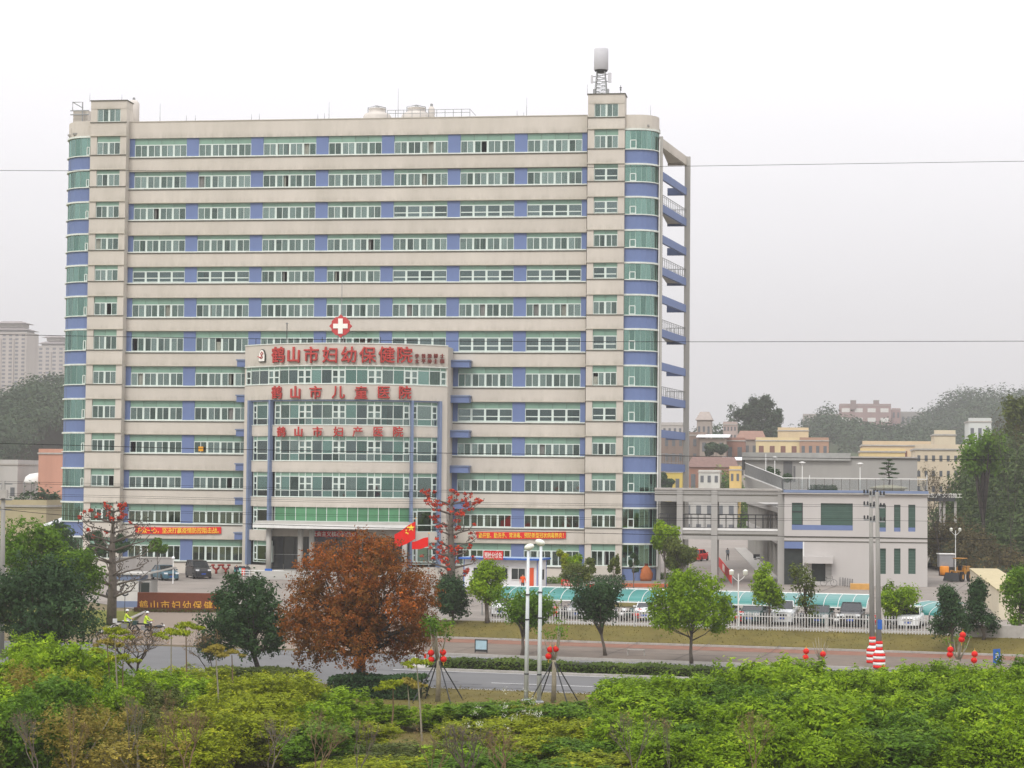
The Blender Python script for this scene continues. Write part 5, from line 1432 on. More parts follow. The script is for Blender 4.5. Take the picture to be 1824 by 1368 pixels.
# clipped dark hedge behind the russet tree trunk and yellow shrubs along the median
p0, p1 = gpt(590, 1240, -2.5), gpt(770, 1240, -2.5)
s0, t0 = st(p0); s1, t1 = st(p1)
o = thing('clipped_hedge', 'dark clipped hedge at the roadside behind the russet tree trunk', 'hedge')
tH = (t0 + t1) / 2 - 0.6
inst(hedge_mass('foliage', min(s0, s1), max(s0, s1), tH - 0.9, tH + 0.9, 1.05, LF_DARK, 9000, 0.09, 6), 'foliage', o)
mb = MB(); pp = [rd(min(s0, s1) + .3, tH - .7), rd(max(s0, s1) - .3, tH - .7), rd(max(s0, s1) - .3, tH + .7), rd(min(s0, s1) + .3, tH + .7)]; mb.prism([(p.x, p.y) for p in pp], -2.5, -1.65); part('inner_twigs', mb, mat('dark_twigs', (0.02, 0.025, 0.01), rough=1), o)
o = thing('clipped_hedge', 'dark brownish hedge left of the russet tree, under the round dark tree', 'hedge')
p0, p1 = gpt(385, 1222, -2.5), gpt(520, 1232, -2.5); s0, t0 = st(p0); s1, t1 = st(p1); tH = (t0 + t1) / 2
inst(hedge_mass('foliage', s0, s1, tH - 0.9, tH + 0.9, 1.0, LF_OLV, 6500, 0.09, 7), 'foliage', o)
ym = leaf_mesh('foliage', LF_YG, blob_lobes(0.75, 0.55, 5, 3), 260, 0.06, 3, fill=0.7)
for k in range(13):
    px = 905 + k * 25.3 - (60 if k == 0 else 0) * 0
    s_ = s_at(px, 1180 + (px - 905) * 0.018, tM1 - 0.25); p = rd(s_, tM1 - 0.3); 
    o = inst(ym, 'golden_shrub', None, (p.x, p.y, -2.5), k * 1.3, 0.9 + 0.2 * R.random()); tag(o, 'small golden ball shrub, ' + ORD[k] + ' from the left along the far side of the median hedge', 'shrub', 'golden shrubs along the median')

# ------------------------------------------------------------------ foreground thicket on this side of the road
PROF = [(-40, 1150), (0, 1148), (60, 1122), (110, 1122), (150, 1152), (200, 1182), (250, 1190), (300, 1172), (340, 1190), (400, 1186), (440, 1196), (500, 1188), (545, 1178), (580, 1214), (630, 1240), (690, 1250), (740, 1275), (800, 1268), (860, 1232), (905, 1228), (960, 1242), (1010, 1238), (1070, 1236), (1110, 1212), (1135, 1184), (1175, 1178), (1215, 1200), (1270, 1205), (1330, 1172), (1390, 1160), (1440, 1182), (1515, 1172), (1560, 1194), (1640, 1176), (1700, 1196), (1760, 1184), (1824, 1160), (1870, 1160)]
def prof(px):
    for (a, ya), (b, yb) in zip(PROF, PROF[1:]):
        if a <= px <= b: return ya + (yb - ya) * (px - a) / (b - a)
    return 1200
def bush_variants(M, base, seed, n, size, w=4.2, h=4.2, bark=BARKP):
    out = []
    for q in range(3):
        lb = blob_lobes(w, h, 17, seed + q, 0.1, 'round')
        gg = random.Random(seed + q + 50); lb = [(l[0], l[1], l[2] * .93, *l[3:]) for l in lb] + [((gg.uniform(-.42, .42)) * w, gg.uniform(-.42, .42) * w, h * gg.uniform(.62, .86), .20, .20, h * .13) for _ in range(16)]
        me = leaf_mesh('crown', M, lb, n, size, seed + q, fill=0.65, clump=9, up=0.6, aspect=1.25)
        mb = MB(); g = random.Random(seed + q)
        for j in range(6):
            l = lb[j * 2]; e = Vector(l[:3]); mb.tube([(g.uniform(-.2, .2), g.uniform(-.2, .2), 0), (e.x * .4, e.y * .4, e.z * .55), (e.x, e.y, e.z + 0.4)], [0.06, 0.045, 0.012], 5)
        out.append((me, mb.mesh('stems', bark)))
    return out
BV = {'g': bush_variants(LF_BRT, 1, 100, 14500, 0.088), 'm': bush_variants(LF_MID, 1, 110, 14000, 0.088), 'y': bush_variants(LF_YG, 1, 120, 14000, 0.075),
      'o': bush_variants(LF_OLV, 1, 130, 7000, 0.075), 'h': bush_variants(LF_OCH, 1, 140, 5200, 0.06)}
LAB = {'g': ('leafy_shrub', 'bright green leafy shrub in the thicket on this side of the road', 'bright green shrubs in the near thicket'),
       'm': ('leafy_shrub', 'mid green leafy shrub in the thicket on this side of the road', 'mid green shrubs in the near thicket'),
       'y': ('leafy_shrub', 'yellow green feathery shrub in the thicket on this side of the road', 'yellow green shrubs in the near thicket'),
       'o': ('leafy_shrub', 'dull olive shrub low in the near thicket', 'olive shrubs in the near thicket'),
       'h': ('leafy_shrub', 'ochre feathery shrub in the near thicket', 'ochre shrubs in the near thicket')}
LMK = [('left picture edge', 0), ('motorcycles', 250), ('bare kapok', 130), ('brown sign', 330), ('round dark tree', 445), ('russet tree', 640), ('lanterned propped tree', 780), ('twin lamp posts', 948), ('dark spreading tree', 1080), ('wide bright tree', 1232), ('slender tree', 1372), ('utility poles', 1560), ('thin-leaved tree', 1455), ('pointed trees', 1700), ('right picture edge', 1815), ('blue kerb hedge gap', 545), ('golden shrubs', 870)]
LMK = [l for l in LMK if l[0] != 'blue kerb hedge gap']
ROWN = ['rear row', 'second row', 'middle row', 'fourth row', 'front row']; seed_row = [0]
def bush(kind, px, Y, ytop, w=4.2, seed=0):
    p = at(px, 1200, Y); z0 = gz_at(p.x, p.y); zt = h_at(px, ytop, Y); h = max(1.2, zt - z0)
    nm, lab, grp = LAB[kind]
    ln, lp = min(((n_, p_) for n_, p_ in LMK), key=lambda q: abs(q[1] - px))
    side = 'straight below' if abs(px - lp) < 22 else ('left of' if px < lp else 'right of')
    lab = lab.split(' in the ')[0].split(' low ')[0] + ', ' + ROWN[seed_row[0]] + ' of the near thicket, ' + side + ' the ' + ln
    t = thing(nm, lab, 'shrub', (p.x, p.y, z0), R.uniform(0, 6.28), grp); t.scale = (w / 4.2, w / 4.2, h / 4.15)
    me, sm = BV[kind][seed % 3]
    inst(me, 'crown', t); inst(sm, 'stems', t)
rows = [(102, 0, 92), (95, 6, 86), (89, 34, 90), (83, 70, 96), (77.5, 112, 100)]
ri = random.Random(21)
for r_i, (Y, dy, step) in enumerate(rows):
    px = -30 + (r_i % 2) * 40
    while px < 1870:
        x = px + ri.uniform(-16, 16); y = prof(x) + dy + ri.uniform(-8, 14)
        if x < 330: k = ri.choice('ggmygm' if r_i < 2 else 'gymoyh')
        elif x < 690: k = ri.choice('yygy' if r_i < 3 else 'ygmyo')
        elif x < 1090: k = ri.choice('mygy' if r_i < 3 else 'gymyo')
        else: k = ri.choice('ggggmg' if r_i < 4 else 'gggmy')
        skip = (r_i >= 4 and 430 < x < 540) or (690 < x < 755 and r_i in (1, 2)) or (r_i == 0 and (y > 1222))
        seed_row[0] = r_i
        if not skip: bush(k, x, Y + ri.uniform(-1.5, 1.5), y, ri.uniform(3.3, 4.6), ri.randrange(3))
        px += step * ri.uniform(0.85, 1.1)
# slender saplings with flat feathery heads above the thicket
sm_ = []
for q in range(3):
    g = random.Random(q + 70); lb = [(rr_ * math.cos(a), rr_ * math.sin(a), .22 - .55 * rr_ ** 2 + g.uniform(-.06, .06), .24, .24, .07) for a in [k * 0.7 for k in range(14)] for rr_ in (g.uniform(.1, .75),)]
    sm_.append(leaf_mesh('crown', LF_OCH if q == 1 else LF_YG, lb, 650, 0.075, 70 + q, fill=0.9, aspect=1.5))
for i, (px, py) in enumerate(((204, 1129), (191, 1149), (305, 1130), (331, 1119), (384, 1160), (219, 1176), (171, 1165), (413, 1167), (742, 1182), (700, 1222), (726, 1220))):
    Y = 92 + (i % 4) * 2.5; p = at(px, py, Y); b = at(px + R.uniform(-4, 14), py, Y); z0 = gz_at(b.x, b.y)
    t = thing('sapling', 'slender sapling with a flat feathery yellow head, ' + ('left of the motorcycles', 'lowest left of the motorcycles', 'below the brown sign', 'tallest of the group by the brown sign', 'left of the round dark tree', 'under the motorcycles', 'farthest left by the dark tree', 'under the round dark tree', 'before the clipped hedge', 'left of the two by the clipped hedge', 'right of the two by the clipped hedge')[i], 'tree', (b.x, b.y, z0), 0, 'slender saplings above the near thicket')
    mb = MB(); d = Vector((p.x - b.x, 0, p.z - z0)); mb.tube([(0, 0, 0), (d.x * .6 + .05, 0, d.z * .5), d], [0.05, 0.04, 0.02], 5); part('stem', mb, BARKB if i % 2 else BARKP, t)
    inst(sm_[i % 3], 'crown', t, d, R.uniform(0, 6), R.uniform(.75, 1.05))
# dry leafless brush along the bottom
for i, (px, Y, yt, w) in enumerate(((70, 74, 1262, 120), (330, 74, 1255, 110), (480, 76, 1280, 100), (560, 74, 1262, 120), (830, 74, 1285, 130), (900, 73, 1300, 130), (1130, 74, 1262, 90), (1340, 74, 1262, 90), (225, 76, 1235, 60), (290, 75, 1228, 50), (640, 74, 1280, 80), (130, 75, 1250, 60), (1195, 75, 1270, 60), (770, 74, 1300, 90))):
    b = at(px, 1300, Y); b.z = gz_at(b.x, b.y); H = h_at(px, yt, Y) - b.z
    forked('dry_brush', 'leafless grey brown brush at the bottom, ' + ('at the left corner', 'below the brown sign', 'below the round dark tree', 'left of the russet trunk', 'right of the propped lantern tree', 'left of the twin lamp posts', 'below the dark spreading tree', 'below the slender tree', 'below the bare kapok', 'below the motorcycles', 'straight below the russet trunk', 'below the big dark left tree', 'below the wide bright tree', 'left of the propped lantern tree')[i], 'shrub', b, H, w * Y / FPX, 300 + i, BARKB if i % 2 else BARK, LF_DRY, depth=7, spread=0.55, up=1.2, n=120, size=0.03, r0=0.045, trunk=0.2, group='leafless brush in the near thicket')
# white blossom specks on two shrubs
for i, (px, py, Y, w, lab) in enumerate(((925, 1262, 91, 2.6, 'patch of small white blossom in the middle of the near thicket'), (880, 1285, 88, 2.2, 'lower left patch of small white blossom in the near thicket'))):
    p = at(px, py, Y); g = random.Random(i); lb = [(g.uniform(-w / 2, w / 2), g.uniform(-1.6, -0.6), g.uniform(-.9, .9), .25, .25, .2) for k in range(14)]
    o = inst(leaf_mesh('white_blossom', FL_WHT, lb, 420, 0.028, 80 + i, fill=1), 'white_blossom', None, tuple(p)); tag(o, lab, 'blossom')
# ================================================================== BACKGROUND
HILLG = mat('hillside_undergrowth', (0.05, 0.065, 0.03), rough=1, var=0.3, scale=0.05, dirt=0.5, dirtcol=(0.08, 0.075, 0.035))
def forest(label, skyline, Y, depth, M, n, size, seed, ybot=880, cat='wood', bump=3.0, ridge=0.35, name='wooded_hill'):
    """a hill whose crest follows the skyline given in pixels, covered by one mass of crowns"""
    g = np.random.RandomState(seed)
    xs = np.array([at(px, py, Y).x for px, py in skyline]); zs = np.array([at(px, py, Y).z for px, py in skyline])
    mb = MB(); vs = []; fs = []; N = 40; K = 6
    gx = np.linspace(xs[0], xs[-1], N); gzv = np.interp(gx, xs, zs)
    for i in range(N):
        for k in range(K):
            f = k / (K - 1); yy = Y - depth * (1 - f) ** 1.0; vs.append((gx[i], yy, max(-3.0, (gzv[i] - bump) * math.sin(f * PI / 2) ** 0.9 - 1)))
        vs.append((gx[i], Y + depth, -3))
    K += 1
    for i in range(N - 1):
        for k in range(K - 1): o = i * K + k; fs.append((o, o + K, o + K + 1, o + 1))
    mb.add(vs, fs); struct('hill', mb, HILLG)
    nc = max(20, int(n / 150)); cx = g.uniform(xs[0], xs[-1], nc); f = g.rand(nc)
    f[: nc // 4] = 1.0 - 0.08 * g.rand(nc // 4)
    cz = (np.interp(cx, xs, zs) - bump) * np.sin(f * PI / 2) ** 0.9 - 1; cy = Y - depth * (1 - f)
    r = bump * (0.5 + 0.7 * g.rand(nc)); hz_ = r * (0.8 + 0.8 * g.rand(nc))
    lb = [(cx[i], cy[i], cz[i] + hz_[i] * 0.3, r[i], r[i], hz_[i]) for i in range(nc)]
    o = inst(leaf_mesh('forest', M, lb, n, size, seed, fill=0.35, up=0.7), 'forest'); o['kind'] = 'stuff'; o['label'] = label
    return o
LFH = leafmat('far_leaf', (0.03, 0.055, 0.03), (0.065, 0.10, 0.05), (0.11, 0.15, 0.06))
LFHB = leafmat('far_brown_leaf', (0.05, 0.045, 0.02), (0.11, 0.09, 0.035), (0.20, 0.14, 0.05))
forest('dense dark wood on the hill at the left edge behind the hospital', [(-60, 752), (0, 745), (20, 738), (45, 712), (75, 700), (100, 690), (140, 680), (200, 690)], 700, 200, LFH, 110000, .6, 2, bump=5)
forest('hazy teal wooded hill on the right skyline', [(1560, 790), (1620, 760), (1650, 742), (1680, 722), (1700, 712), (1722, 708), (1740, 720), (1755, 702), (1775, 712), (1800, 716), (1820, 706), (1900, 700)], 1080, 280, LFH, 110000, .8, 3, bump=7)
forest('green wooded rise below the red and white apartment block', [(1425, 800), (1440, 752), (1465, 738), (1500, 752), (1540, 762), (1590, 768), (1640, 765), (1680, 775)], 900, 150, LFH, 50000, .75, 4, bump=5)
BNK = leafmat('bank_leaf', (0.030, 0.055, 0.020), (0.085, 0.13, 0.035), (0.17, 0.20, 0.06))
forest('steep green wooded bank at the right edge behind the annexe', [(1668, 925), (1690, 880), (1715, 835), (1740, 800), (1775, 790), (1824, 775), (1900, 760)], 290, 40, BNK, 60000, 0.27, 5, bump=2.6)
forest('dry brown scrub at the foot of the bank beside the annexe', [(1655, 965), (1670, 925), (1690, 905), (1720, 920), (1760, 960), (1824, 985), (1900, 990)], 252, 9, LFHB, 20000, 0.2, 6, bump=1.5)
forest('low green tree belt on the far left behind the wall', [(-60, 905), (20, 905), (60, 872), (85, 862), (110, 868), (140, 900)], 262, 12, LFH, 12000, 0.3, 7, bump=1.8)
forest('green trees among the far houses right of the hospital', [(1230, 880), (1250, 862), (1270, 842), (1292, 840), (1312, 858), (1325, 880)], 425, 18, LF_MID, 12000, 0.3, 8, bump=2.2)
forest('hazy tree belt behind the far houses', [(1160, 790), (1220, 775), (1245, 760), (1290, 768), (1330, 772), (1400, 775), (1440, 780)], 680, 70, LFH, 32000, .55, 9, bump=3.4)

WIN = srgb('far_window', (92, 96, 100), rough=0.3, var=0.2, spec=0.5)
def house(label, x0, x1, yt, yb, Y, wc, dep=10, roof='flat', rc=(170, 90, 60), rows=2, cols=4, ang=HA, cat='house', par=0.6, wf=0.5, ww=0.45, name='far_house', base=-1.2, wcol=WIN, slabs=False):
    f = Fr(at(x0, yb, Y), ang); t = thing(name, label, cat, (f.P.x, f.P.y, base), -ang)
    a, b = 0.0, f.x(x1, yb); zt = f.z((x0 + x1) / 2, yt) - base; zb = f.z((x0 + x1) / 2, yb) - base
    M = srgb('render_%d_%d_%d' % wc, wc, rough=0.9, var=0.08, scale=0.3, dirt=0.35, dirtcol=tuple(v * 0.6 for v in lin(wc)), streak=True)
    lo = min(-2.0, zb)
    mb = MB(); mb.box(a, b, 0, dep, lo, zt); part('wall', mb, M, t)
    if roof == 'flat':
        mb = MB(); mb.box(a - 0.15, b + 0.15, -0.15, dep + 0.15, zt, zt + 0.25); part('roof', mb, KERB, t)
        mb = MB(); mb.box(a, b, -0.02, 0.15, zt + 0.252, zt + 0.25 + par); mb.box(b - 0.15, b, 0.152, dep, zt + 0.252, zt + 0.25 + par); part('parapet', mb, M, t)
    elif roof == 'gable':
        RM = srgb('tiles_%d_%d_%d' % rc, rc, rough=0.85, var=0.15, scale=1.2)
        h = min(2.2, dep * 0.25); mb = MB()
        mb.add([(a - .4, -.4, zt), (b + .4, -.4, zt), (b + .4, dep + .4, zt), (a - .4, dep + .4, zt), (a + .6, dep / 2, zt + h), (b - .6, dep / 2, zt + h)], [(0, 1, 5, 4), (2, 3, 4, 5), (1, 2, 5), (3, 0, 4), (3, 2, 1, 0)]); part('roof', mb, RM, t)
    elif roof == 'sheet':
        mb = MB(); mb.add([(a - .8, -.8, zt + .2), (b + .8, -.8, zt + .2), (b + .8, dep, zt + 1.0), (a - .8, dep, zt + 1.0), (a - .8, -.8, zt + .35), (b + .8, -.8, zt + .35), (b + .8, dep, zt + 1.15), (a - .8, dep, zt + 1.15)], [(0, 3, 2, 1), (4, 5, 6, 7), (0, 1, 5, 4), (2, 3, 7, 6), (1, 2, 6, 5), (3, 0, 4, 7)]); part('roof', mb, srgb('pale_sheet', (225, 228, 230), rough=0.5), t)
    if rows:
        H = (zt - zb) / rows; W = (b - a) / cols; wm = MB(); wm.box(-W * ww / 2, W * ww / 2, -0.06, -0.005, 0, H * wf); wm = wm.mesh('window', wcol)
        for r in range(rows):
            for c in range(cols):
                inst(wm, 'window', t, (a + W * (c + .5), 0, zb + H * (r + 0.28)))
            if slabs: mb = MB(); mb.box(a, b, -0.9, -0.004, zb + H * r, zb + H * r + 0.35); part('balcony_slab', mb, M, t)
    return t
# left
def tower_block(label, x0, x1, yt, Y, cols, rows, crown=True, dx=3):
    c = (170, 162, 156); t = house(label, x0, x1, yt, 760, Y, c, 20, 'flat', rows=rows, cols=cols, cat='tower block', name='tower_block', ww=0.5, wf=0.5, wcol=srgb('tower_window', (98, 100, 106), rough=0.4))
    f = Fr(at(x0, 760, Y), HA); b = f.x(x1, 760); z = f.z((x0 + x1) / 2, yt)
    mb = MB(); 
    for k, (i, h) in enumerate(((2.0, 3.0), (4.5, 2.6))): mb.box(i, b - i, i, 20 - i, z + 1 + k * 4.2, z + 3.4 + k * 4.2)
    part('roof_storey', mb, srgb('render_170_162_156', c), t)
    for k, i in enumerate((1.0, 3.4)): mb = MB(); zz = z + 3.4 + k * 4.2; mb.add([(i - 1.6, i - 1.6, zz), (b - i + 1.6, i - 1.6, zz), (b - i + 1.6, 21.6 - i, zz), (i - 1.6, 21.6 - i, zz), (i + 3, i + 3, zz + 1.5), (b - i - 3, i + 3, zz + 1.5), (b - i - 3, 17 - i, zz + 1.5), (i + 3, 17 - i, zz + 1.5)], [(0, 1, 5, 4), (1, 2, 6, 5), (2, 3, 7, 6), (3, 0, 4, 7), (4, 5, 6, 7), (3, 2, 1, 0)]); part('flared_roof', mb, srgb('tower_roof', (132, 124, 122)), t)
    n_ = max(2, cols // 2)
    for k in range(n_ + 1): mb = MB(); x = b * k / n_; mb.box(x - .35, x + .35, -0.8, -0.005, -1, z - 2); part('rib', mb, srgb('render_170_162_156', c), t)
tower_block('tall hazy beige tower block with flared roofs cut by the left edge', -24, 44, 594, 1250, 6, 24)
tower_block('lower hazy tower block just left of the hospital', 64, 112, 618, 1350, 4, 20)
house('salmon pink building just left of the hospital', 67, 110, 809, 900, 330, (190, 142, 122), 14, 'flat', rows=0, cols=1, cat='building', name='far_building')
house('pale grey windowless building at the left edge', -20, 30, 828, 905, 340, (176, 174, 170), 12, 'flat', rows=1, cols=3, cat='building', name='far_building', wf=.2)
house('ochre cream boundary building left of the hospital, cut by the left edge', -25, 82, 903, 945, 246, (176, 164, 134), 8, 'flat', rows=0, cols=3, cat='building', name='far_building')
house('grey shed roofed building behind the left trees', 92, 112, 940, 965, 238, (176, 190, 196), 6, 'sheet', rows=0, cols=1, cat='shed', name='far_building')
# tent roof
p = at(55, 862, 330); t = thing('tent_roof', 'white arched tent roof between two pale buildings at the left', 'canopy', (p.x, p.y, 0)); 
mb = MB(); mb.smooth = True; w = 24 * 330 / FPX; zb_, zt_ = h_at(55, 859, 330), h_at(55, 842, 330)
mb.lathe([(w, zb_ - .15), (w * 1.02, zb_), (w * .9, zb_ + (zt_ - zb_) * .55), (w * .6, zb_ + (zt_ - zb_) * .85), (.1, zt_)], 24, (0, 4.5, 0), 1, .8); part('fabric', mb, WHITEP, t); mb = MB()
for x in (-w * .7, 0, w * .7):
    for y in (2, 7): mb.tube([(x, y, 0), (x, y, zb_)], 0.12, 6)
part('mast', mb, STEEL, t)
# right: houses
house('brown grey flat-roofed house seen between the gallery columns', 1168, 1256, 776, 880, 480, (128, 112, 102), 14, 'flat', rows=4, cols=7)
house('pale house with a white sheet roof right of the gallery', 1246, 1292, 781, 880, 470, (150, 138, 128), 10, 'sheet', rows=3, cols=3)
house('brown house behind the dark round tree', 1291, 1326, 786, 880, 478, (146, 110, 96), 10, 'flat', rows=2, cols=2)
house('long house with an orange tiled roof', 1312, 1362, 783, 880, 492, (150, 140, 130), 10, 'gable', (134, 104, 90), rows=2, cols=4)
house('yellow house with brown windows behind the roof block', 1346, 1424, 786, 862, 462, (208, 190, 148), 12, 'flat', rows=2, cols=4, wcol=srgb('brown_window', (122, 88, 78)))
house('upper yellow house on the flat roof behind the yellow house', 1385, 1440, 768, 862, 480, (206, 186, 150), 10, 'flat', rows=1, cols=3, wf=.16, wcol=srgb('brown_window', (122, 88, 78)))
house('orange brick house right of the yellow house', 1424, 1476, 786, 862, 460, (166, 134, 114), 12, 'flat', rows=2, cols=4)
house('low red roofed houses behind the covered bridge', 1226, 1312, 832, 890, 440, (150, 110, 92), 9, 'gable', (116, 92, 84), rows=1, cols=5)
house('small white house with dark openings above the bridge', 1244, 1282, 842, 890, 412, (196, 196, 190), 8, 'flat', rows=2, cols=3, par=.3)
house('small white upper house left of the grey block', 1290, 1328, 822, 890, 445, (186, 180, 172), 8, 'sheet', rows=2, cols=3)
house('small ochre house left of the grey roof block', 1299, 1319, 838, 890, 410, (214, 184, 116), 8, 'flat', rows=2, cols=2)
house('mustard yellow house framed by the gallery columns', 1184, 1214, 842, 890, 408, (198, 176, 92), 8, 'flat', rows=1, cols=2)
house('pale grey building seen through the openings of the covered bridge', 1196, 1312, 893, 960, 405, (172, 171, 166), 10, 'flat', rows=2, cols=6, cat='building', name='far_building')
house('far pavilion house on the tree-topped rise', 1241, 1266, 748, 800, 520, (160, 150, 142), 9, 'gable', (150, 140, 132), rows=1, cols=3)
house('far white flats on the skyline right of the gallery', 1288, 1312, 757, 800, 540, (176, 160, 154), 9, 'flat', rows=3, cols=4)
house('far white rooftops seen through the gallery', 1160, 1216, 758, 800, 560, (176, 172, 168), 9, 'flat', rows=2, cols=6)
house('red and white apartment block with stacked balconies on the hill', 1495, 1587, 722, 790, 1150, (150, 126, 122), 16, 'flat', rows=4, cols=4, cat='apartment block', wcol=srgb('white_balcony', (206, 204, 200)), ww=.62, wf=.42, slabs=False)
house('pink wing right of the red and white apartment block', 1588, 1604, 730, 790, 1160, (160, 132, 128), 12, 'flat', rows=3, cols=2)
house('low pale wing at the end of the apartment block', 1604, 1660, 736, 790, 1170, (150, 146, 142), 12, 'flat', rows=2, cols=6)
house('hazy grey building left of the apartment block', 1430, 1494, 740, 790, 1170, (160, 150, 146), 12, 'flat', rows=2, cols=6)
for i, (a, b) in enumerate(((1515, 1525), (1556, 1566))):
    house('small %s roof turret on the apartment block' % ('left' if i == 0 else 'right'), a, b, 714, 724, 1148, (140, 124, 120), 5, 'flat', rows=0, cols=1, cat='turret', name='roof_turret', base=h_at(1540, 723, 1150), par=.2)
house('long cream house with an orange roof edge behind the bonsai', 1536, 1665, 795, 870, 340, (202, 182, 152), 12, 'flat', (150, 116, 94), rows=2, cols=6, wcol=srgb('brown_window', (122, 88, 78)))
house('cream lower terrace house in front of the long cream house', 1532, 1612, 806, 870, 328, (212, 190, 140), 9, 'flat', rows=1, cols=5, wf=.2, par=.4)
house('cream stair tower with flat cap', 1664, 1702, 776, 870, 322, (206, 194, 170), 8, 'flat', rows=0, cols=1)
house('cream three storey building with small windows, behind bare branches', 1630, 1722, 802, 884, 300, (206, 192, 168), 12, 'flat', rows=3, cols=7, wf=.38, ww=.4)
house('white building top on the wooded hill', 1725, 1766, 752, 800, 420, (196, 200, 196), 10, 'flat', rows=1, cols=3)
# canopy with lettering, beside the annexe
f = Fr(at(1655, 900, 262), HA); t = thing('dark_shed', 'dark awning with pale lettering on posts behind the annexe corner', 'shed', tuple(f.P), -HA)
mb = MB(); mb.box(0, f.x(1702), 0, 6, f.z(1680, 893), f.z(1680, 880)); part('awning', mb, srgb('dark_awning', (70, 72, 74)), t)
for px in (1673, 1680, 1700): mb = MB(); mb.box(f.x(px), f.x(px) + .3, 0.3, .6, -1.3, f.z(1680, 893)); part('post', mb, KERB, t)
inst(text_mesh('安全生产 文明施工', 0.62, WHT, .02, .01), 'lettering', t, (f.x(1677), -0.06, f.z(1680, 882.5)))
# eucalyptus group and other singled-out far trees
for i, (x0, x1, yt, yb) in enumerate(((1318, 1342, 722, 775), (1336, 1358, 710, 775), (1352, 1376, 707, 775), (1372, 1390, 731, 775), (1326, 1350, 745, 782), (1356, 1384, 745, 782))):
    ptree('eucalyptus_tree', ('leftmost tall tree of the hazy skyline clump', 'second tall tree of the hazy skyline clump', 'tallest tree of the hazy skyline clump', 'lone tapering tree at the right of the hazy skyline clump', 'lower left filler tree of the hazy skyline clump', 'lower right filler tree of the hazy skyline clump')[i], 'tree', (x0 + x1) / 2, 800, x0, x1, yt, yb, LFH, BARKD, Y=600, n=4200, size=0.42, seed=200 + i, lobes=11, shape='x', fill=0.8, clump=8, group='tall trees on the far skyline')
ptree('sparse_tree', 'thin see-through tree left of the hazy skyline clump', 'tree', 1302, 800, 1292, 1322, 720, 775, LFH, BARKD, Y=600, n=700, size=0.40, seed=210, lobes=12, fill=1.0, clump=8)
ptree('green_tree', 'green rounded tree between the far brown houses', 'tree', 1272, 880, 1254, 1296, 788, 812, LFH, BARKD, Y=455, n=5200, size=0.34, seed=211, lobes=12, fill=0.5)
ptree('green_tree', 'dark green tree framed low between the gallery columns', 'tree', 1186, 880, 1170, 1200, 842, 875, LF_DARK, BARKD, Y=400, n=2600, size=0.45, seed=212, lobes=10, fill=0.5)
ptree('green_tree', 'leafy spreading tree with visible dark limbs above the bank', 'tree', 1752, 890, 1706, 1796, 762, 850, LF_MID, BARKD, Y=262, n=6500, size=0.24, seed=213, lobes=22, shape='vase', rb=0.3, fill=0.9, clump=9)
ptree('green_tree', 'tall tree at the far right skyline', 'tree', 1815, 890, 1785, 1850, 704, 800, LF_OLV, BARKD, Y=300, n=2600, size=0.3, seed=214, lobes=20, fill=0.95, clump=7)
b = at(1672, 960, 246); b.z = -1.2
forked('bare_tree', 'leafless branching tree in front of the cream three storey building', 'tree', b, h_at(1672, 806, 246), 92 * 246 / FPX, 44, BARKD, LFHB, depth=8, spread=.7, up=.9, n=500, size=0.11, r0=0.16, trunk=.2)
b = at(1800, 960, 246); b.z = -1.2
forked('bare_tree', 'purplish leafless tree at the right edge of the skyline', 'tree', b, h_at(1800, 712, 246), 120 * 246 / FPX, 46, BARKD, LFHB, depth=8, spread=.6, up=1.0, n=300, size=0.11, r0=0.2, trunk=.25)
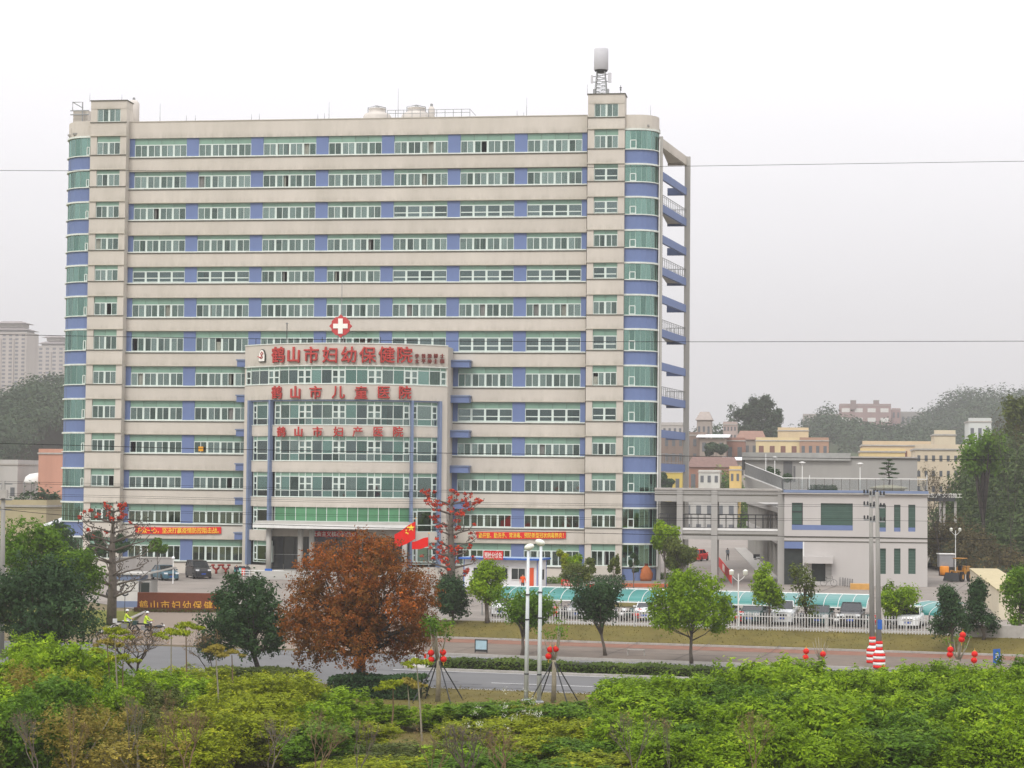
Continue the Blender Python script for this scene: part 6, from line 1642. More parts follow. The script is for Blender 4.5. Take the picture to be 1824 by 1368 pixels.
# ================================================================== OBJECTS
GLS = srgb('dark_car_glass', (34, 38, 42), rough=0.08, spec=0.7, var=0.05)
RUB = srgb('black_rubber', (22, 22, 22), rough=0.8, var=0.1)
CHR = srgb('bright_metal', (190, 192, 196), rough=0.25, metal=0.8, var=0.04)
HLM = srgb('headlight_glass', (226, 230, 232), rough=0.1, spec=0.7, var=0.03)
def make_car(label, P, rz, paint, L=4.4, W=1.76, H=1.5, kind='hatch', group=None, cat='car', plate=True):
    """x forwards; body from a side profile with tumblehome, glazing, lamps, wheels"""
    t = thing('parked_car', label, cat, tuple(P), rz, group)
    nose = 0.58 if kind == 'van' else 0.52
    roofx = {'hatch': (0.10, 0.62), 'van': (0.16, 0.90), 'sedan': (0.0, 0.46)}[kind]
    # stations: x fraction from nose(0) to tail(1): bonnet/belt height
    sec = [(0.0, 0.40, 0.62), (0.03, 0.56, 0.86), (0.10, 0.62, 0.95), (0.27, 0.66, 1.0), (0.5, 0.66, 1.0), (0.8, 0.68, 1.0), (0.95, 0.66, 0.94), (1.0, 0.48, 0.80)]
    mb = MB(); mb.smooth = False; vs = []; fs = []; n = len(sec)
    for fx_, hb, wf in sec:
        x = L / 2 - fx_ * L; w = W / 2 * wf; hb *= H
        vs += [(x, -w * .96, 0.22), (x, -w, 0.42), (x, -w * .985, hb * .86), (x, -w * .86, hb), (x, w * .86, hb), (x, w * .985, hb * .86), (x, w, 0.42), (x, w * .96, 0.22)]
    for i in range(n - 1):
        for k in range(8): a, b_ = i * 8 + k, i * 8 + (k + 1) % 8; fs.append((a, a + 8, b_ + 8, b_))
    fs.append(tuple(range(8))); fs.append(tuple(range((n - 1) * 8 + 7, (n - 1) * 8 - 1, -1)))
    mb.add(vs, fs); o = part('body', mb, paint, t)
    # cabin
    c0, c1 = (0.24, 0.97) if kind != 'sedan' else (0.27, 0.86); r0, r1 = (0.40, 0.90) if kind == 'hatch' else (0.40, 0.92) if kind == 'van' else (0.43, 0.72)
    hb = H * 0.655
    def cab(e, z0, z1, w0, w1):
        X = lambda f: L / 2 - f * L
        return [(X(c0) + e, -w0, z0), (X(c1) - e, -w0, z0), (X(c1) - e, w0, z0), (X(c0) + e, w0, z0), (X(r0), -w1, z1), (X(r1), -w1, z1), (X(r1), w1, z1), (X(r0), w1, z1)]
    q = [(0, 3, 7, 4), (0, 4, 5, 1), (1, 5, 6, 2), (3, 2, 6, 7), (4, 7, 6, 5)]
    mb = MB(); mb.add(cab(0, hb, H - 0.035, W * .44, W * .37), q); part('window_glass', mb, GLS, t)
    mb = MB(); X = lambda f: L / 2 - f * L
    mb.prism([(X(r0) + .03, -W * .37), (X(r1) - .05, -W * .37), (X(r1) - .05, W * .37), (X(r0) + .03, W * .37)][::-1], H - 0.034, H); part('roof', mb, paint, t)
    for s in (-1, 1):
        for fa, fb in ((c0, r0), (c1, r1), ((c0 + c1) / 2, (r0 + r1) / 2)):
            mb = MB(); mb.tube([(X(fa), s * W * .443, hb), (X(fb), s * W * .374, H - .02)], 0.037, 4); part('pillar', mb, paint, t)
        mb = MB(); mb.boxc((L / 2 - 0.10, s * W * .33, H * .50), (0.12, 0.34, 0.15)); part('headlight', mb, HLM, t)
        mb = MB(); mb.boxc((-L / 2 + 0.06, s * W * .36, H * .55), (0.1, 0.2, 0.2)); part('tail_light', mb, REDB, t)
        mb = MB(); mb.boxc((X(c0) - .12, s * (W * .5 + .06), hb + .07), (0.12, 0.18, 0.12)); part('mirror', mb, paint, t)
    mb = MB(); mb.boxc((L / 2 - 0.005, 0, H * .42), (0.06, W * .42, 0.16)); part('grille', mb, DARKM, t)
    if plate: mb = MB(); mb.boxc((L / 2 + 0.03, 0, H * .29), (0.02, 0.44, 0.13)); part('number_plate', mb, srgb('blue_plate', (50, 80, 160)), t)
    wm = MB(); wm.lathe([(0.20, -.1), (0.31, -.1), (0.32, -.04), (0.32, .06), (0.30, .1), (0.20, .1)], 18); wm.v = [(x, z, y) for x, y, z in wm.v]; wm = wm.mesh('tyre', RUB)
    rm = MB(); rm.lathe([(0.0, -.085), (0.2, -.105), (0.2, .105), (0.0, .085)], 12); rm.v = [(x, z, y) for x, y, z in rm.v]; rm = rm.mesh('rim', CHR)
    for fx_ in (0.17, 0.80):
        for s in (-1, 1):
            w = inst(wm, 'wheel', t, (X(fx_), s * (W / 2 - .1), 0.32)); inst(rm, 'rim', w)
    return t
def paintm(n, c, r=0.3): return srgb(n, c, rough=r, spec=0.6, var=0.03, scale=0.7)
P_TEAL = paintm('blue_green_car_paint', (52, 92, 108)); P_BLK = paintm('black_car_paint', (26, 26, 30)); P_WHT = paintm('white_car_paint', (216, 218, 218)); P_DG = paintm('dark_green_car_paint', (34, 66, 62)); P_GRY = paintm('grey_car_paint', (120, 122, 124))
def carat(label, px, py, ang, paint, **k):
    P = onground(px, py); make_car(label, (P.x, P.y, P.z + 0.02), math.radians(ang), paint, **k)
carat('blue green hatchback parked in the forecourt by the guardhouse', 293, 1033, -62, P_TEAL, kind='sedan', H=1.45)
carat('black van parked in the forecourt right of the blue green car', 353, 1030, -68, P_BLK, kind='van', L=4.6, H=1.78, W=1.85)
carat('dark saloon half hidden behind the black van', 322, 1018, -95, P_BLK, kind='sedan', H=1.45)

# --- people
SKIN = srgb('skin', (196, 150, 124), rough=0.6, var=0.04); HAIR = srgb('black_hair', (26, 22, 20), rough=0.6)
def person(label, P, rz, top, legs, pose='stand', hat=None, h=1.68, bag=None):
    """one continuous skinned body; colours by region; pose stand, walk or ride"""
    s = h / 1.70
    J = {'pel': (0, 0, .95), 'wst': (0, 0, 1.08), 'chs': (0, 0, 1.30), 'nck': (0, 0, 1.46), 'hd0': (0, -.01, 1.55), 'hd1': (0, -.01, 1.68)}
    for sd, n in ((-1, 'l'), (1, 'r')):
        J['sh' + n] = (sd * .17, 0, 1.40); J['el' + n] = (sd * .23, .02, 1.14); J['wr' + n] = (sd * .24, -.04, .91); J['hn' + n] = (sd * .24, -.06, .82)
        J['hp' + n] = (sd * .09, 0, .90); J['kn' + n] = (sd * .10, -.01, .50); J['an' + n] = (sd * .10, .02, .09); J['to' + n] = (sd * .11, -.15, .04)
    if pose == 'walk':
        J['knl'] = (-.1, -.14, .52); J['anl'] = (-.1, -.24, .12); J['tol'] = (-.1, -.40, .10); J['knr'] = (.1, .03, .5); J['anr'] = (.1, .22, .12); J['tor'] = (.1, .08, .04)
        J['ell'] = (-.23, .12, 1.16); J['wrl'] = (-.23, .10, .94); J['hnl'] = (-.23, .07, .86); J['elr'] = (.23, -.06, 1.15); J['wrr'] = (.22, -.24, .98); J['hnr'] = (.21, -.31, .93)
    if pose == 'ride':
        for k in ('pel', 'wst', 'chs', 'nck', 'hd0', 'hd1', 'shl', 'shr'):
            x, y, z = J[k]; J[k] = (x, y - (z - .95) * .22, z - .08)
        for sd, n in ((-1, 'l'), (1, 'r')):
            J['el' + n] = (sd * .26, -.30, 1.08); J['wr' + n] = (sd * .27, -.50, 1.02); J['hn' + n] = (sd * .28, -.58, 1.01)
            J['hp' + n] = (sd * .12, 0, .82); J['kn' + n] = (sd * .24, -.38, .72); J['an' + n] = (sd * .22, -.30, .30); J['to' + n] = (sd * .22, -.46, .25)
    rad = dict(pel=.145, wst=.12, chs=.155, nck=.055, hd0=.085, hd1=.085, sh=.07, el=.045, wr=.032, hn=.035, hp=.095, kn=.062, an=.042, to=.035)
    names = list(J); idx = {n: i for i, n in enumerate(names)}
    E = [('pel', 'wst'), ('wst', 'chs'), ('chs', 'nck'), ('nck', 'hd0'), ('hd0', 'hd1')]
    for n in 'lr': E += [('chs', 'sh' + n), ('sh' + n, 'el' + n), ('el' + n, 'wr' + n), ('wr' + n, 'hn' + n), ('pel', 'hp' + n), ('hp' + n, 'kn' + n), ('kn' + n, 'an' + n), ('an' + n, 'to' + n)]
    me = bpy.data.meshes.new('person'); me.from_pydata([tuple(v * s for v in J[n]) for n in names], [(idx[a], idx[b]) for a, b in E], [])
    o = bpy.data.objects.new('person', me); COL.objects.link(o); md = o.modifiers.new('skin', 'SKIN'); md.use_smooth_shade = True
    sv = me.skin_vertices[0].data
    for n in names:
        r = rad.get(n, rad.get(n[:2], .05)) * s; sv[idx[n]].radius = (r, r)
    sv[idx['pel']].use_root = True
    sb = o.modifiers.new('sub', 'SUBSURF'); sb.levels = 1; sb.render_levels = 1
    dg = bpy.context.evaluated_depsgraph_get(); m2 = bpy.data.meshes.new_from_object(o.evaluated_get(dg)); bpy.data.objects.remove(o)
    m2.materials.clear()
    for M in (SKIN, top, legs, HAIR, RUB): m2.materials.append(M)
    base = 0.82 if pose == 'ride' else 0.92
    mi = []
    hd = Vector(J['hd1']) * s
    for p in m2.polygons:
        c = p.center / s
        dk = min((c - Vector(J['hn' + n])).length for n in 'lr')
        if c.z > (1.60 if pose != 'ride' else 1.50) or (c.z > (1.50 if pose != 'ride' else 1.42) and c.y > J['hd0'][1] + .03): mi.append(3)
        elif c.z > (1.45 if pose != 'ride' else 1.38): mi.append(0)
        elif dk < .085: mi.append(0)
        elif min((c - Vector(J['to' + n])).length for n in 'lr') < .13 or min((c - Vector(J['an' + n])).length for n in 'lr') < .06: mi.append(4)
        elif c.z > base or abs(c.x) > .19 and c.z > .8: mi.append(1)
        else: mi.append(2)
    m2.polygons.foreach_set('material_index', mi); m2.name = 'person'
    o = inst(m2, 'person', None, P, rz); tag(o, label, 'person')
    nose = MB(); nose.lathe([(0.004, -.012), (0.016, 0), (0.004, .02)], 6, (0, J['hd0'][1] * s - .095 * s, (J['hd0'][2] + .04) * s)); part('nose', nose, SKIN, o)
    em_ = MB()
    for sd in (-1, 1): em_.lathe([(0.002, -.008), (0.011, 0), (0.002, .008)], 6, (sd * .032, J['hd0'][1] * s - .088 * s, (J['hd0'][2] + .065) * s))
    part('eyes', em_, HAIR, o)
    fm = MB()
    for n in 'lr':
        hx_, hy_, hz_ = [v * s for v in J['hn' + n]]
        for k in range(4):
            x = hx_ + (k - 1.5) * .016; fm.tube([(x, hy_, hz_), (x, hy_ - .02, hz_ - .05), (x, hy_ - .03 - .01 * (k % 2), hz_ - .085)], 0.008, 5)
        fm.tube([(hx_ - .03, hy_, hz_ + .02), (hx_ - .05, hy_ - .03, hz_ - .02)], 0.009, 5)
    f_ = part('fingers', fm, SKIN, o)
    if hat:
        hm = MB(); hm.smooth = True; c = Vector(J['hd1']) * s; hm.lathe([(0.13 if hat[1] == 'helmet' else .12, -.03), (0.128, .0), (0.11, .07), (0.05, .115), (0.01, .12)], 12, c); part('helmet' if hat[1] == 'helmet' else 'cap', hm, hat[0], o)
    return o
NAVY = srgb('navy_cloth', (34, 38, 52), rough=0.9); HIVIS = srgb('lime_vest', (196, 222, 60), rough=0.8, var=0.06); ORNG = srgb('orange_cloth', (226, 86, 30), rough=0.85); WCL = srgb('white_cloth', (220, 222, 222), rough=0.9); GCL = srgb('grey_cloth', (96, 104, 110), rough=0.9); TCL = srgb('dark_trousers', (40, 42, 46), rough=0.9)
P = onground(1296, 999); person('dark-haired person in a grey top walking alone in the yard under the bridge', tuple(P), math.radians(160), GCL, TCL, 'walk', h=1.7)
for px, py, lab, tp, lg in ((937, 1049, 'person in an orange suit standing before the white cabin', ORNG, ORNG), (931, 1055, 'person in orange stooping slightly left of the other one in orange', ORNG, TCL), (909, 1047, 'person in white by the cabin windows', WCL, WCL), (421, 1036, 'person in dark blue behind the bins left of the entrance ramp', NAVY, TCL)):
    P = onground(px, py); person(lab, tuple(P), R.uniform(-.6, .6), tp, lg, 'walk' if 'stoop' in lab else 'stand')
# --- motorcycles
def motorcycle(label, P, rz, body, cat='motorcycle', scoot=False, group=None):
    t = thing('motorcycle' if not scoot else 'scooter', label, cat, tuple(P), rz, group)
    r = 0.30 if not scoot else 0.22; wb = 0.68 if not scoot else 0.55
    wm = MB(); wm.lathe([(r - .08, -.05), (r - .02, -.055), (r, 0), (r - .02, .055), (r - .08, .05)], 16); wm.v = [(z, x, y) for x, y, z in wm.v]; wm.f.pop(); wm.f.pop(); wm.mi.pop(); wm.mi.pop(); 
    wm.tube([(0, 0, -r + .09), (0, 0, r - .09)], 0.012, 4); wm.tube([(0, -r + .09, 0), (0, r - .09, 0)], 0.012, 4)
    wm = wm.mesh('wheel', RUB)
    for y in (-wb, wb): inst(wm, 'wheel', t, (0, y, r))
    mb = MB(); mb.smooth = True
    if not scoot:
        mb.lathe([(0.05, 0), (0.17, .06), (0.18, .16), (0.08, .24)], 10, (0, -.12, .68), 0.85, 1.6); part('fuel_tank', mb, body, t)
        mb = MB(); mb.boxc((0, .35, .78), (.26, .62, .10)); mb.boxc((0, .62, .84), (.24, .12, .12)); part('seat', mb, RUB, t)
        mb = MB(); mb.boxc((0, .05, .48), (.26, .42, .30)); part('engine', mb, STEEL, t)
        mb = MB(); mb.boxc((0, .72, .86), (.40, .32, .28)); part('top_box', mb, body, t)
    else:
        mb.boxc((0, .25, .55), (.30, .75, .24)); mb.boxc((0, -.36, .62), (.34, .10, .62), 0); mb.boxc((0, -.12, .28), (.30, .46, .08)); part('body', mb, body, t)
        mb = MB(); mb.boxc((0, .26, .71), (.26, .66, .09)); part('seat', mb, RUB, t)
    mb = MB(); mb.tube([(0, -wb, r), (0, -.40, .92), (0, -.34, 1.04)], 0.03, 5); mb.tube([(-.34, -.26, 1.02), (-.1, -.34, 1.04), (.1, -.34, 1.04), (.34, -.26, 1.02)], 0.018, 5); mb.tube([(0, wb, r), (0, .1, .45)], 0.03, 5)
    part('handlebar', mb, DARKM, t)
    mb = MB(); mb.lathe([(0.02, -.06), (.09, 0), (0.02, .06)], 8, (0, -.46, .88)); part('headlight', mb, HLM, t)
    return t
for i, (px, py, a, vest) in enumerate(((222, 1127, 100, HIVIS), (258, 1131, 82, HIVIS))):
    P = onground(px, py); P.z += .02
    motorcycle('%s motorcycle under a lime-vested rider beside the entrance lawn' % ('white' if i == 0 else 'dark green'), P, math.radians(a), P_WHT if i == 0 else P_DG)
    person('%s rider in a lime vest and white helmet on a motorcycle' % ('left-hand' if i == 0 else 'right-hand'), tuple(P + Vector((0, 0, .02))), math.radians(a), vest, NAVY, 'ride', hat=(P_WHT, 'helmet'))
P = onground(280, 1136); motorcycle('riderless motorcycle right of the two lime-vested riders', P, math.radians(95), P_BLK)

# --- vehicles under the canopy
tP = 155.4
for i, (px, pt, kd) in enumerate(((905, P_WHT, 'sedan'), (1040, P_GRY, 'hatch'), (1155, P_WHT, 'sedan'), (1290, P_DG, 'hatch'), (1344, P_DG, 'sedan'), (1398, P_WHT, 'van'), (1462, P_DG, 'hatch'), (1518, P_BLK, 'van'), (1622, P_WHT, 'hatch'))):
    p = tpt(px, 1100, tP); lab = ('white saloon', 'grey hatchback', 'white saloon', 'dark green hatchback', 'dark green saloon', 'white van', 'dark green hatchback', 'black van', 'white hatchback')[i]
    where = ('at the left end of the teal canopy', 'under the teal canopy behind the dark spreading tree', 'under the teal canopy left of the wide bright tree', 'under the teal canopy right of the wide bright tree', 'under the teal canopy left of the slender yellow green tree', 'under the teal canopy right of the slender tree', 'under the teal canopy right of the thin-leaved tree', 'under the right end of the teal canopy', 'right of the twin concrete poles')[i]
    make_car(lab + ' parked ' + where, (p.x, p.y, gz(tP) + .03), math.radians(-90) - RA + R.uniform(-.05, .05), pt, kind=kd, H={'van': 1.7}.get(kd, 1.46), L=4.2)
for i, px in enumerate((950, 962, 975, 990, 1003, 1080, 1094, 1110, 1122, 1136, 1178, 1190, 1202, 1250, 1262, 1318, 1372, 1428, 1438, 1492, 1545, 1556, 1580, 1592)):
    p = tpt(px, 1105, 153.2 + (i % 3) * .3)
    motorcycle(('black', 'white', 'dark green', 'red', 'black', 'grey')[i % 6] + ' electric scooter under the teal canopy, ' + ORD[i] + ' of the scooters from the left', (p.x, p.y, gz(153) + .02), math.radians(180) - RA + R.uniform(-.2, .2), (P_BLK, P_WHT, P_DG, REDB, P_BLK, P_GRY)[i % 6], 'scooter', True, 'scooters under the canopy')

# --- guardhouse, wall, entrance sign
FGd = Fr(gpt(205, 1097, gz(146)), math.radians(2))
G = thing('guardhouse', 'low pale guardhouse with blue-grey bands and a flat roof reaching over the drive', 'guardhouse', tuple(FGd.W(0, 0, 0)), -math.radians(2)); gb = gz_at(FGd.P.x, FGd.P.y)
x1 = FGd.x(248); zt = FGd.z(230, 1026); GW = srgb('guardhouse_wall', (205, 203, 197), rough=0.85, var=0.05)
mb = MB(); mb.box(0, x1, 0, 3.4, gb + .5, zt - .35); part('wall', mb, GW, G)
mb = MB(); mb.box(-.04, x1 + .04, -.04, 3.44, gb - .1, gb + .5); part('plinth', mb, FIN, G)
mb = MB(); mb.box(-.06, x1 + .06, -.06, 3.46, zt - .35, zt + .1); part('fascia', mb, FIN, G)
mb = MB(); mb.box(-.2, x1 + .2, -.2, 3.6, zt + .1, zt + .22); part('roof', mb, LGREY, G)
mb = MB(); xo = FGd.x(300, 1020); mb.add([(x1 + .2, .2, zt + .0), (xo, 2.0, zt + .55), (xo, 3.4, zt + .5), (x1 + .2, 3.4, zt + .05), (x1 + .2, .2, zt + .14), (xo, 2.0, zt + .69), (xo, 3.4, zt + .64), (x1 + .2, 3.4, zt + .19)], [(0, 3, 2, 1), (4, 5, 6, 7), (0, 1, 5, 4), (2, 3, 7, 6), (1, 2, 6, 5), (3, 0, 4, 7)]); part('roof_wing', mb, LGREY, G)
mb = MB(); xd0, xd1 = FGd.x(250), FGd.x(268); mb.box(xd0, xd1, .3, 3.2, gb, zt - .4); part('booth', mb, GREYW, G)
mb = MB(); mb.box(xd0 + .08, xd1 - .08, .24, .296, FGd.z(258, 1072), FGd.z(258, 1038)); part('window', mb, DGL, G)
mb = MB(); mb.box(.02, x1 - .02, -.01, -.002, gb + 1.3, gb + 1.33); part('joint', mb, JOINT, G)
f = Fr(at(205, 1010, 215), math.radians(-2)); o = thing('yard_wall', 'long stained grey wall behind the guardhouse', 'wall', tuple(f.P), math.radians(2))
mb = MB(); mb.box(0, f.x(309), 0, .3, -1.4, f.z(255, 994)); part('wall', mb, srgb('stained_wall', (160, 156, 152), rough=.95, var=.1, scale=.6, dirt=.6, dirtcol=lin((116, 110, 104)), streak=True), o)
mb = MB(); mb.box(-.05, f.x(309) + .05, -.06, .36, f.z(255, 994), f.z(255, 992)); part('coping', mb, LGREY, o)
# entrance sign
FS = Fr(gpt(244, 1108, gz(145)), math.radians(4)); gb = gz_at(FS.P.x, FS.P.y)
S = thing('entrance_sign', 'long brown stone sign with gold cursive characters at the entrance drive', 'sign', tuple(FS.W(0, 0, 0)), -math.radians(4))
BRN = srgb('brown_granite', (112, 62, 44), rough=.4, var=.12, scale=3); x1 = FS.x(415); zt = FS.z(300, 1056)
mb = MB(); mb.box(0, x1, 0, .5, gb + .35, zt); part('slab', mb, BRN, S); mb = MB(); mb.box(-.2, x1 + .2, -.25, .8, gb - .1, gb + .35); part('plinth', mb, srgb('brown_granite_dark', (92, 48, 36), rough=.5, var=.12), S)
GOLD = srgb('gold_letter', (232, 176, 70), rough=.35, metal=.3, var=.05)
for k, c in enumerate('鹤山市妇幼保健院'):
    o = inst(text_mesh(c, .74, GOLD, .03, .008), 'sign_character', S, (FS.x(256 + k * 19.2, 1078), -.04, FS.z(300, 1078))); o.rotation_euler = (0, math.radians(-4), 0)
hb = thing('low_planting', 'thin row of low plants along the foot of the brown entrance sign', 'plants', tuple(FS.W(0, -.6, gb)), -math.radians(4))
inst(leaf_mesh('foliage', LF_OLV, [(k * .5, 0, .15, .3, .15, .18) for k in range(int(x1 / .5))], 1200, .05, 5), 'foliage', hb)
for px in (197, 222):
    P = onground(px, 1098 - (6 if px > 200 else 0)); t = thing('hoop_light', 'black open ring light on a thin stake, %s of the pair before the guardhouse' % ('left' if px < 200 else 'right'), 'light', tuple(P))
    h = h_at(px, 1058 if px < 200 else 1051, P.y) - P.z; mb = MB(); mb.tube([(.42 * math.cos(a) * .8, 0, h + .42 * math.sin(a)) for a in [math.radians(40 + k * 14) for k in range(21)]], .07, 6); part('ring', mb, DARKM, t)
    mb = MB(); mb.tube([(0, 0, 0), (0, 0, h - .4)], .025, 5); part('stake', mb, DARKM, t)
# --- by the entrance: pump connections, bins, ramp railing
for px in (391.5, 408.5):
    P = HW(hx(px, -.6), -.6, -1.2); t = thing('standpipe', 'red twin-headed fire hydrant stand at the wall, %s one' % ('left' if px < 400 else 'right'), 'hydrant', tuple(P), -HA); mb = MB(); mb.smooth = True
    s = hz(px, 1006, -.6) + 1.2
    mb.tube([(0, 0, 0), (0, 0, s * .62)], .12, 8); mb.tube([(0, 0, s * .45), (-.32, -.05, s * .68), (-.34, -.05, s * .93)], .11, 8); mb.tube([(0, 0, s * .45), (.32, -.05, s * .68), (.34, -.05, s * .93)], .11, 8)
    for x in (-.34, .34): mb.lathe([(.18, -.08), (.2, 0), (.18, .1)], 10, (x, -.05, s * .95))
    part('pipe', mb, srgb('hydrant_red', (150, 40, 32), rough=.5), t)
for i, (px, c) in enumerate(((427, (96, 186, 178)), (434, (96, 186, 178)), (440, (216, 84, 66)), (447, (90, 96, 98)))):
    P = HW(hx(px, -4.5), -4.5, -1.2); t = thing('litter_bin', ('teal bin, left of the pair by the ramp', 'teal bin, right of the pair by the ramp', 'orange red bin between the teal and dark bins', 'dark grey bin nearest the ramp')[i], 'bin', tuple(P), -HA); mb = MB(); mb.smooth = True; mb.lathe([(.22, 0), (.25, .05), (.25, .85)], 12); part('drum', mb, srgb('bin_%d' % c[0] + str(i), c, rough=.5), t); mb = MB(); mb.smooth = True; mb.lathe([(.27, .85), (.27, .9), (.15, 1.02), (.02, 1.05)], 12); part('lid', mb, DARKM, t)
FR_ = Fr(HW(hx(430, -9), -9), HA); t = thing('ramp_railing', 'white railing along the brown entrance ramp', 'railing', tuple(FR_.W(0, 0, -1.2)), -HA)
mb = MB(); L = FR_.x(505, 1020); zt = FR_.z(450, 1016) + 1.2
for k in range(9): mb.box(k * L / 8 - .03, k * L / 8 + .03, 0, .06, 0, zt)
part('post', mb, WHITEP, t)
for z in (zt, zt - .25, zt - .5): mb = MB(); mb.tube([(0, .03, z), (L, .03, z)], .04, 5); part('rail', mb, WHITEP, t)
mb = MB(); mb.add([(L * .3, .3, 0), (L * 1.4, .3, 0), (L * 1.4, 2.5, 0), (L * .3, 2.5, 0), (L * .7, .3, .5), (L * 1.4, .3, .7), (L * 1.4, 2.5, .7), (L * .7, 2.5, .5)], [(0, 1, 5, 4), (1, 2, 6, 5), (2, 3, 7, 6), (3, 0, 4, 7), (4, 5, 6, 7)]); o = part('entrance_ramp', mb, BRN, None); o.location = FR_.W(0, 0, -1.2); o.rotation_euler = (0, 0, -HA); tag(o, 'low brown granite ramp in front of the entrance porch', 'ramp')
mb = MB(); mb.box(0, .75, 0, .06, 0, .75); o = part('parking_sign', mb, srgb('sign_blue', (40, 96, 176), rough=.5)); o.location = FR_.W(FR_.x(472, 1020), -.1, FR_.z(476, 1026)); o.rotation_euler = (0, 0, -HA); tag(o, 'small blue sign fixed to the white ramp railing', 'sign')
inst(text_mesh('出入', .34, WHT, .005, .01), 'lettering', o, (.375, -.01, .38))

# --- banners
def banner(label, text, x0, x1, yt, yb, Fm, d, size, tcol=YELT, cloth=REDB, n=24, parent=None):
    xa, za = Fm.X(x0, yt, d); xb, zb_ = Fm.X(x1, yt, d); xc, zc_ = Fm.X(x0, yb, d); h = za - zc_; L = xb - xa
    t = thing('cloth_banner', label, 'banner', tuple(Fm.W(xa, d, 0)), -Fm.a)
    mb = MB(); vs = []; fs = []; dz = zb_ - za
    for k in range(n + 1):
        f = k / n; w = .02 * math.sin(k * 1.9) - .015; sag = -.05 * math.sin(PI * f)
        for zz in (za + dz * f + sag, za + dz * f - h + sag * 1.2): vs.append((L * f, w, zz)); vs.append((L * f, w + .012, zz))
    for k in range(n): o = k * 4; fs += [(o + 2, o + 6, o + 4, o), (o + 1, o + 5, o + 7, o + 3), (o, o + 4, o + 5, o + 1), (o + 3, o + 7, o + 6, o + 2)]
    mb.add(vs, fs); part('cloth', mb, cloth, t)
    if text:
        me = text_mesh(text, size, tcol, .004, .008); bb = [v.co.x for v in me.vertices]; w = max(bb) - min(bb); sx = L * .95 / w
        o = inst(me, 'lettering', t, (L / 2, -.05, (za + zb_) / 2 - h / 2 - .03)); o.scale = (sx, 1, 1); o.rotation_euler = (0, -math.atan2(dz, L), 0)
    return t
FH = Fr(HP0, HA)
banner('red banner with yellow characters on the facade left of the entrance bay', '万众一心，坚决打赢疫情防控阻击战。', 241, 394, 938.5, 950.5, FH, -.14, .66)
banner('red banner with yellow characters on the facade right of the entrance bay', '勤开窗、勤洗手、常消毒、预防新型冠状病毒肺炎！', 849, 1008, 947, 959, FH, -.14, .60)
# long red banner in perspective beside the columns, small ones near the cabin
a = onground(1278, 1010); b = onground(1303, 1045)
def strip_banner(label, a, b, h, z, text, size):
    d = b - a; L = math.hypot(d.x, d.y); t = thing('cloth_banner', label, 'banner', (a.x, a.y, 0), math.atan2(d.y, d.x)); mb = MB(); n = 10; za, zb_ = a.z + z, b.z + z
    mb.add([(0, -.02, za), (L, -.02, zb_), (L, -.02, zb_ + h), (0, -.02, za + h), (0, .02, za), (L, .02, zb_), (L, .02, zb_ + h), (0, .02, za + h)], [(0, 1, 2, 3), (7, 6, 5, 4), (0, 4, 5, 1), (2, 6, 7, 3), (1, 5, 6, 2), (0, 3, 7, 4)]); part('cloth', mb, REDB, t)
    for x in (0, L / 2, L): mb = MB(); mb.box(x - .03, x + .03, .03, .09, min(za, zb_) - z, (za + zb_) / 2 + h); part('post', mb, STEEL, t)
    if text: inst(text_mesh(text, size, WHT, .003, .006), 'lettering', t, (L / 2, -.03, (za + zb_) / 2 + h / 2))
strip_banner('long red banner running away beside the yard below the bridge', a, b, 1.1, .3, '疫情防控 人人有责', .8)
a = onground(1000, 1052); b = onground(1030, 1054); strip_banner('short red banner with white characters right of the white cabin', a, b, .55, .5, '抗击疫情', .42)
a = onground(1044, 1056); b = onground(1060, 1057); strip_banner('faded red strip behind the dark spreading tree', a, b, .3, .5, '', .3)

# --- white site cabin with red board
c0 = onground(957, 1052); zc0 = c0.z - .0
FC = Fr(c0, math.radians(28)); 
C = thing('site_cabin', 'white prefabricated cabin with a blue roof edge in the forecourt', 'cabin', (c0.x, c0.y, c0.z), -math.radians(-14))
Lc, Wc, Hc = 9.2, 3.2, 2.85
CW = srgb('cabin_white', (222, 222, 222), rough=.5, var=.03); CB = srgb('cabin_blue', (52, 96, 176), rough=.45)
# long face runs to the left (-x), short face to the right (rotated local frame)
aL = at(826, 1000, c0.y + 2.2); d1 = Vector((aL.x - c0.x, aL.y - c0.y, 0)); Lc = d1.length; d1.normalize()
ang = math.atan2(-d1.y, -d1.x); C.rotation_euler = (0, 0, ang)
Wc = 2.9
mb = MB(); mb.box(-Lc, 0, 0, Wc, .1, Hc); part('wall', mb, CW, C)
mb = MB(); mb.box(-Lc - .25, .35, -.7, Wc + .25, Hc + .002, Hc + .12); part('roof', mb, srgb('pale_blue_roof', (150, 172, 196), rough=.5, var=.05), C)
mb = MB(); mb.box(-Lc - .27, .37, -.72, -.701, Hc - .04, Hc + .13); mb.box(.351, .37, -.7, Wc + .25, Hc - .04, Hc + .13); part('roof_edge', mb, CB, C)
for x in (-Lc, -.06): mb = MB(); mb.box(x, x + .08, -.02, -.002, .1, Hc - .002); part('corner_trim', mb, CB, C)
mb = MB(); mb.box(.003, .02, Wc - .1, Wc, .1, Hc - .01); part('corner_trim', mb, CB, C)
for x, w in ((-Lc + 1.0, 1.1), (-4.0, 1.1), (-2.5, 1.3)):
    mb = MB(); mb.box(x, x + w, -.05, -.003, 1.0, 2.0); o = part('window', mb, DGL, C); mb = MB()
    for q in ((x - .06, x, .94, 2.06), (x + w, x + w + .06, .94, 2.06), (x, x + w, .94, 1.0), (x, x + w, 2.0, 2.06), (x + w / 2 - .02, x + w / 2 + .02, 1.0, 2.0)): mb.box(q[0], q[1], -.07, -.052, q[2], q[3])
    part('frame', mb, WHITEP, o)
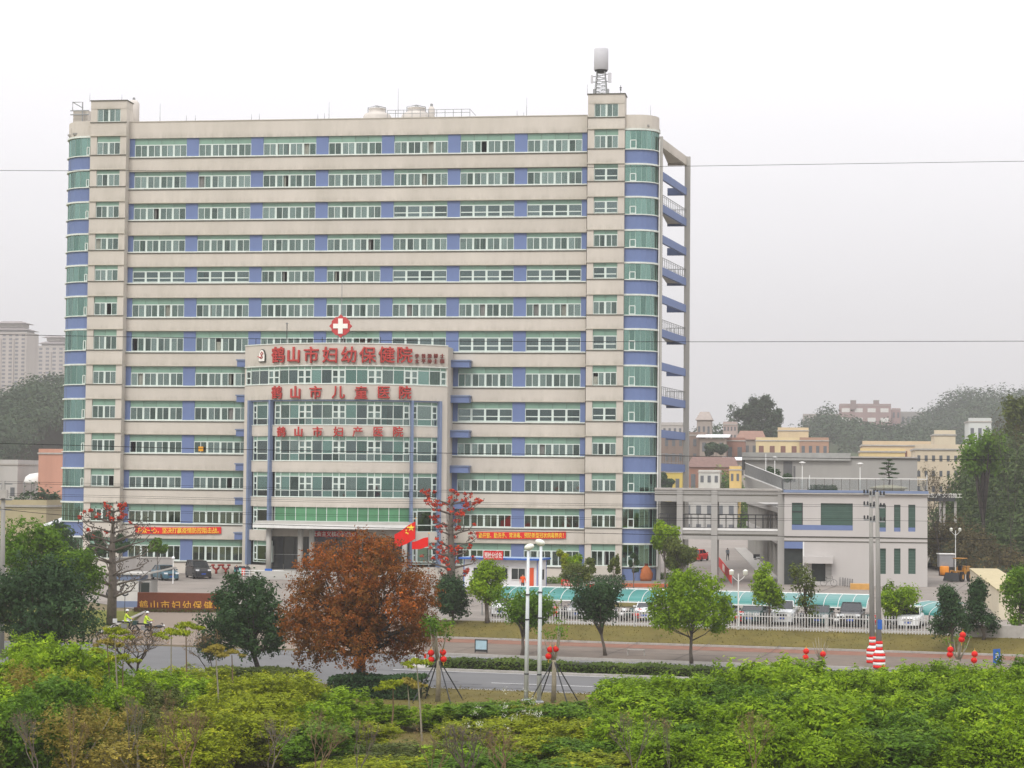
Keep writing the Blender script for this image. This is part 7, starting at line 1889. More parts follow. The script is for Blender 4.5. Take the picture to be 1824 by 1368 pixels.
mb = MB(); mb.box(.003, .05, 1.0, 2.0, .95, 1.9); o = part('window', mb, DGL, C); mb = MB(); mb.box(.051, .06, .93, .99, .9, 1.95); mb.box(.051, .06, 2.01, 2.07, .9, 1.95); mb.box(.051, .06, .991, 2.009, 1.9, 1.95); part('frame', mb, WHITEP, o)
mb = MB(); mb.box(-1.05, -.35, -.05, -.003, .12, 2.1); part('door', mb, srgb('orange_door', (214, 84, 44), rough=.6), C)
f = Fr(at(861, 990, c0.y - .2), -math.radians(3)); t = thing('roof_board', 'small red board with white characters on the cabin roof', 'sign', tuple(f.P), math.radians(3) * 1)
x1 = f.x(896, 990); z0, z1 = f.z(878, 997), f.z(878, 981.5); mb = MB(); mb.box(0, x1, 0, .06, z0, z1); part('board', mb, srgb('red_board', (200, 24, 26)), t)
me = text_mesh('预检分诊处', .5, WHT, .004, .008); o = inst(me, 'lettering', t, (x1 / 2, -.02, (z0 + z1) / 2)); w = max(v.co.x for v in me.vertices) * 2; o.scale = (x1 * .9 / w, 1, (z1 - z0) * .75 / .5)
mb = MB(); 
for x in (.2, x1 - .2): mb.box(x - .03, x + .03, .07, .12, z0 - .5, z1 - .05)
part('post', mb, STEEL, t)

# --- flags
def flag(label, pxp, ytop, ybot, Y, x0, x1, yt, yb, star, tilt):
    p = at(pxp, ytop, Y); b = Vector((at(pxp, 1030, Y).x, Y, -1.2)); t = thing('flagpole', 'thin grey flagpole carrying ' + label, 'flagpole', tuple(b)); mb = MB(); mb.tube([(0, 0, 0), (p.x - b.x, 0, p.z - b.z)], .06, 6, .03); part('pole', mb, STEEL, t); mb = MB(); mb.lathe([(.02, -.06), (.07, 0), (.02, .06)], 8, (p.x - b.x, 0, p.z - b.z + .05)); part('finial', mb, GOLD, t)
    sc = Y / FPX; W = (x1 - x0) * sc; H = (yb - yt) * sc * .62; zt = h_at(x1, yt, Y)
    f = thing('flag', label, 'flag', (at(x1, yt, Y).x, Y - .05, zt)); mb = MB(); mb.smooth = True; vs = []; fs = []; N = 16; K = 8
    def S(u, v): return (-u * W, .16 * math.sin(u * 7 + v) * u - .05, -v * H - tilt * u * W * (1 - .25 * v) + .05 * math.sin(u * 6 + v * 2))
    for i in range(N + 1):
        for k in range(K + 1): vs.append(S(i / N, k / K))
    for i in range(N):
        for k in range(K): o = i * (K + 1) + k; fs.append((o, o + 1, o + K + 2, o + K + 1))
    mb.add(vs, fs); part('cloth', mb, srgb('flag_red', (232, 26, 18), rough=.7, var=.03, trans=.3), f)
    if star:
        for (u, v, r) in ((.20, .25, .34), (.36, .10, .11), (.43, .20, .11), (.43, .34, .11), (.36, .44, .11)):
            c = Vector(S(u, v)); st_ = MB(); pts = []
            for q in range(10): a = PI / 2 + q * PI / 5; rr = r * (1 if q % 2 == 0 else .4); pts.append((c.x + rr * math.cos(a), c.y - .06, c.z + rr * math.sin(a)))
            st_.add([(c.x, c.y - .07, c.z)] + pts + [(x, y + .02, z) for x, y, z in pts], [(0, 1 + q, 1 + (q + 1) % 10) for q in range(10)] + [(1 + q, 11 + q, 11 + (q + 1) % 10, 1 + (q + 1) % 10) for q in range(10)]); part('star', st_, YELT, f)
flag('red flag with five yellow stars streaming to the left', 740.5, 924, 1035, 186, 703, 740, 929, 980, True, .62)
flag('smaller plain red flag right of the starred one', 764, 951, 1035, 184, 734, 763, 957, 984, False, .28)

# --- lamps and poles
def pole_lamp(label, px, yb, yt, P=None, lean=0.0, side=1):
    b = P or onground(px, yb); H = h_at(px, yt, b.y) - b.z; t = thing('street_lamp', label, 'street lamp', tuple(b)); mb = MB(); mb.smooth = True
    mb.tube([(0, 0, 0), (lean * H * .5, 0, H * .5), (lean * H, 0, H - .25)], [.12, .10, .07], 12); part('pole', mb, srgb('white_pole', (206, 212, 214), rough=.45, var=.04), t)
    mb = MB(); mb.smooth = True; mb.lathe([(.04, -.16), (.13, -.12), (.19, -.04), (.20, .04), (.16, .12), (.08, .17), (.02, .18)], 14, (0, 0, 0), 1.35, 1.0); o = part('lamp_head', mb, srgb('lamp_glass', (224, 226, 214), rough=.35), t, (lean * H + .05 * side, 0, H - .08)); o.rotation_euler = (0, math.radians(-18 * side), 0)
    for f in (.17, .52, .68): mb = MB(); mb.lathe([(.125, 0), (.125, .07)], 12, (lean * H * f, 0, H * f)); part('strap', mb, DARKM, t)
    mb = MB(); mb.lathe([(.28, 0), (.28, .05), (.16, .12)], 10); part('base_flange', mb, STEEL, t)
pole_lamp('left of two tall white round-headed lamp posts on the near kerb', 937, 1249, 972, lean=.006, side=1)
pole_lamp('right of two tall white round-headed lamp posts on the near kerb', 960, 1252, 964, lean=.004, side=-1)
def simple_lamp(label, px, py, yt, kind, Y=None, P=None, cat='lamp'):
    b = P if P is not None else onground(px, py); H = h_at(px, yt, b.y) - b.z; t = thing('yard_lamp', label, cat, tuple(b)); mb = MB(); mb.tube([(0, 0, 0), (0, 0, H)], .06, 6, .045); part('pole', mb, WHITEP, t)
    if kind == 'twin':
        for s in (-1, 1):
            mb = MB(); mb.tube([(0, 0, H - .55), (s * .28, 0, H - .35), (s * .48, 0, H - .12)], .025, 5); part('arm', mb, WHITEP, t)
            mb = MB(); mb.smooth = True; mb.lathe([(.12, -.15), (.16, -.1), (.18, .12), (.2, .16), (.06, .26)], 10, (s * .5, 0, H + .05)); part('lantern', mb, srgb('lamp_glass', (224, 226, 214)), t)
    elif kind == 'disc': mb = MB(); mb.smooth = True; mb.lathe([(.08, -.3), (.12, -.12), (.34, -.02), (.36, .02), (.1, .1)], 12, (0, 0, H)); part('lamp_head', mb, WHITEP, t)
    elif kind == 'ball': mb = MB(); mb.smooth = True; mb.lathe([(.03, -.16), (.15, -.08), (.17, 0), (.12, .12), (.02, .17)], 10, (0, 0, H)); part('lamp_head', mb, HLM, t)
    return t
simple_lamp('white twin-lantern lamp behind the picket fence left of the slender tree', 1315, 1122, 1022, 'twin')
simple_lamp('twin-armed yard lamp behind the cabin', 1012, 1030, 972, 'twin')
simple_lamp('white ball lamp above the guardhouse roof', 308, 1040, 994, 'ball')
simple_lamp('thin white lamp pole behind the cabin sign', 908, 1030, 966, 'none')
simple_lamp('lamp post by the loader at the right', 1702, 1022, 945, 'twin')
for i, px in enumerate((1364, 1380, 1429, 1442, 1532, 1651)):
    y0 = {0: 838, 1: 844}.get(i, 872); yt = (808, 815, 824, 846, 826, 846)[i]; d = 25 if i < 2 else .9
    P = FA.W(FA.x(px, 850, d), d, az(872)) if i >= 2 else at(px, y0, 228)
    simple_lamp(('plain thin white pole at the far left of the roof terrace', 'second thin pole on the roof ramp', 'disc-topped white lamp on the roof terrace, left one', 'short plain white post on the roof terrace edge', 'disc-topped white lamp left of the bonsai', 'white post at the right end of the roof terrace')[i], px, y0, yt, 'disc' if i in (1, 2, 4) else 'none', P=P)
b = onground(1059, 1032); H = h_at(1059, 873, b.y) - b.z; t = thing('floodlight_mast', 'tall white mast with a row of dark floodlights in front of the right tower', 'floodlight mast', tuple(b)); mb = MB(); mb.tube([(0, 0, 0), (0, 0, H)], .09, 8, .06); part('pole', mb, WHITEP, t)
mb = MB(); mb.box(-.48, .48, -.05, .05, H - .05, H + .05); part('crossbar', mb, WHITEP, t)
for k in range(4): mb = MB(); mb.boxc((-.42 + k * .28, -.1, H + .28), (.22, .25, .28)); part('floodlight', mb, DARKM, t)
# twin concrete utility poles with striped guards
CONC = srgb('pole_concrete', (142, 140, 134), rough=.9, var=.1, scale=2, dirt=.3, dirtcol=lin((104, 100, 94)), streak=True)
PB = []
for i, (px, yb, yt, ptx) in enumerate(((1554, 1181, 872, 1550.5), (1566, 1190, 876, 1562))):
    b = onground(px, yb); H = h_at(px, yt, b.y) - b.z; PB.append((b, H)); lean = (ptx - px) * b.y / FPX
    t = thing('utility_pole', 'grey concrete utility pole, %s of the pair by the pavement' % ('left' if i == 0 else 'right'), 'utility pole', tuple(b)); mb = MB(); mb.smooth = True; mb.tube([(0, 0, 0), (lean, 0, H)], .19, 12, .115); part('shaft', mb, CONC, t)
    for yy in (880, 901, 926):
        z = h_at(px, yy + i * 3, b.y) - b.z; x = lean * z / H; mb = MB(); mb.boxc((x, 0, z), (.95, .09, .09), -.5); part('crossarm', mb, STEEL, t)
        for s in (-1, 1):
            for e in (.22, .44): mb = MB(); mb.smooth = True; mb.lathe([(.05, 0), (.07, .06), (.05, .12), (.07, .18), (.03, .24)], 8, (x + s * e * math.cos(-.5), s * e * math.sin(-.5), z + .05)); part('insulator', mb, DARKM, t)
    if i == 1: mb = MB(); mb.boxc((0, -.20, h_at(px, 1112, b.y) - b.z), (.28, .03, .6)); o = part('plate', mb, srgb('sign_blue', (40, 96, 176)), t)
    g = thing('pole_guard', 'red and white striped bottle-shaped guard round the %s utility pole' % ('left' if i == 0 else 'right'), 'pole guard', tuple(b)); prof_ = [(.37, 0), (.40, .05)]; zt = h_at(px, 1134 + i * 8, b.y) - b.z; nb = 9
    def rr(f): return .37 if f < .52 else .37 - .17 * min(1, (f - .52) / .16) if f < .72 else .20
    for k in range(nb):
        f0, f1 = k / nb, (k + 1) / nb; mb = MB(); mb.smooth = True; mb.lathe([(rr(f0) - (.02), zt * f0), (rr(f0) + .015, zt * (f0 + .01)), (rr((f0 + f1) / 2) + .02, zt * (f0 + f1) / 2), (rr(f1) + .015, zt * (f1 - .01)), (rr(f1) - .02, zt * f1)], 16); part('band', mb, REDB if k % 2 == 0 else WHITEP, g)
# left edge pole
p = at(6, 980, 133); b = Vector((p.x, p.y, gz_at(p.x, p.y))); H = h_at(4, 856, 133) - b.z
t = thing('utility_pole', 'concrete utility pole with a grey box at the left edge', 'utility pole', tuple(b)); mb = MB(); mb.smooth = True; mb.tube([(0, 0, 0), (-.08, 0, H)], .2, 12, .13); part('shaft', mb, CONC, t)
for yy in (862, 890, 908): z = h_at(6, yy, 133) - b.z; mb = MB(); mb.boxc((0, 0, z), (.95, .09, .09), .3); part('crossarm', mb, STEEL, t)
mb = MB(); mb.boxc((0, -.2, h_at(6, 880, 133) - b.z), (.5, .3, .55)); part('box', mb, KERB, t)
# overhead wires
def wire(label, pts, Y0, Y1, r=.014, sag=0):
    n = 16; out = []
    xs = [p[0] for p in pts]; ys = [p[1] for p in pts]
    for k in range(n + 1):
        px = xs[0] + (xs[-1] - xs[0]) * k / n; py = float(np.interp(px, xs, ys)); out.append(at(px, py, Y0 + (Y1 - Y0) * k / n))
    mb = MB(); mb.tube(out, r, 5); o = part('overhead_wire', mb, RUB); tag(o, label, 'wire'); return o
wire('uppermost wire crossing the top floors and the sky', [(-60, 303), (112, 304.5), (600, 303), (1228, 296), (1900, 286)], 112, 118, .013)
wire('black wire crossing above the red cross sign', [(-60, 595), (340, 602), (780, 607.5), (1230, 609), (1900, 607.5)], 112, 118, .016)
wire('black wire crossing below the third line of red lettering', [(-60, 788), (340, 799), (780, 807), (1240, 812.5), (1500, 817), (1900, 820)], 112, 118, .016)
wire('black wire crossing at the level of the entrance canopy', [(-60, 900), (150, 923), (400, 932), (800, 944), (1200, 953), (1552, 957), (1900, 964)], 128, 131, .017)
for i, y in enumerate((880, 901, 926)):
    for q in (0, 3.2): wire('thin wire from the %s crossarm of the twin poles running left, %s strand' % (('top', 'middle', 'lowest')[i], 'upper' if q == 0 else 'lower'), [(-60, y - 24 + q), (600, y - 9 + q), (1200, y - 2 + q), (1548, y - 2 + q)], 133, 131, .009)
    wire('thin wire from the %s crossarm of the twin poles running right' % ('top', 'middle', 'lowest')[i], [(1568, y + 1), (1700, y + 3), (1900, y + 5)], 131, 131, .010)

# --- street furniture
b = onground(857, 1163); t = thing('notice_board', 'small glazed notice board on the pavement left of the twin lamp posts', 'notice board', tuple(b), -RA); w = .42 * 1.0; sc = b.y / FPX; w = 11 * sc; z1 = h_at(857, 1139, b.y) - b.z
mb = MB()
for x in (-w, w): mb.box(x - .03, x + .03, -.03, .03, 0, z1)
mb.box(-w, w, -.03, .03, z1 - .06, z1); mb.box(-w, w, -.03, .03, .08, .22); part('frame', mb, DARKM, t)
mb = MB(); mb.box(-w + .03, w - .03, -.01, .01, .22, z1 - .06); part('panel', mb, srgb('board_face', (168, 196, 206), rough=.3, var=.1, scale=4), t)
b = onground(1775, 1186); t = thing('road_sign', 'blue road sign edge-on near the right edge', 'sign', tuple(b), math.radians(40)); sc = b.y / FPX; z1 = h_at(1775, 1156, b.y) - b.z
mb = MB(); mb.box(-.35, .35, -.04, .0, .15, z1); part('panel', mb, srgb('sign_blue', (40, 96, 176)), t); inst(text_mesh('P', .6, WHT, .004, .01), 'lettering', t, (0, -.05, z1 * .55)); mb = MB(); mb.box(-.03, .03, .01, .05, 0, z1 - .1); part('post', mb, STEEL, t)
for i, (px, py) in enumerate(((741, 1183), (757, 1190))):
    b = onground(px, py); b.z = -2.5; o = None; t = thing('marker_post', '%s short banded marker post at the tip of the median' % ('white and black' if i == 0 else 'red and white'), 'bollard', tuple(b)); mb = MB(); mb.lathe([(.07, 0), (.07, .45)], 8); part('post', mb, WHITEP, t); mb = MB(); mb.lathe([(.075, .46), (.075, .72)], 8); part('cap_band', mb, DARKM if i == 0 else REDB, t)
for i, (px, py) in enumerate(((1133, 1168),)):
    b = onground(px, py); t = thing('bench', 'low pale rail bench on the pavement right of the dark spreading tree', 'bench', tuple(b), -RA); sc = b.y / FPX; mb = MB(); w = 15 * sc
    for x in (-w, w): mb.box(x - .04, x + .04, -.03, .03, 0, .36)
    part('leg', mb, KERB, t); mb = MB(); mb.box(-w, w, -.12, .12, .361, .42); part('seat', mb, KERB, t)
# white litter on lawn and pavement
# inscribed orange stone on its plinth, and low orange wall
b = onground(1151, 1035); t = thing('landscape_rock', 'tall orange standing stone by the rounded corner of the hospital', 'rock', tuple(b)); mb = MB(); mb.smooth = True; sc = b.y / FPX; H = h_at(1151, 1008, b.y) - b.z
mb.lathe([(.58, 0), (.64, .3), (.62, .7), (.54, 1.0), (.36, 1.25), (.14, 1.37)], 9, (0, 0, 0), 1, .6); g = random.Random(4); mb.v = [(x * g.uniform(.82, 1.14), y * g.uniform(.8, 1.15), z * H / 1.38 * g.uniform(.96, 1.04)) for x, y, z in mb.v]; part('stone', mb, srgb('orange_stone', (168, 98, 54), rough=.8, var=.15, scale=2, dirt=.4, dirtcol=lin((150, 80, 44))), t)
p = onground(1150, 1046); mb = MB(); mb.boxc((0, 0, .1), (4.6, .5, .5), -.1); o = part('planter_wall', mb, srgb('terracotta_edge', (176, 96, 62), rough=.85)); o.location = p; tag(o, 'low terracotta edging wall in front of the orange standing stone', 'wall')
sheet('lawn', s_at(1105, 1040, 172), s_at(1180, 1040, 172), 167, 178, LAWN, .03)
p = onground(1535, 1050); mb = MB(); mb.boxc((0, 0, .25), (2.2, 1.2, .6), -.15); o = part('planter_wall', mb, srgb('ochre_block', (196, 150, 84), rough=.85)); o.location = p; tag(o, 'low ochre block behind the twin concrete poles', 'planter')
for i, (pa, pb, yy, lab) in enumerate(((1000, 1108, 1036, 'low dark planting strip along the hospital foot right of the cabin'), (1175, 1215, 1032, 'low planting under the light green tree by the rounded corner'), (960, 1000, 1040, 'low planting behind the white cabin corner'))):
    a, b = onground(pa, yy), onground(pb, yy); n_ = max(3, int((b - a).length / .45)); o = inst(leaf_mesh('foliage', LF_MID if i else LF_DARK, [(a.x + (b.x - a.x) * k / n_ - a.x, a.y + (b.y - a.y) * k / n_ - a.y, .35, .4, .7, .38) for k in range(n_ + 1)], 260 * n_, .07, 90 + i), 'low_planting', None, tuple(a)); tag(o, lab, 'plants')
# bicycle racks and a parked bicycle by the annexe
for i in range(6):
    p = onground(1497 + i * 4.2, 1047 - (5 - i) * .8); t = thing('bicycle_rack', 'hooped steel bicycle rack, ' + ORD[i] + ' from the left in the row before the annexe', 'bicycle rack', tuple(p), 1.3, 'bicycle racks before the annexe'); mb = MB(); mb.tube([(-.4, 0, 0), (-.4, 0, .7), (-.3, 0, .82), (.3, 0, .82), (.4, 0, .7), (.4, 0, 0)], .025, 5); part('hoop', mb, DARKM, t)
def bicycle(label, P, rz):
    t = thing('bicycle', label, 'bicycle', tuple(P), rz); 
    for y in (-.52, .52): mb = MB(); mb.tube([(0, y + .33 * math.cos(a), .33 + .33 * math.sin(a)) for a in [k * PI / 9 for k in range(19)]], .016, 4); part('wheel', mb, RUB, t)
    mb = MB(); mb.tube([(0, .52, .33), (0, .12, .36), (0, .25, .85)], .018, 4); mb.tube([(0, .12, .36), (0, -.36, .78), (0, .22, .76)], .018, 4); mb.tube([(0, -.52, .33), (0, -.36, .95)], .018, 4); mb.tube([(-.24, -.32, .98), (0, -.38, .95), (.24, -.32, .98)], .014, 4); part('frame', mb, DARKM, t)
    mb = MB(); mb.boxc((0, .26, .88), (.14, .24, .05)); part('saddle', mb, RUB, t)
P = onground(1476, 1044); bicycle('bicycle parked left of the hooped racks before the annexe', P, 1.2); P = onground(1491, 1040); bicycle('second bicycle leaning by the hooped racks', P, .9)
# trolley in the yard
P = onground(1352, 999); t = thing('trolley', 'dark flat trolley with a white sheet in the yard under the bridge', 'trolley', tuple(P), .2); mb = MB(); mb.boxc((0, 0, .35), (1.3, .8, .08)); mb.boxc((0, .38, .6), (1.3, .05, .5)); part('deck', mb, DARKM, t); mb = MB(); mb.boxc((0, -.15, .45), (.8, .45, .12)); part('sheet', mb, WCL, t)
for x in (-.5, .5): mb = MB(); mb.tube([(x, -.35, .12), (x, .35, .12)], .12, 8); part('wheel', mb, RUB, t)
P = onground(1244, 999); make_car('red car glimpsed behind the bridge column', (P.x, P.y, P.z), 1.2, REDB, kind='hatch')
# --- roof terrace: bonsai in a round planter, clipped balls
P = FA.W(FA.x(1583, 870, 4.5), 4.5, az(880)); t = thing('round_planter', 'wide round stone planter on the annexe roof', 'planter', tuple(P)); mb = MB(); mb.smooth = True; mb.lathe([(1.55, 0), (1.6, .5), (1.95, .58), (1.95, .68), (1.7, .74), (.6, .95)], 26); part('bowl', mb, srgb('planter_stone', (150, 146, 126), rough=.9, var=.1), t)
zb_ = h_at(1583, 868, P.y); zt = h_at(1583, 816, P.y); H = zt - zb_; t = thing('bonsai_tree', 'layered dark bonsai pine in the round planter on the annexe roof', 'tree', (P.x, P.y, zb_ - .1)); mb = MB(); mb.smooth = True; mb.tube([(0, 0, 0), (.12, 0, H * .3), (-.1, 0, H * .6), (.05, 0, H * .95)], .11, 7, .03); lb = []
for k, (x, z, w) in enumerate(((0, .97, .35), (-.35, .86, .42), (.3, .84, .36), (-.45, .68, .45), (.45, .66, .42), (0, .74, .4), (-.62, .5, .42), (.6, .52, .45), (.05, .55, .4), (-.5, .32, .42), (.6, .34, .38), (.1, .36, .35))):
    lb.append((x, ((k * 37) % 7 - 3) * .12, z * H, w, w * .8, .11)); mb.tube([(0, 0, z * H * .85), (x, 0, z * H)], .03, 4)
part('trunk', mb, BARKD, t); inst(leaf_mesh('foliage', LF_DARK, lb, 2600, .06, 4, fill=.6, up=1.0), 'foliage', t)
bm = leaf_mesh('foliage', LF_DARK, [(0, 0, .45, .55, .55, .48)], 700, .07, 9, fill=.3)
for i, (px, d) in enumerate(((1449, 2.0), (1458, 2.4), (1466, 2.0), (1475, 2.3), (1483, 2.0), (1402, 7), (1381, 14), (1370, 18))):
    P = FA.W(FA.x(px, 868, d), d, az(880) if d < 3 else az(879)); 
    if d > 3: P = at(px, 858 - (d - 7) * 1.2, 215 + d)
    o = inst(bm, 'clipped_ball_shrub', None, tuple(P), i); tag(o, 'clipped round shrub on the annexe roof, ' + ('leftmost behind the front railing', 'second behind the front railing', 'middle one behind the front railing', 'fourth behind the front railing', 'rightmost behind the front railing', 'at the foot of the ramp', 'halfway up the ramp', 'farthest up the ramp')[i], 'shrub', 'clipped round shrubs on the annexe roof')
# --- yard at the right: wheel loader, cement tank, cream wall
YEL = srgb('machine_yellow', (176, 122, 36), rough=.5, var=.08, dirt=.3, dirtcol=lin((130, 100, 60)))
P = onground(1710, 1036); t = thing('wheel_loader', 'yellow wheel loader with a canopy roof parked at the right of the annexe', 'wheel loader', tuple(P), math.radians(50)); t.scale = (.72, .72, .9)
mb = MB(); mb.boxc((.9, 0, 1.25), (1.7, 1.3, .8)); mb.boxc((-.7, 0, 1.0), (1.2, 1.0, .5)); part('body', mb, YEL, t)
mb = MB(); mb.boxc((1.2, 0, 1.75), (1.5, 1.35, .12)); part('bonnet', mb, YEL, t); mb = MB(); mb.boxc((0, 0, 2.72), (1.7, 1.5, .1)); part('cab_roof', mb, YEL, t)
for x in (-.7, .7):
    for y in (-.65, .65): mb = MB(); mb.tube([(x, y, 1.4), (x, y, 2.67)], .05, 5); part('cab_post', mb, DARKM, t)
mb = MB(); mb.boxc((.1, 0, 1.6), (.5, .5, .5)); part('seat', mb, RUB, t)
for x in (-1.0, 1.2):
    for y in (-.85, .85): mb = MB(); mb.tube([(x, y - .18, .6), (x, y + .18, .6)], .6, 16); o = part('wheel', mb, RUB, t); mb = MB(); mb.tube([(x, y - .2, .6), (x, y + .2, .6)], .28, 12); part('hub', mb, YEL, o)
mb = MB(); mb.tube([(-.9, -.5, 1.2), (-1.9, -.5, 1.3), (-2.4, -.5, .6)], .1, 5); mb.tube([(-.9, .5, 1.2), (-1.9, .5, 1.3), (-2.4, .5, .6)], .1, 5); part('lift_arm', mb, YEL, t)
mb = MB(); mb.add([(-2.4, -1.1, .1), (-2.4, 1.1, .1), (-3.2, 1.1, .15), (-3.2, -1.1, .15), (-2.4, -1.1, 1.1), (-2.4, 1.1, 1.1)], [(0, 3, 2, 1), (0, 1, 5, 4), (0, 4, 3), (1, 2, 5), (3, 4, 5, 2)]); part('bucket', mb, DARKM, t)
P = onground(1687, 1026); t = thing('water_tank', 'grey lidded tank above an orange drum beside the wheel loader', 'tank', tuple(P)); mb = MB(); mb.boxc((0, .6, 1.7), (1.7, 1.2, 1.4)); part('tank', mb, srgb('grey_tank', (140, 140, 142)), t); mb = MB(); mb.boxc((0, .6, 2.45), (1.9, 1.4, .1)); part('lid', mb, WHITEP, t); mb = MB(); mb.smooth = True; mb.lathe([(.5, .1), (.52, .5), (.52, 1.0), (.45, 1.1)], 14, (-.3, 0, 0)); part('drum', mb, srgb('orange_drum', (222, 140, 40), rough=.5), t); mb = MB(); mb.boxc((0, .6, .5), (1.4, 1.0, .98)); part('stand', mb, DARKM, t)
a = onground(1728, 1052); b = onground(1779, 1104); d = b - a; L = math.hypot(d.x, d.y); zt = h_at(1728, 1012, a.y); zt2 = zt
t = thing('boundary_wall', 'cream wall with a yellowish coping running towards us at the right', 'wall', (a.x, a.y, 0), math.atan2(d.y, d.x)); CRW = srgb('cream_boundary', (206, 196, 172), rough=.85, var=.05, scale=.6, dirt=.2)
mb = MB(); mb.box(0, L, 0, .3, -2.6, zt - .12); part('wall', mb, CRW, t); mb = MB(); mb.box(-.1, L + .1, -.08, 2.6, zt - .12, zt); part('coping', mb, srgb('yellow_coping', (176, 164, 130), rough=.85), t); mb = MB(); mb.box(L - .3, L, .3, 6, -2.6, zt - .12); part('return_wall', mb, CRW, t)
# --- on the hospital roofs
def tank(label, px, py0, py1, d, r, kind):
    x, z0 = HX(px, py0, d); z1 = HX(px, py1, d)[1]; zr = ZTOP - 1.1
    t = thing('cooling_tower' if kind == 'cool' else 'water_tank', label, 'cooling tower' if kind == 'cool' else 'water tank', tuple(HW(x, d, zr))); mb = MB(); mb.smooth = True; h = z1 - zr; GT = srgb('pale_tank', (196, 190, 182), rough=.6, var=.06)
    if kind == 'cool':
        mb.lathe([(r * .9, 0), (r, h * .4), (r, h * .74), (r * .9, h * .82), (r * .6, h * .88), (r * .58, h * .96), (r * .62, h)], 24); part('shell', mb, GT, t); mb = MB(); mb.lathe([(.25, h), (.3, h + .1), (.12, h + .35)], 10); part('motor', mb, STEEL, t)
        mb = MB(); mb.tube([(-r * .62, -r * .5, 0), (-r * .62, -r * .5, h), (0, -r * .8, h + .12), (r * .62, -r * .5, h), (r * .62, -r * .5, h * .8)], .05, 5); part('ladder_rail', mb, STEEL, t)
    else: mb.lathe([(r, 0), (r, h * .92), (r * .6, h), (.05, h + .05)], 18); part('drum', mb, GT, t); mb = MB(); mb.lathe([(.15, h), (.15, h + .3), (.02, h + .35)], 8); part('vent', mb, STEEL, t)
tank('left pale domed cooling tower on the hospital roof', 672, 207, 194, 7, 1.55, 'cool'); tank('right pale domed cooling tower on the hospital roof', 742, 207, 193, 7, 1.65, 'cool')
tank('upright cylindrical tank right of the cooling towers', 768.5, 207, 190, 7, .36, 'cyl'); tank('rusty grey water tank behind the left stair head', 238, 212, 179, 3.5, .62, 'cyl')
x0, x1 = hx(690, 4, 200), hx(837, 4, 200); t = thing('roof_railing', 'thin pipe railing round the equipment on the hospital roof', 'railing', tuple(HW(x0, 4, ZTOP - 1.1)), -HA); z = hz(760, 195.5, 4) - ZTOP + 1.1; mb = MB()
for k in range(11): mb.tube([((x1 - x0) * k / 10, 0, 0), ((x1 - x0) * k / 10, 0, z)], .03, 4)
for zz in (z, z - .35): mb.tube([(0, 0, zz), (x1 - x0, 0, zz)], .03, 4)
mb.tube([(x1 - x0, 0, z), (x1 - x0, 4, z)], .03, 4); part('pipework', mb, STEEL, t)
P = HW(hx(810, 6.5, 205), 6.5, ZTOP - 1.1); t = thing('water_tank', 'horizontal cylindrical tank at the right end of the roof railing', 'tank', tuple(P), -HA); mb = MB(); mb.smooth = True; mb.tube([(-.9, 0, .95), (.9, 0, .95)], .62, 16); part('drum', mb, STEEL, t); mb = MB(); mb.boxc((-.6, 0, .3), (.15, 1, .6)); mb.boxc((.6, 0, .3), (.15, 1, .6)); part('cradle', mb, DARKM, t)
P = HW(hx(783, 6.5, 205), 6.5, ZTOP - 1.1); t = thing('condenser_unit', 'small grey louvred unit between the tanks on the roof', 'air conditioner', tuple(P), -HA); mb = MB(); mb.boxc((0, 0, .8), (.7, .5, 1.5)); part('casing', mb, STEEL, t)
for i, (px, y1) in enumerate(((285, 184), (332, 205), (348, 205), (448, 203), (462, 202), (566, 203), (578, 201), (586, 181), (709, 157), (921, 197), (933, 200), (938, 173))):
    x = hx(px, .2, 210); t = thing('lightning_rod', 'thin lightning rod on the hospital parapet, ' + ORD[i] + ' from the left', 'lightning rod', tuple(HW(x, .2, ZTOP)), 0, 'lightning rods along the hospital roof'); z = hz(px, y1, .2) - ZTOP; mb = MB(); mb.tube([(0, 0, 0), (0, 0, z)], .035, 5, .012); part('rod', mb, STEEL, t)
for px, d, y1, zb_, lab in ((160, TD + .3, 166, TLX[2], 'left'), (217, TD + .3, 168, TLX[2], 'right'), (1046, TD + .3, 150, TRX[2], 'left'), (1159, 1.5, 187, ZTOP, 'rounded corner')):
    x = hx(px, d, 180); t = thing('lightning_rod', 'thin lightning rod on the %s edge of the %s' % (lab, 'left stair head' if px < 400 else 'right roof'), 'lightning rod', tuple(HW(x, d, zb_))); mb = MB(); mb.tube([(0, 0, 0), (0, 0, hz(px, y1, d) - zb_)], .03, 5, .012); part('rod', mb, STEEL, t)
# pipe frame left of the left stair head
x0, x1 = hx(127, 3, 200), hx(152, 3, 200); zb_ = ZTOP - 1.1; t = thing('pipe_frame', 'steel pipe frame left of the left stair head', 'frame', tuple(HW(x0, 3, zb_)), -HA); W = x1 - x0; z1 = hz(140, 182, 3) - zb_; zm = hz(140, 197, 3) - zb_; zl = hz(140, 204, 3) - zb_; mb = MB()
mb.tube([(.15, 0, zm), (.15, 0, z1), (W * .8, 0, z1), (W * .8, 0, 0)], .07, 6); mb.tube([(.15, 0, z1), (W * .8, 0, zm + .3)], .05, 5); mb.tube([(-.1, 0, zm), (W + .4, 0, zm)], .07, 6); mb.tube([(-.1, 0, zl), (W + .4, 0, zl)], .07, 6); part('pipework', mb, STEEL, t)
mb = MB(); mb.box(hx(128, 3, 210) + .0, hx(154, 3, 210), 3.4, 6, ZTOP - 1.1, hz(140, 196, 3.4)); part('plant_room', mb, CREAM, HOS)
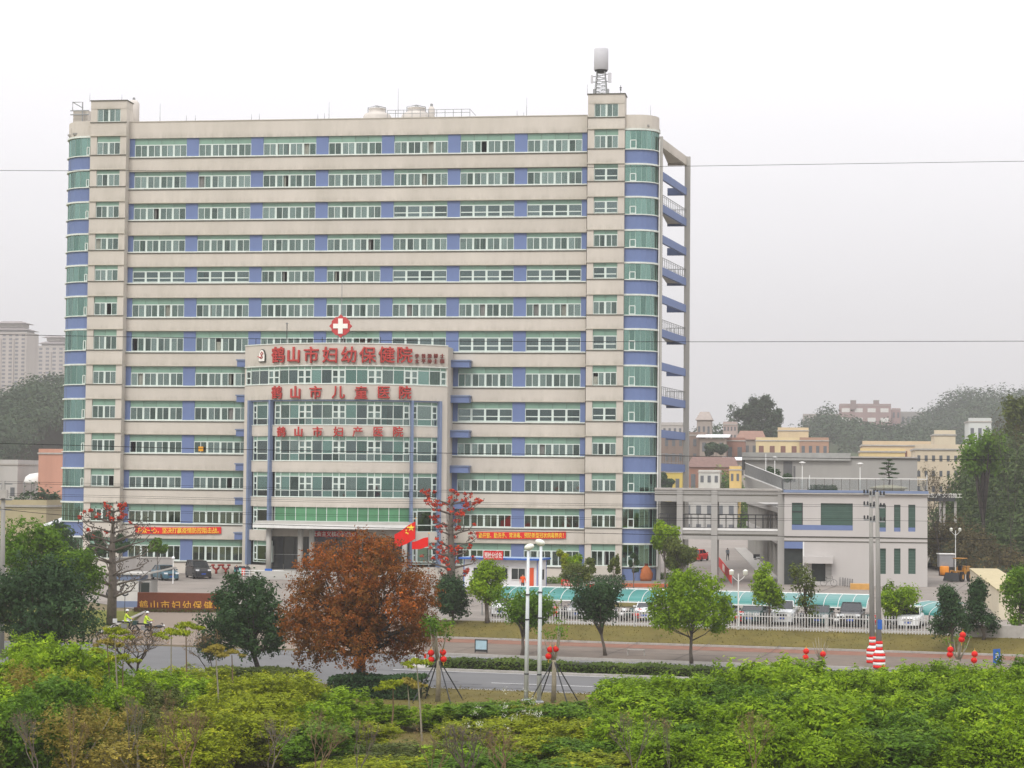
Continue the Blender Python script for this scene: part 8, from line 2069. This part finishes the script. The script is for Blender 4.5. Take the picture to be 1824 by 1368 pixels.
# aerial mast with drum on the right stair head
d = -.1; x = hx(1070.5, d, 150); zb_ = TRX[2] + .1; t = thing('aerial_mast', 'white drum aerial on a short lattice mast above the right stair head', 'aerial mast', tuple(HW(x, d, zb_)), -HA)
z0, z1 = hz(1070, 127, d) - zb_, hz(1070, 86, d) - zb_; mb = MB(); mb.smooth = True; mb.lathe([(.70, z0 + .1), (.76, z0 + .15), (.76, z1 - .15), (.70, z1)], 28); part('drum', mb, srgb('drum_white', (200, 200, 204), rough=.5, var=.02), t); mb = MB(); mb.lathe([(.45, z0 - .15), (.66, z0 + .0), (.7, z0 + .098)], 20); part('drum_base', mb, DARKM, t)
for s1 in (-1, 1):
    for s2 in (-1, 1): mb = MB(); mb.tube([(s1 * .62, s2 * .62, 0), (s1 * .42, s2 * .42, z0 - .1)], .05, 5); part('mast_leg', mb, STEEL, t)
mb = MB()
for k in range(6):
    f = k / 6 + .06; r = .62 - .2 * f; z = (z0 - .1) * f; c = [(-r, -r, z), (r, -r, z), (r, r, z), (-r, r, z), (-r, -r, z)]
    mb.tube(c, .028, 4)
    f2 = f + .16; r2 = .62 - .2 * f2; zz = (z0 - .1) * min(1, f2)
    if f2 < 1.02: mb.tube([(-r, -r, z), (r2, -r2, zz)], .022, 4); mb.tube([(r, r, z), (-r2, r2, zz)], .022, 4)
part('bracing', mb, STEEL, t)
for x_, za, zb2 in ((-.95, .5, .83), (.92, .52, .92)):
    mb = MB(); mb.boxc((x_, -.1, z0 * (za + zb2) / 2), (.22 if x_ < 0 else .36, .18, z0 * (zb2 - za))); part('panel_aerial', mb, srgb('drum_white', (200, 200, 204)), t); mb = MB(); mb.tube([(x_ * .5, 0, z0 * (za + .05)), (x_, -.05, z0 * (za + .05))], .035, 4); mb.tube([(x_ * .5, 0, z0 * (zb2 - .05)), (x_, -.05, z0 * (zb2 - .05))], .035, 4); part('bracket', mb, DARKM, t)
for x_ in (-.62, .72): mb = MB(); mb.boxc((x_, -.3, .35), (.34, .3, .45)); part('equipment_box', mb, STEEL, t)
x = hx(1108, TD + .3, 160); t = thing('warning_light', 'small beacon on a stem at the right corner of the right stair head', 'beacon', tuple(HW(x - .15, TD + .4, TRX[2] + .1))); mb = MB(); mb.tube([(0, 0, 0), (0, 0, .9)], .04, 5); part('stem', mb, STEEL, t); mb = MB(); mb.lathe([(.04, .35), (.12, .4), (.04, .5)], 8); mb.lathe([(.04, .55), (.16, .62), (.04, .72)], 8); part('lamp', mb, DARKM, t)
# red cross sign on the bay roof
d = -5.5; x, z = HX(607, 581, d); zb_ = zc['top']; t = thing('cross_sign', 'red octagonal sign with a white cross standing above the entrance bay', 'sign', tuple(HW(x, d, 0)), -HA); Rr = 20.5 * .0585
def oct_(w, s): return [(w * math.cos(a), w * math.sin(a)) for a in [PI / 8 + k * PI / 4 for k in range(8)]]
pts = [(-1.05, .42), (-.78, .42), (-.42, .78), (-.42, 1.05), (.42, 1.05), (.42, .78), (.78, .42), (1.05, .42), (1.05, -.42), (.78, -.42), (.42, -.78), (.42, -1.05), (-.42, -1.05), (-.42, -.78), (-.78, -.42), (-1.05, -.42)]
pts = [(-1.18, 0), (-.92, .28), (-.92, .5), (-.5, .92), (-.28, .92), (0, 1.2), (.28, .92), (.5, .92), (.92, .5), (.92, .28), (1.18, 0), (.92, -.28), (.92, -.5), (.5, -.92), (.28, -.92), (0, -1.2), (-.28, -.92), (-.5, -.92), (-.92, -.5), (-.92, -.28)]
mb = MB(); n = len(pts); vs = [(a * 1.02, -.12, z + b * 1.02) for a, b in pts] + [(a * 1.02, .12, z + b * 1.02) for a, b in pts]; mb.add(vs, [tuple(range(n))[::-1], tuple(range(n, 2 * n))] + [(i, (i + 1) % n, (i + 1) % n + n, i + n) for i in range(n)]); part('plate', mb, srgb('faded_red', (186, 66, 66), rough=.6, var=.05), t)
mb = MB(); mb.box(-.24, .24, -.2, -.125, z - .78, z + .78); mb.box(-.76, -.243, -.2, -.125, z - .24, z + .24); mb.box(.243, .76, -.2, -.125, z - .24, z + .24); part('cross', mb, WHT, t)
mb = MB(); mb.tube([(-.3, .1, zb_ - .3), (-.3, .1, z)], .06, 5); mb.tube([(.3, .1, zb_ - .3), (.3, .1, z)], .06, 5); part('support', mb, STEEL, t)
for i, (px, y1, d) in enumerate(((511, 577, -2.0), (608, 500, -5.2), (456, 603, -1.5), (574, 600, -5), (678, 600, -5))):
    x = hx(px, d, 600); zz = hz(px, y1, d); t = thing('roof_pole', ('thin pole with a disc on the left of the bay roof', 'tall thin rod behind the cross sign', 'short post at the left end of the bay roof', 'short post left of the cross sign', 'short post right of the cross sign')[i], 'pole', tuple(HW(x, d, zb_ - 1.2))); mb = MB(); mb.tube([(0, 0, 0), (0, 0, zz - zb_ + 1.2)], .035 if i else .05, 5); part('pole', mb, DARKM if i != 1 else STEEL, t)
    if i == 0: mb = MB(); mb.lathe([(.03, -.1), (.14, 0), (.03, .1)], 8, (0, 0, zz - zb_ + 1.25)); part('disc', mb, STEEL, t)
# split air-conditioner condensers on balconies and orange item in a window
x = hx(358, -.35, 800); z = hz(358, 806.5, -.2)
mb = MB(); mb.boxc((0, 0, .42), (.5, .2, .5)); o = part('orange_towel', mb, srgb('orange_cloth2', (226, 160, 40), rough=.9)); o.location = HW(hx(358, -.1, 800), -.1, z); o.rotation_euler = (0, 0, -HA); tag(o, 'orange yellow cloth hung out of a fourth-floor window left of the bay', 'cloth')
# ================================================================== AIR
mb = MB(); mb.box(-1500, 1500, -150, 2600, -4.0, 190.0)
HM = bpy.data.materials.new('haze_air'); HM.use_nodes = True; n_ = HM.node_tree; n_.nodes.remove(n_.nodes['Principled BSDF'])
pv = n_.nodes.new('ShaderNodeVolumePrincipled'); pv.inputs['Color'].default_value = (0.74, 0.74, 0.76, 1); pv.inputs['Density'].default_value = 0.00031; pv.inputs['Anisotropy'].default_value = 0.1
n_.links.new(pv.outputs[0], n_.nodes['Material Output'].inputs['Volume'])
o = part('haze', mb, HM); o['kind'] = 'stuff'
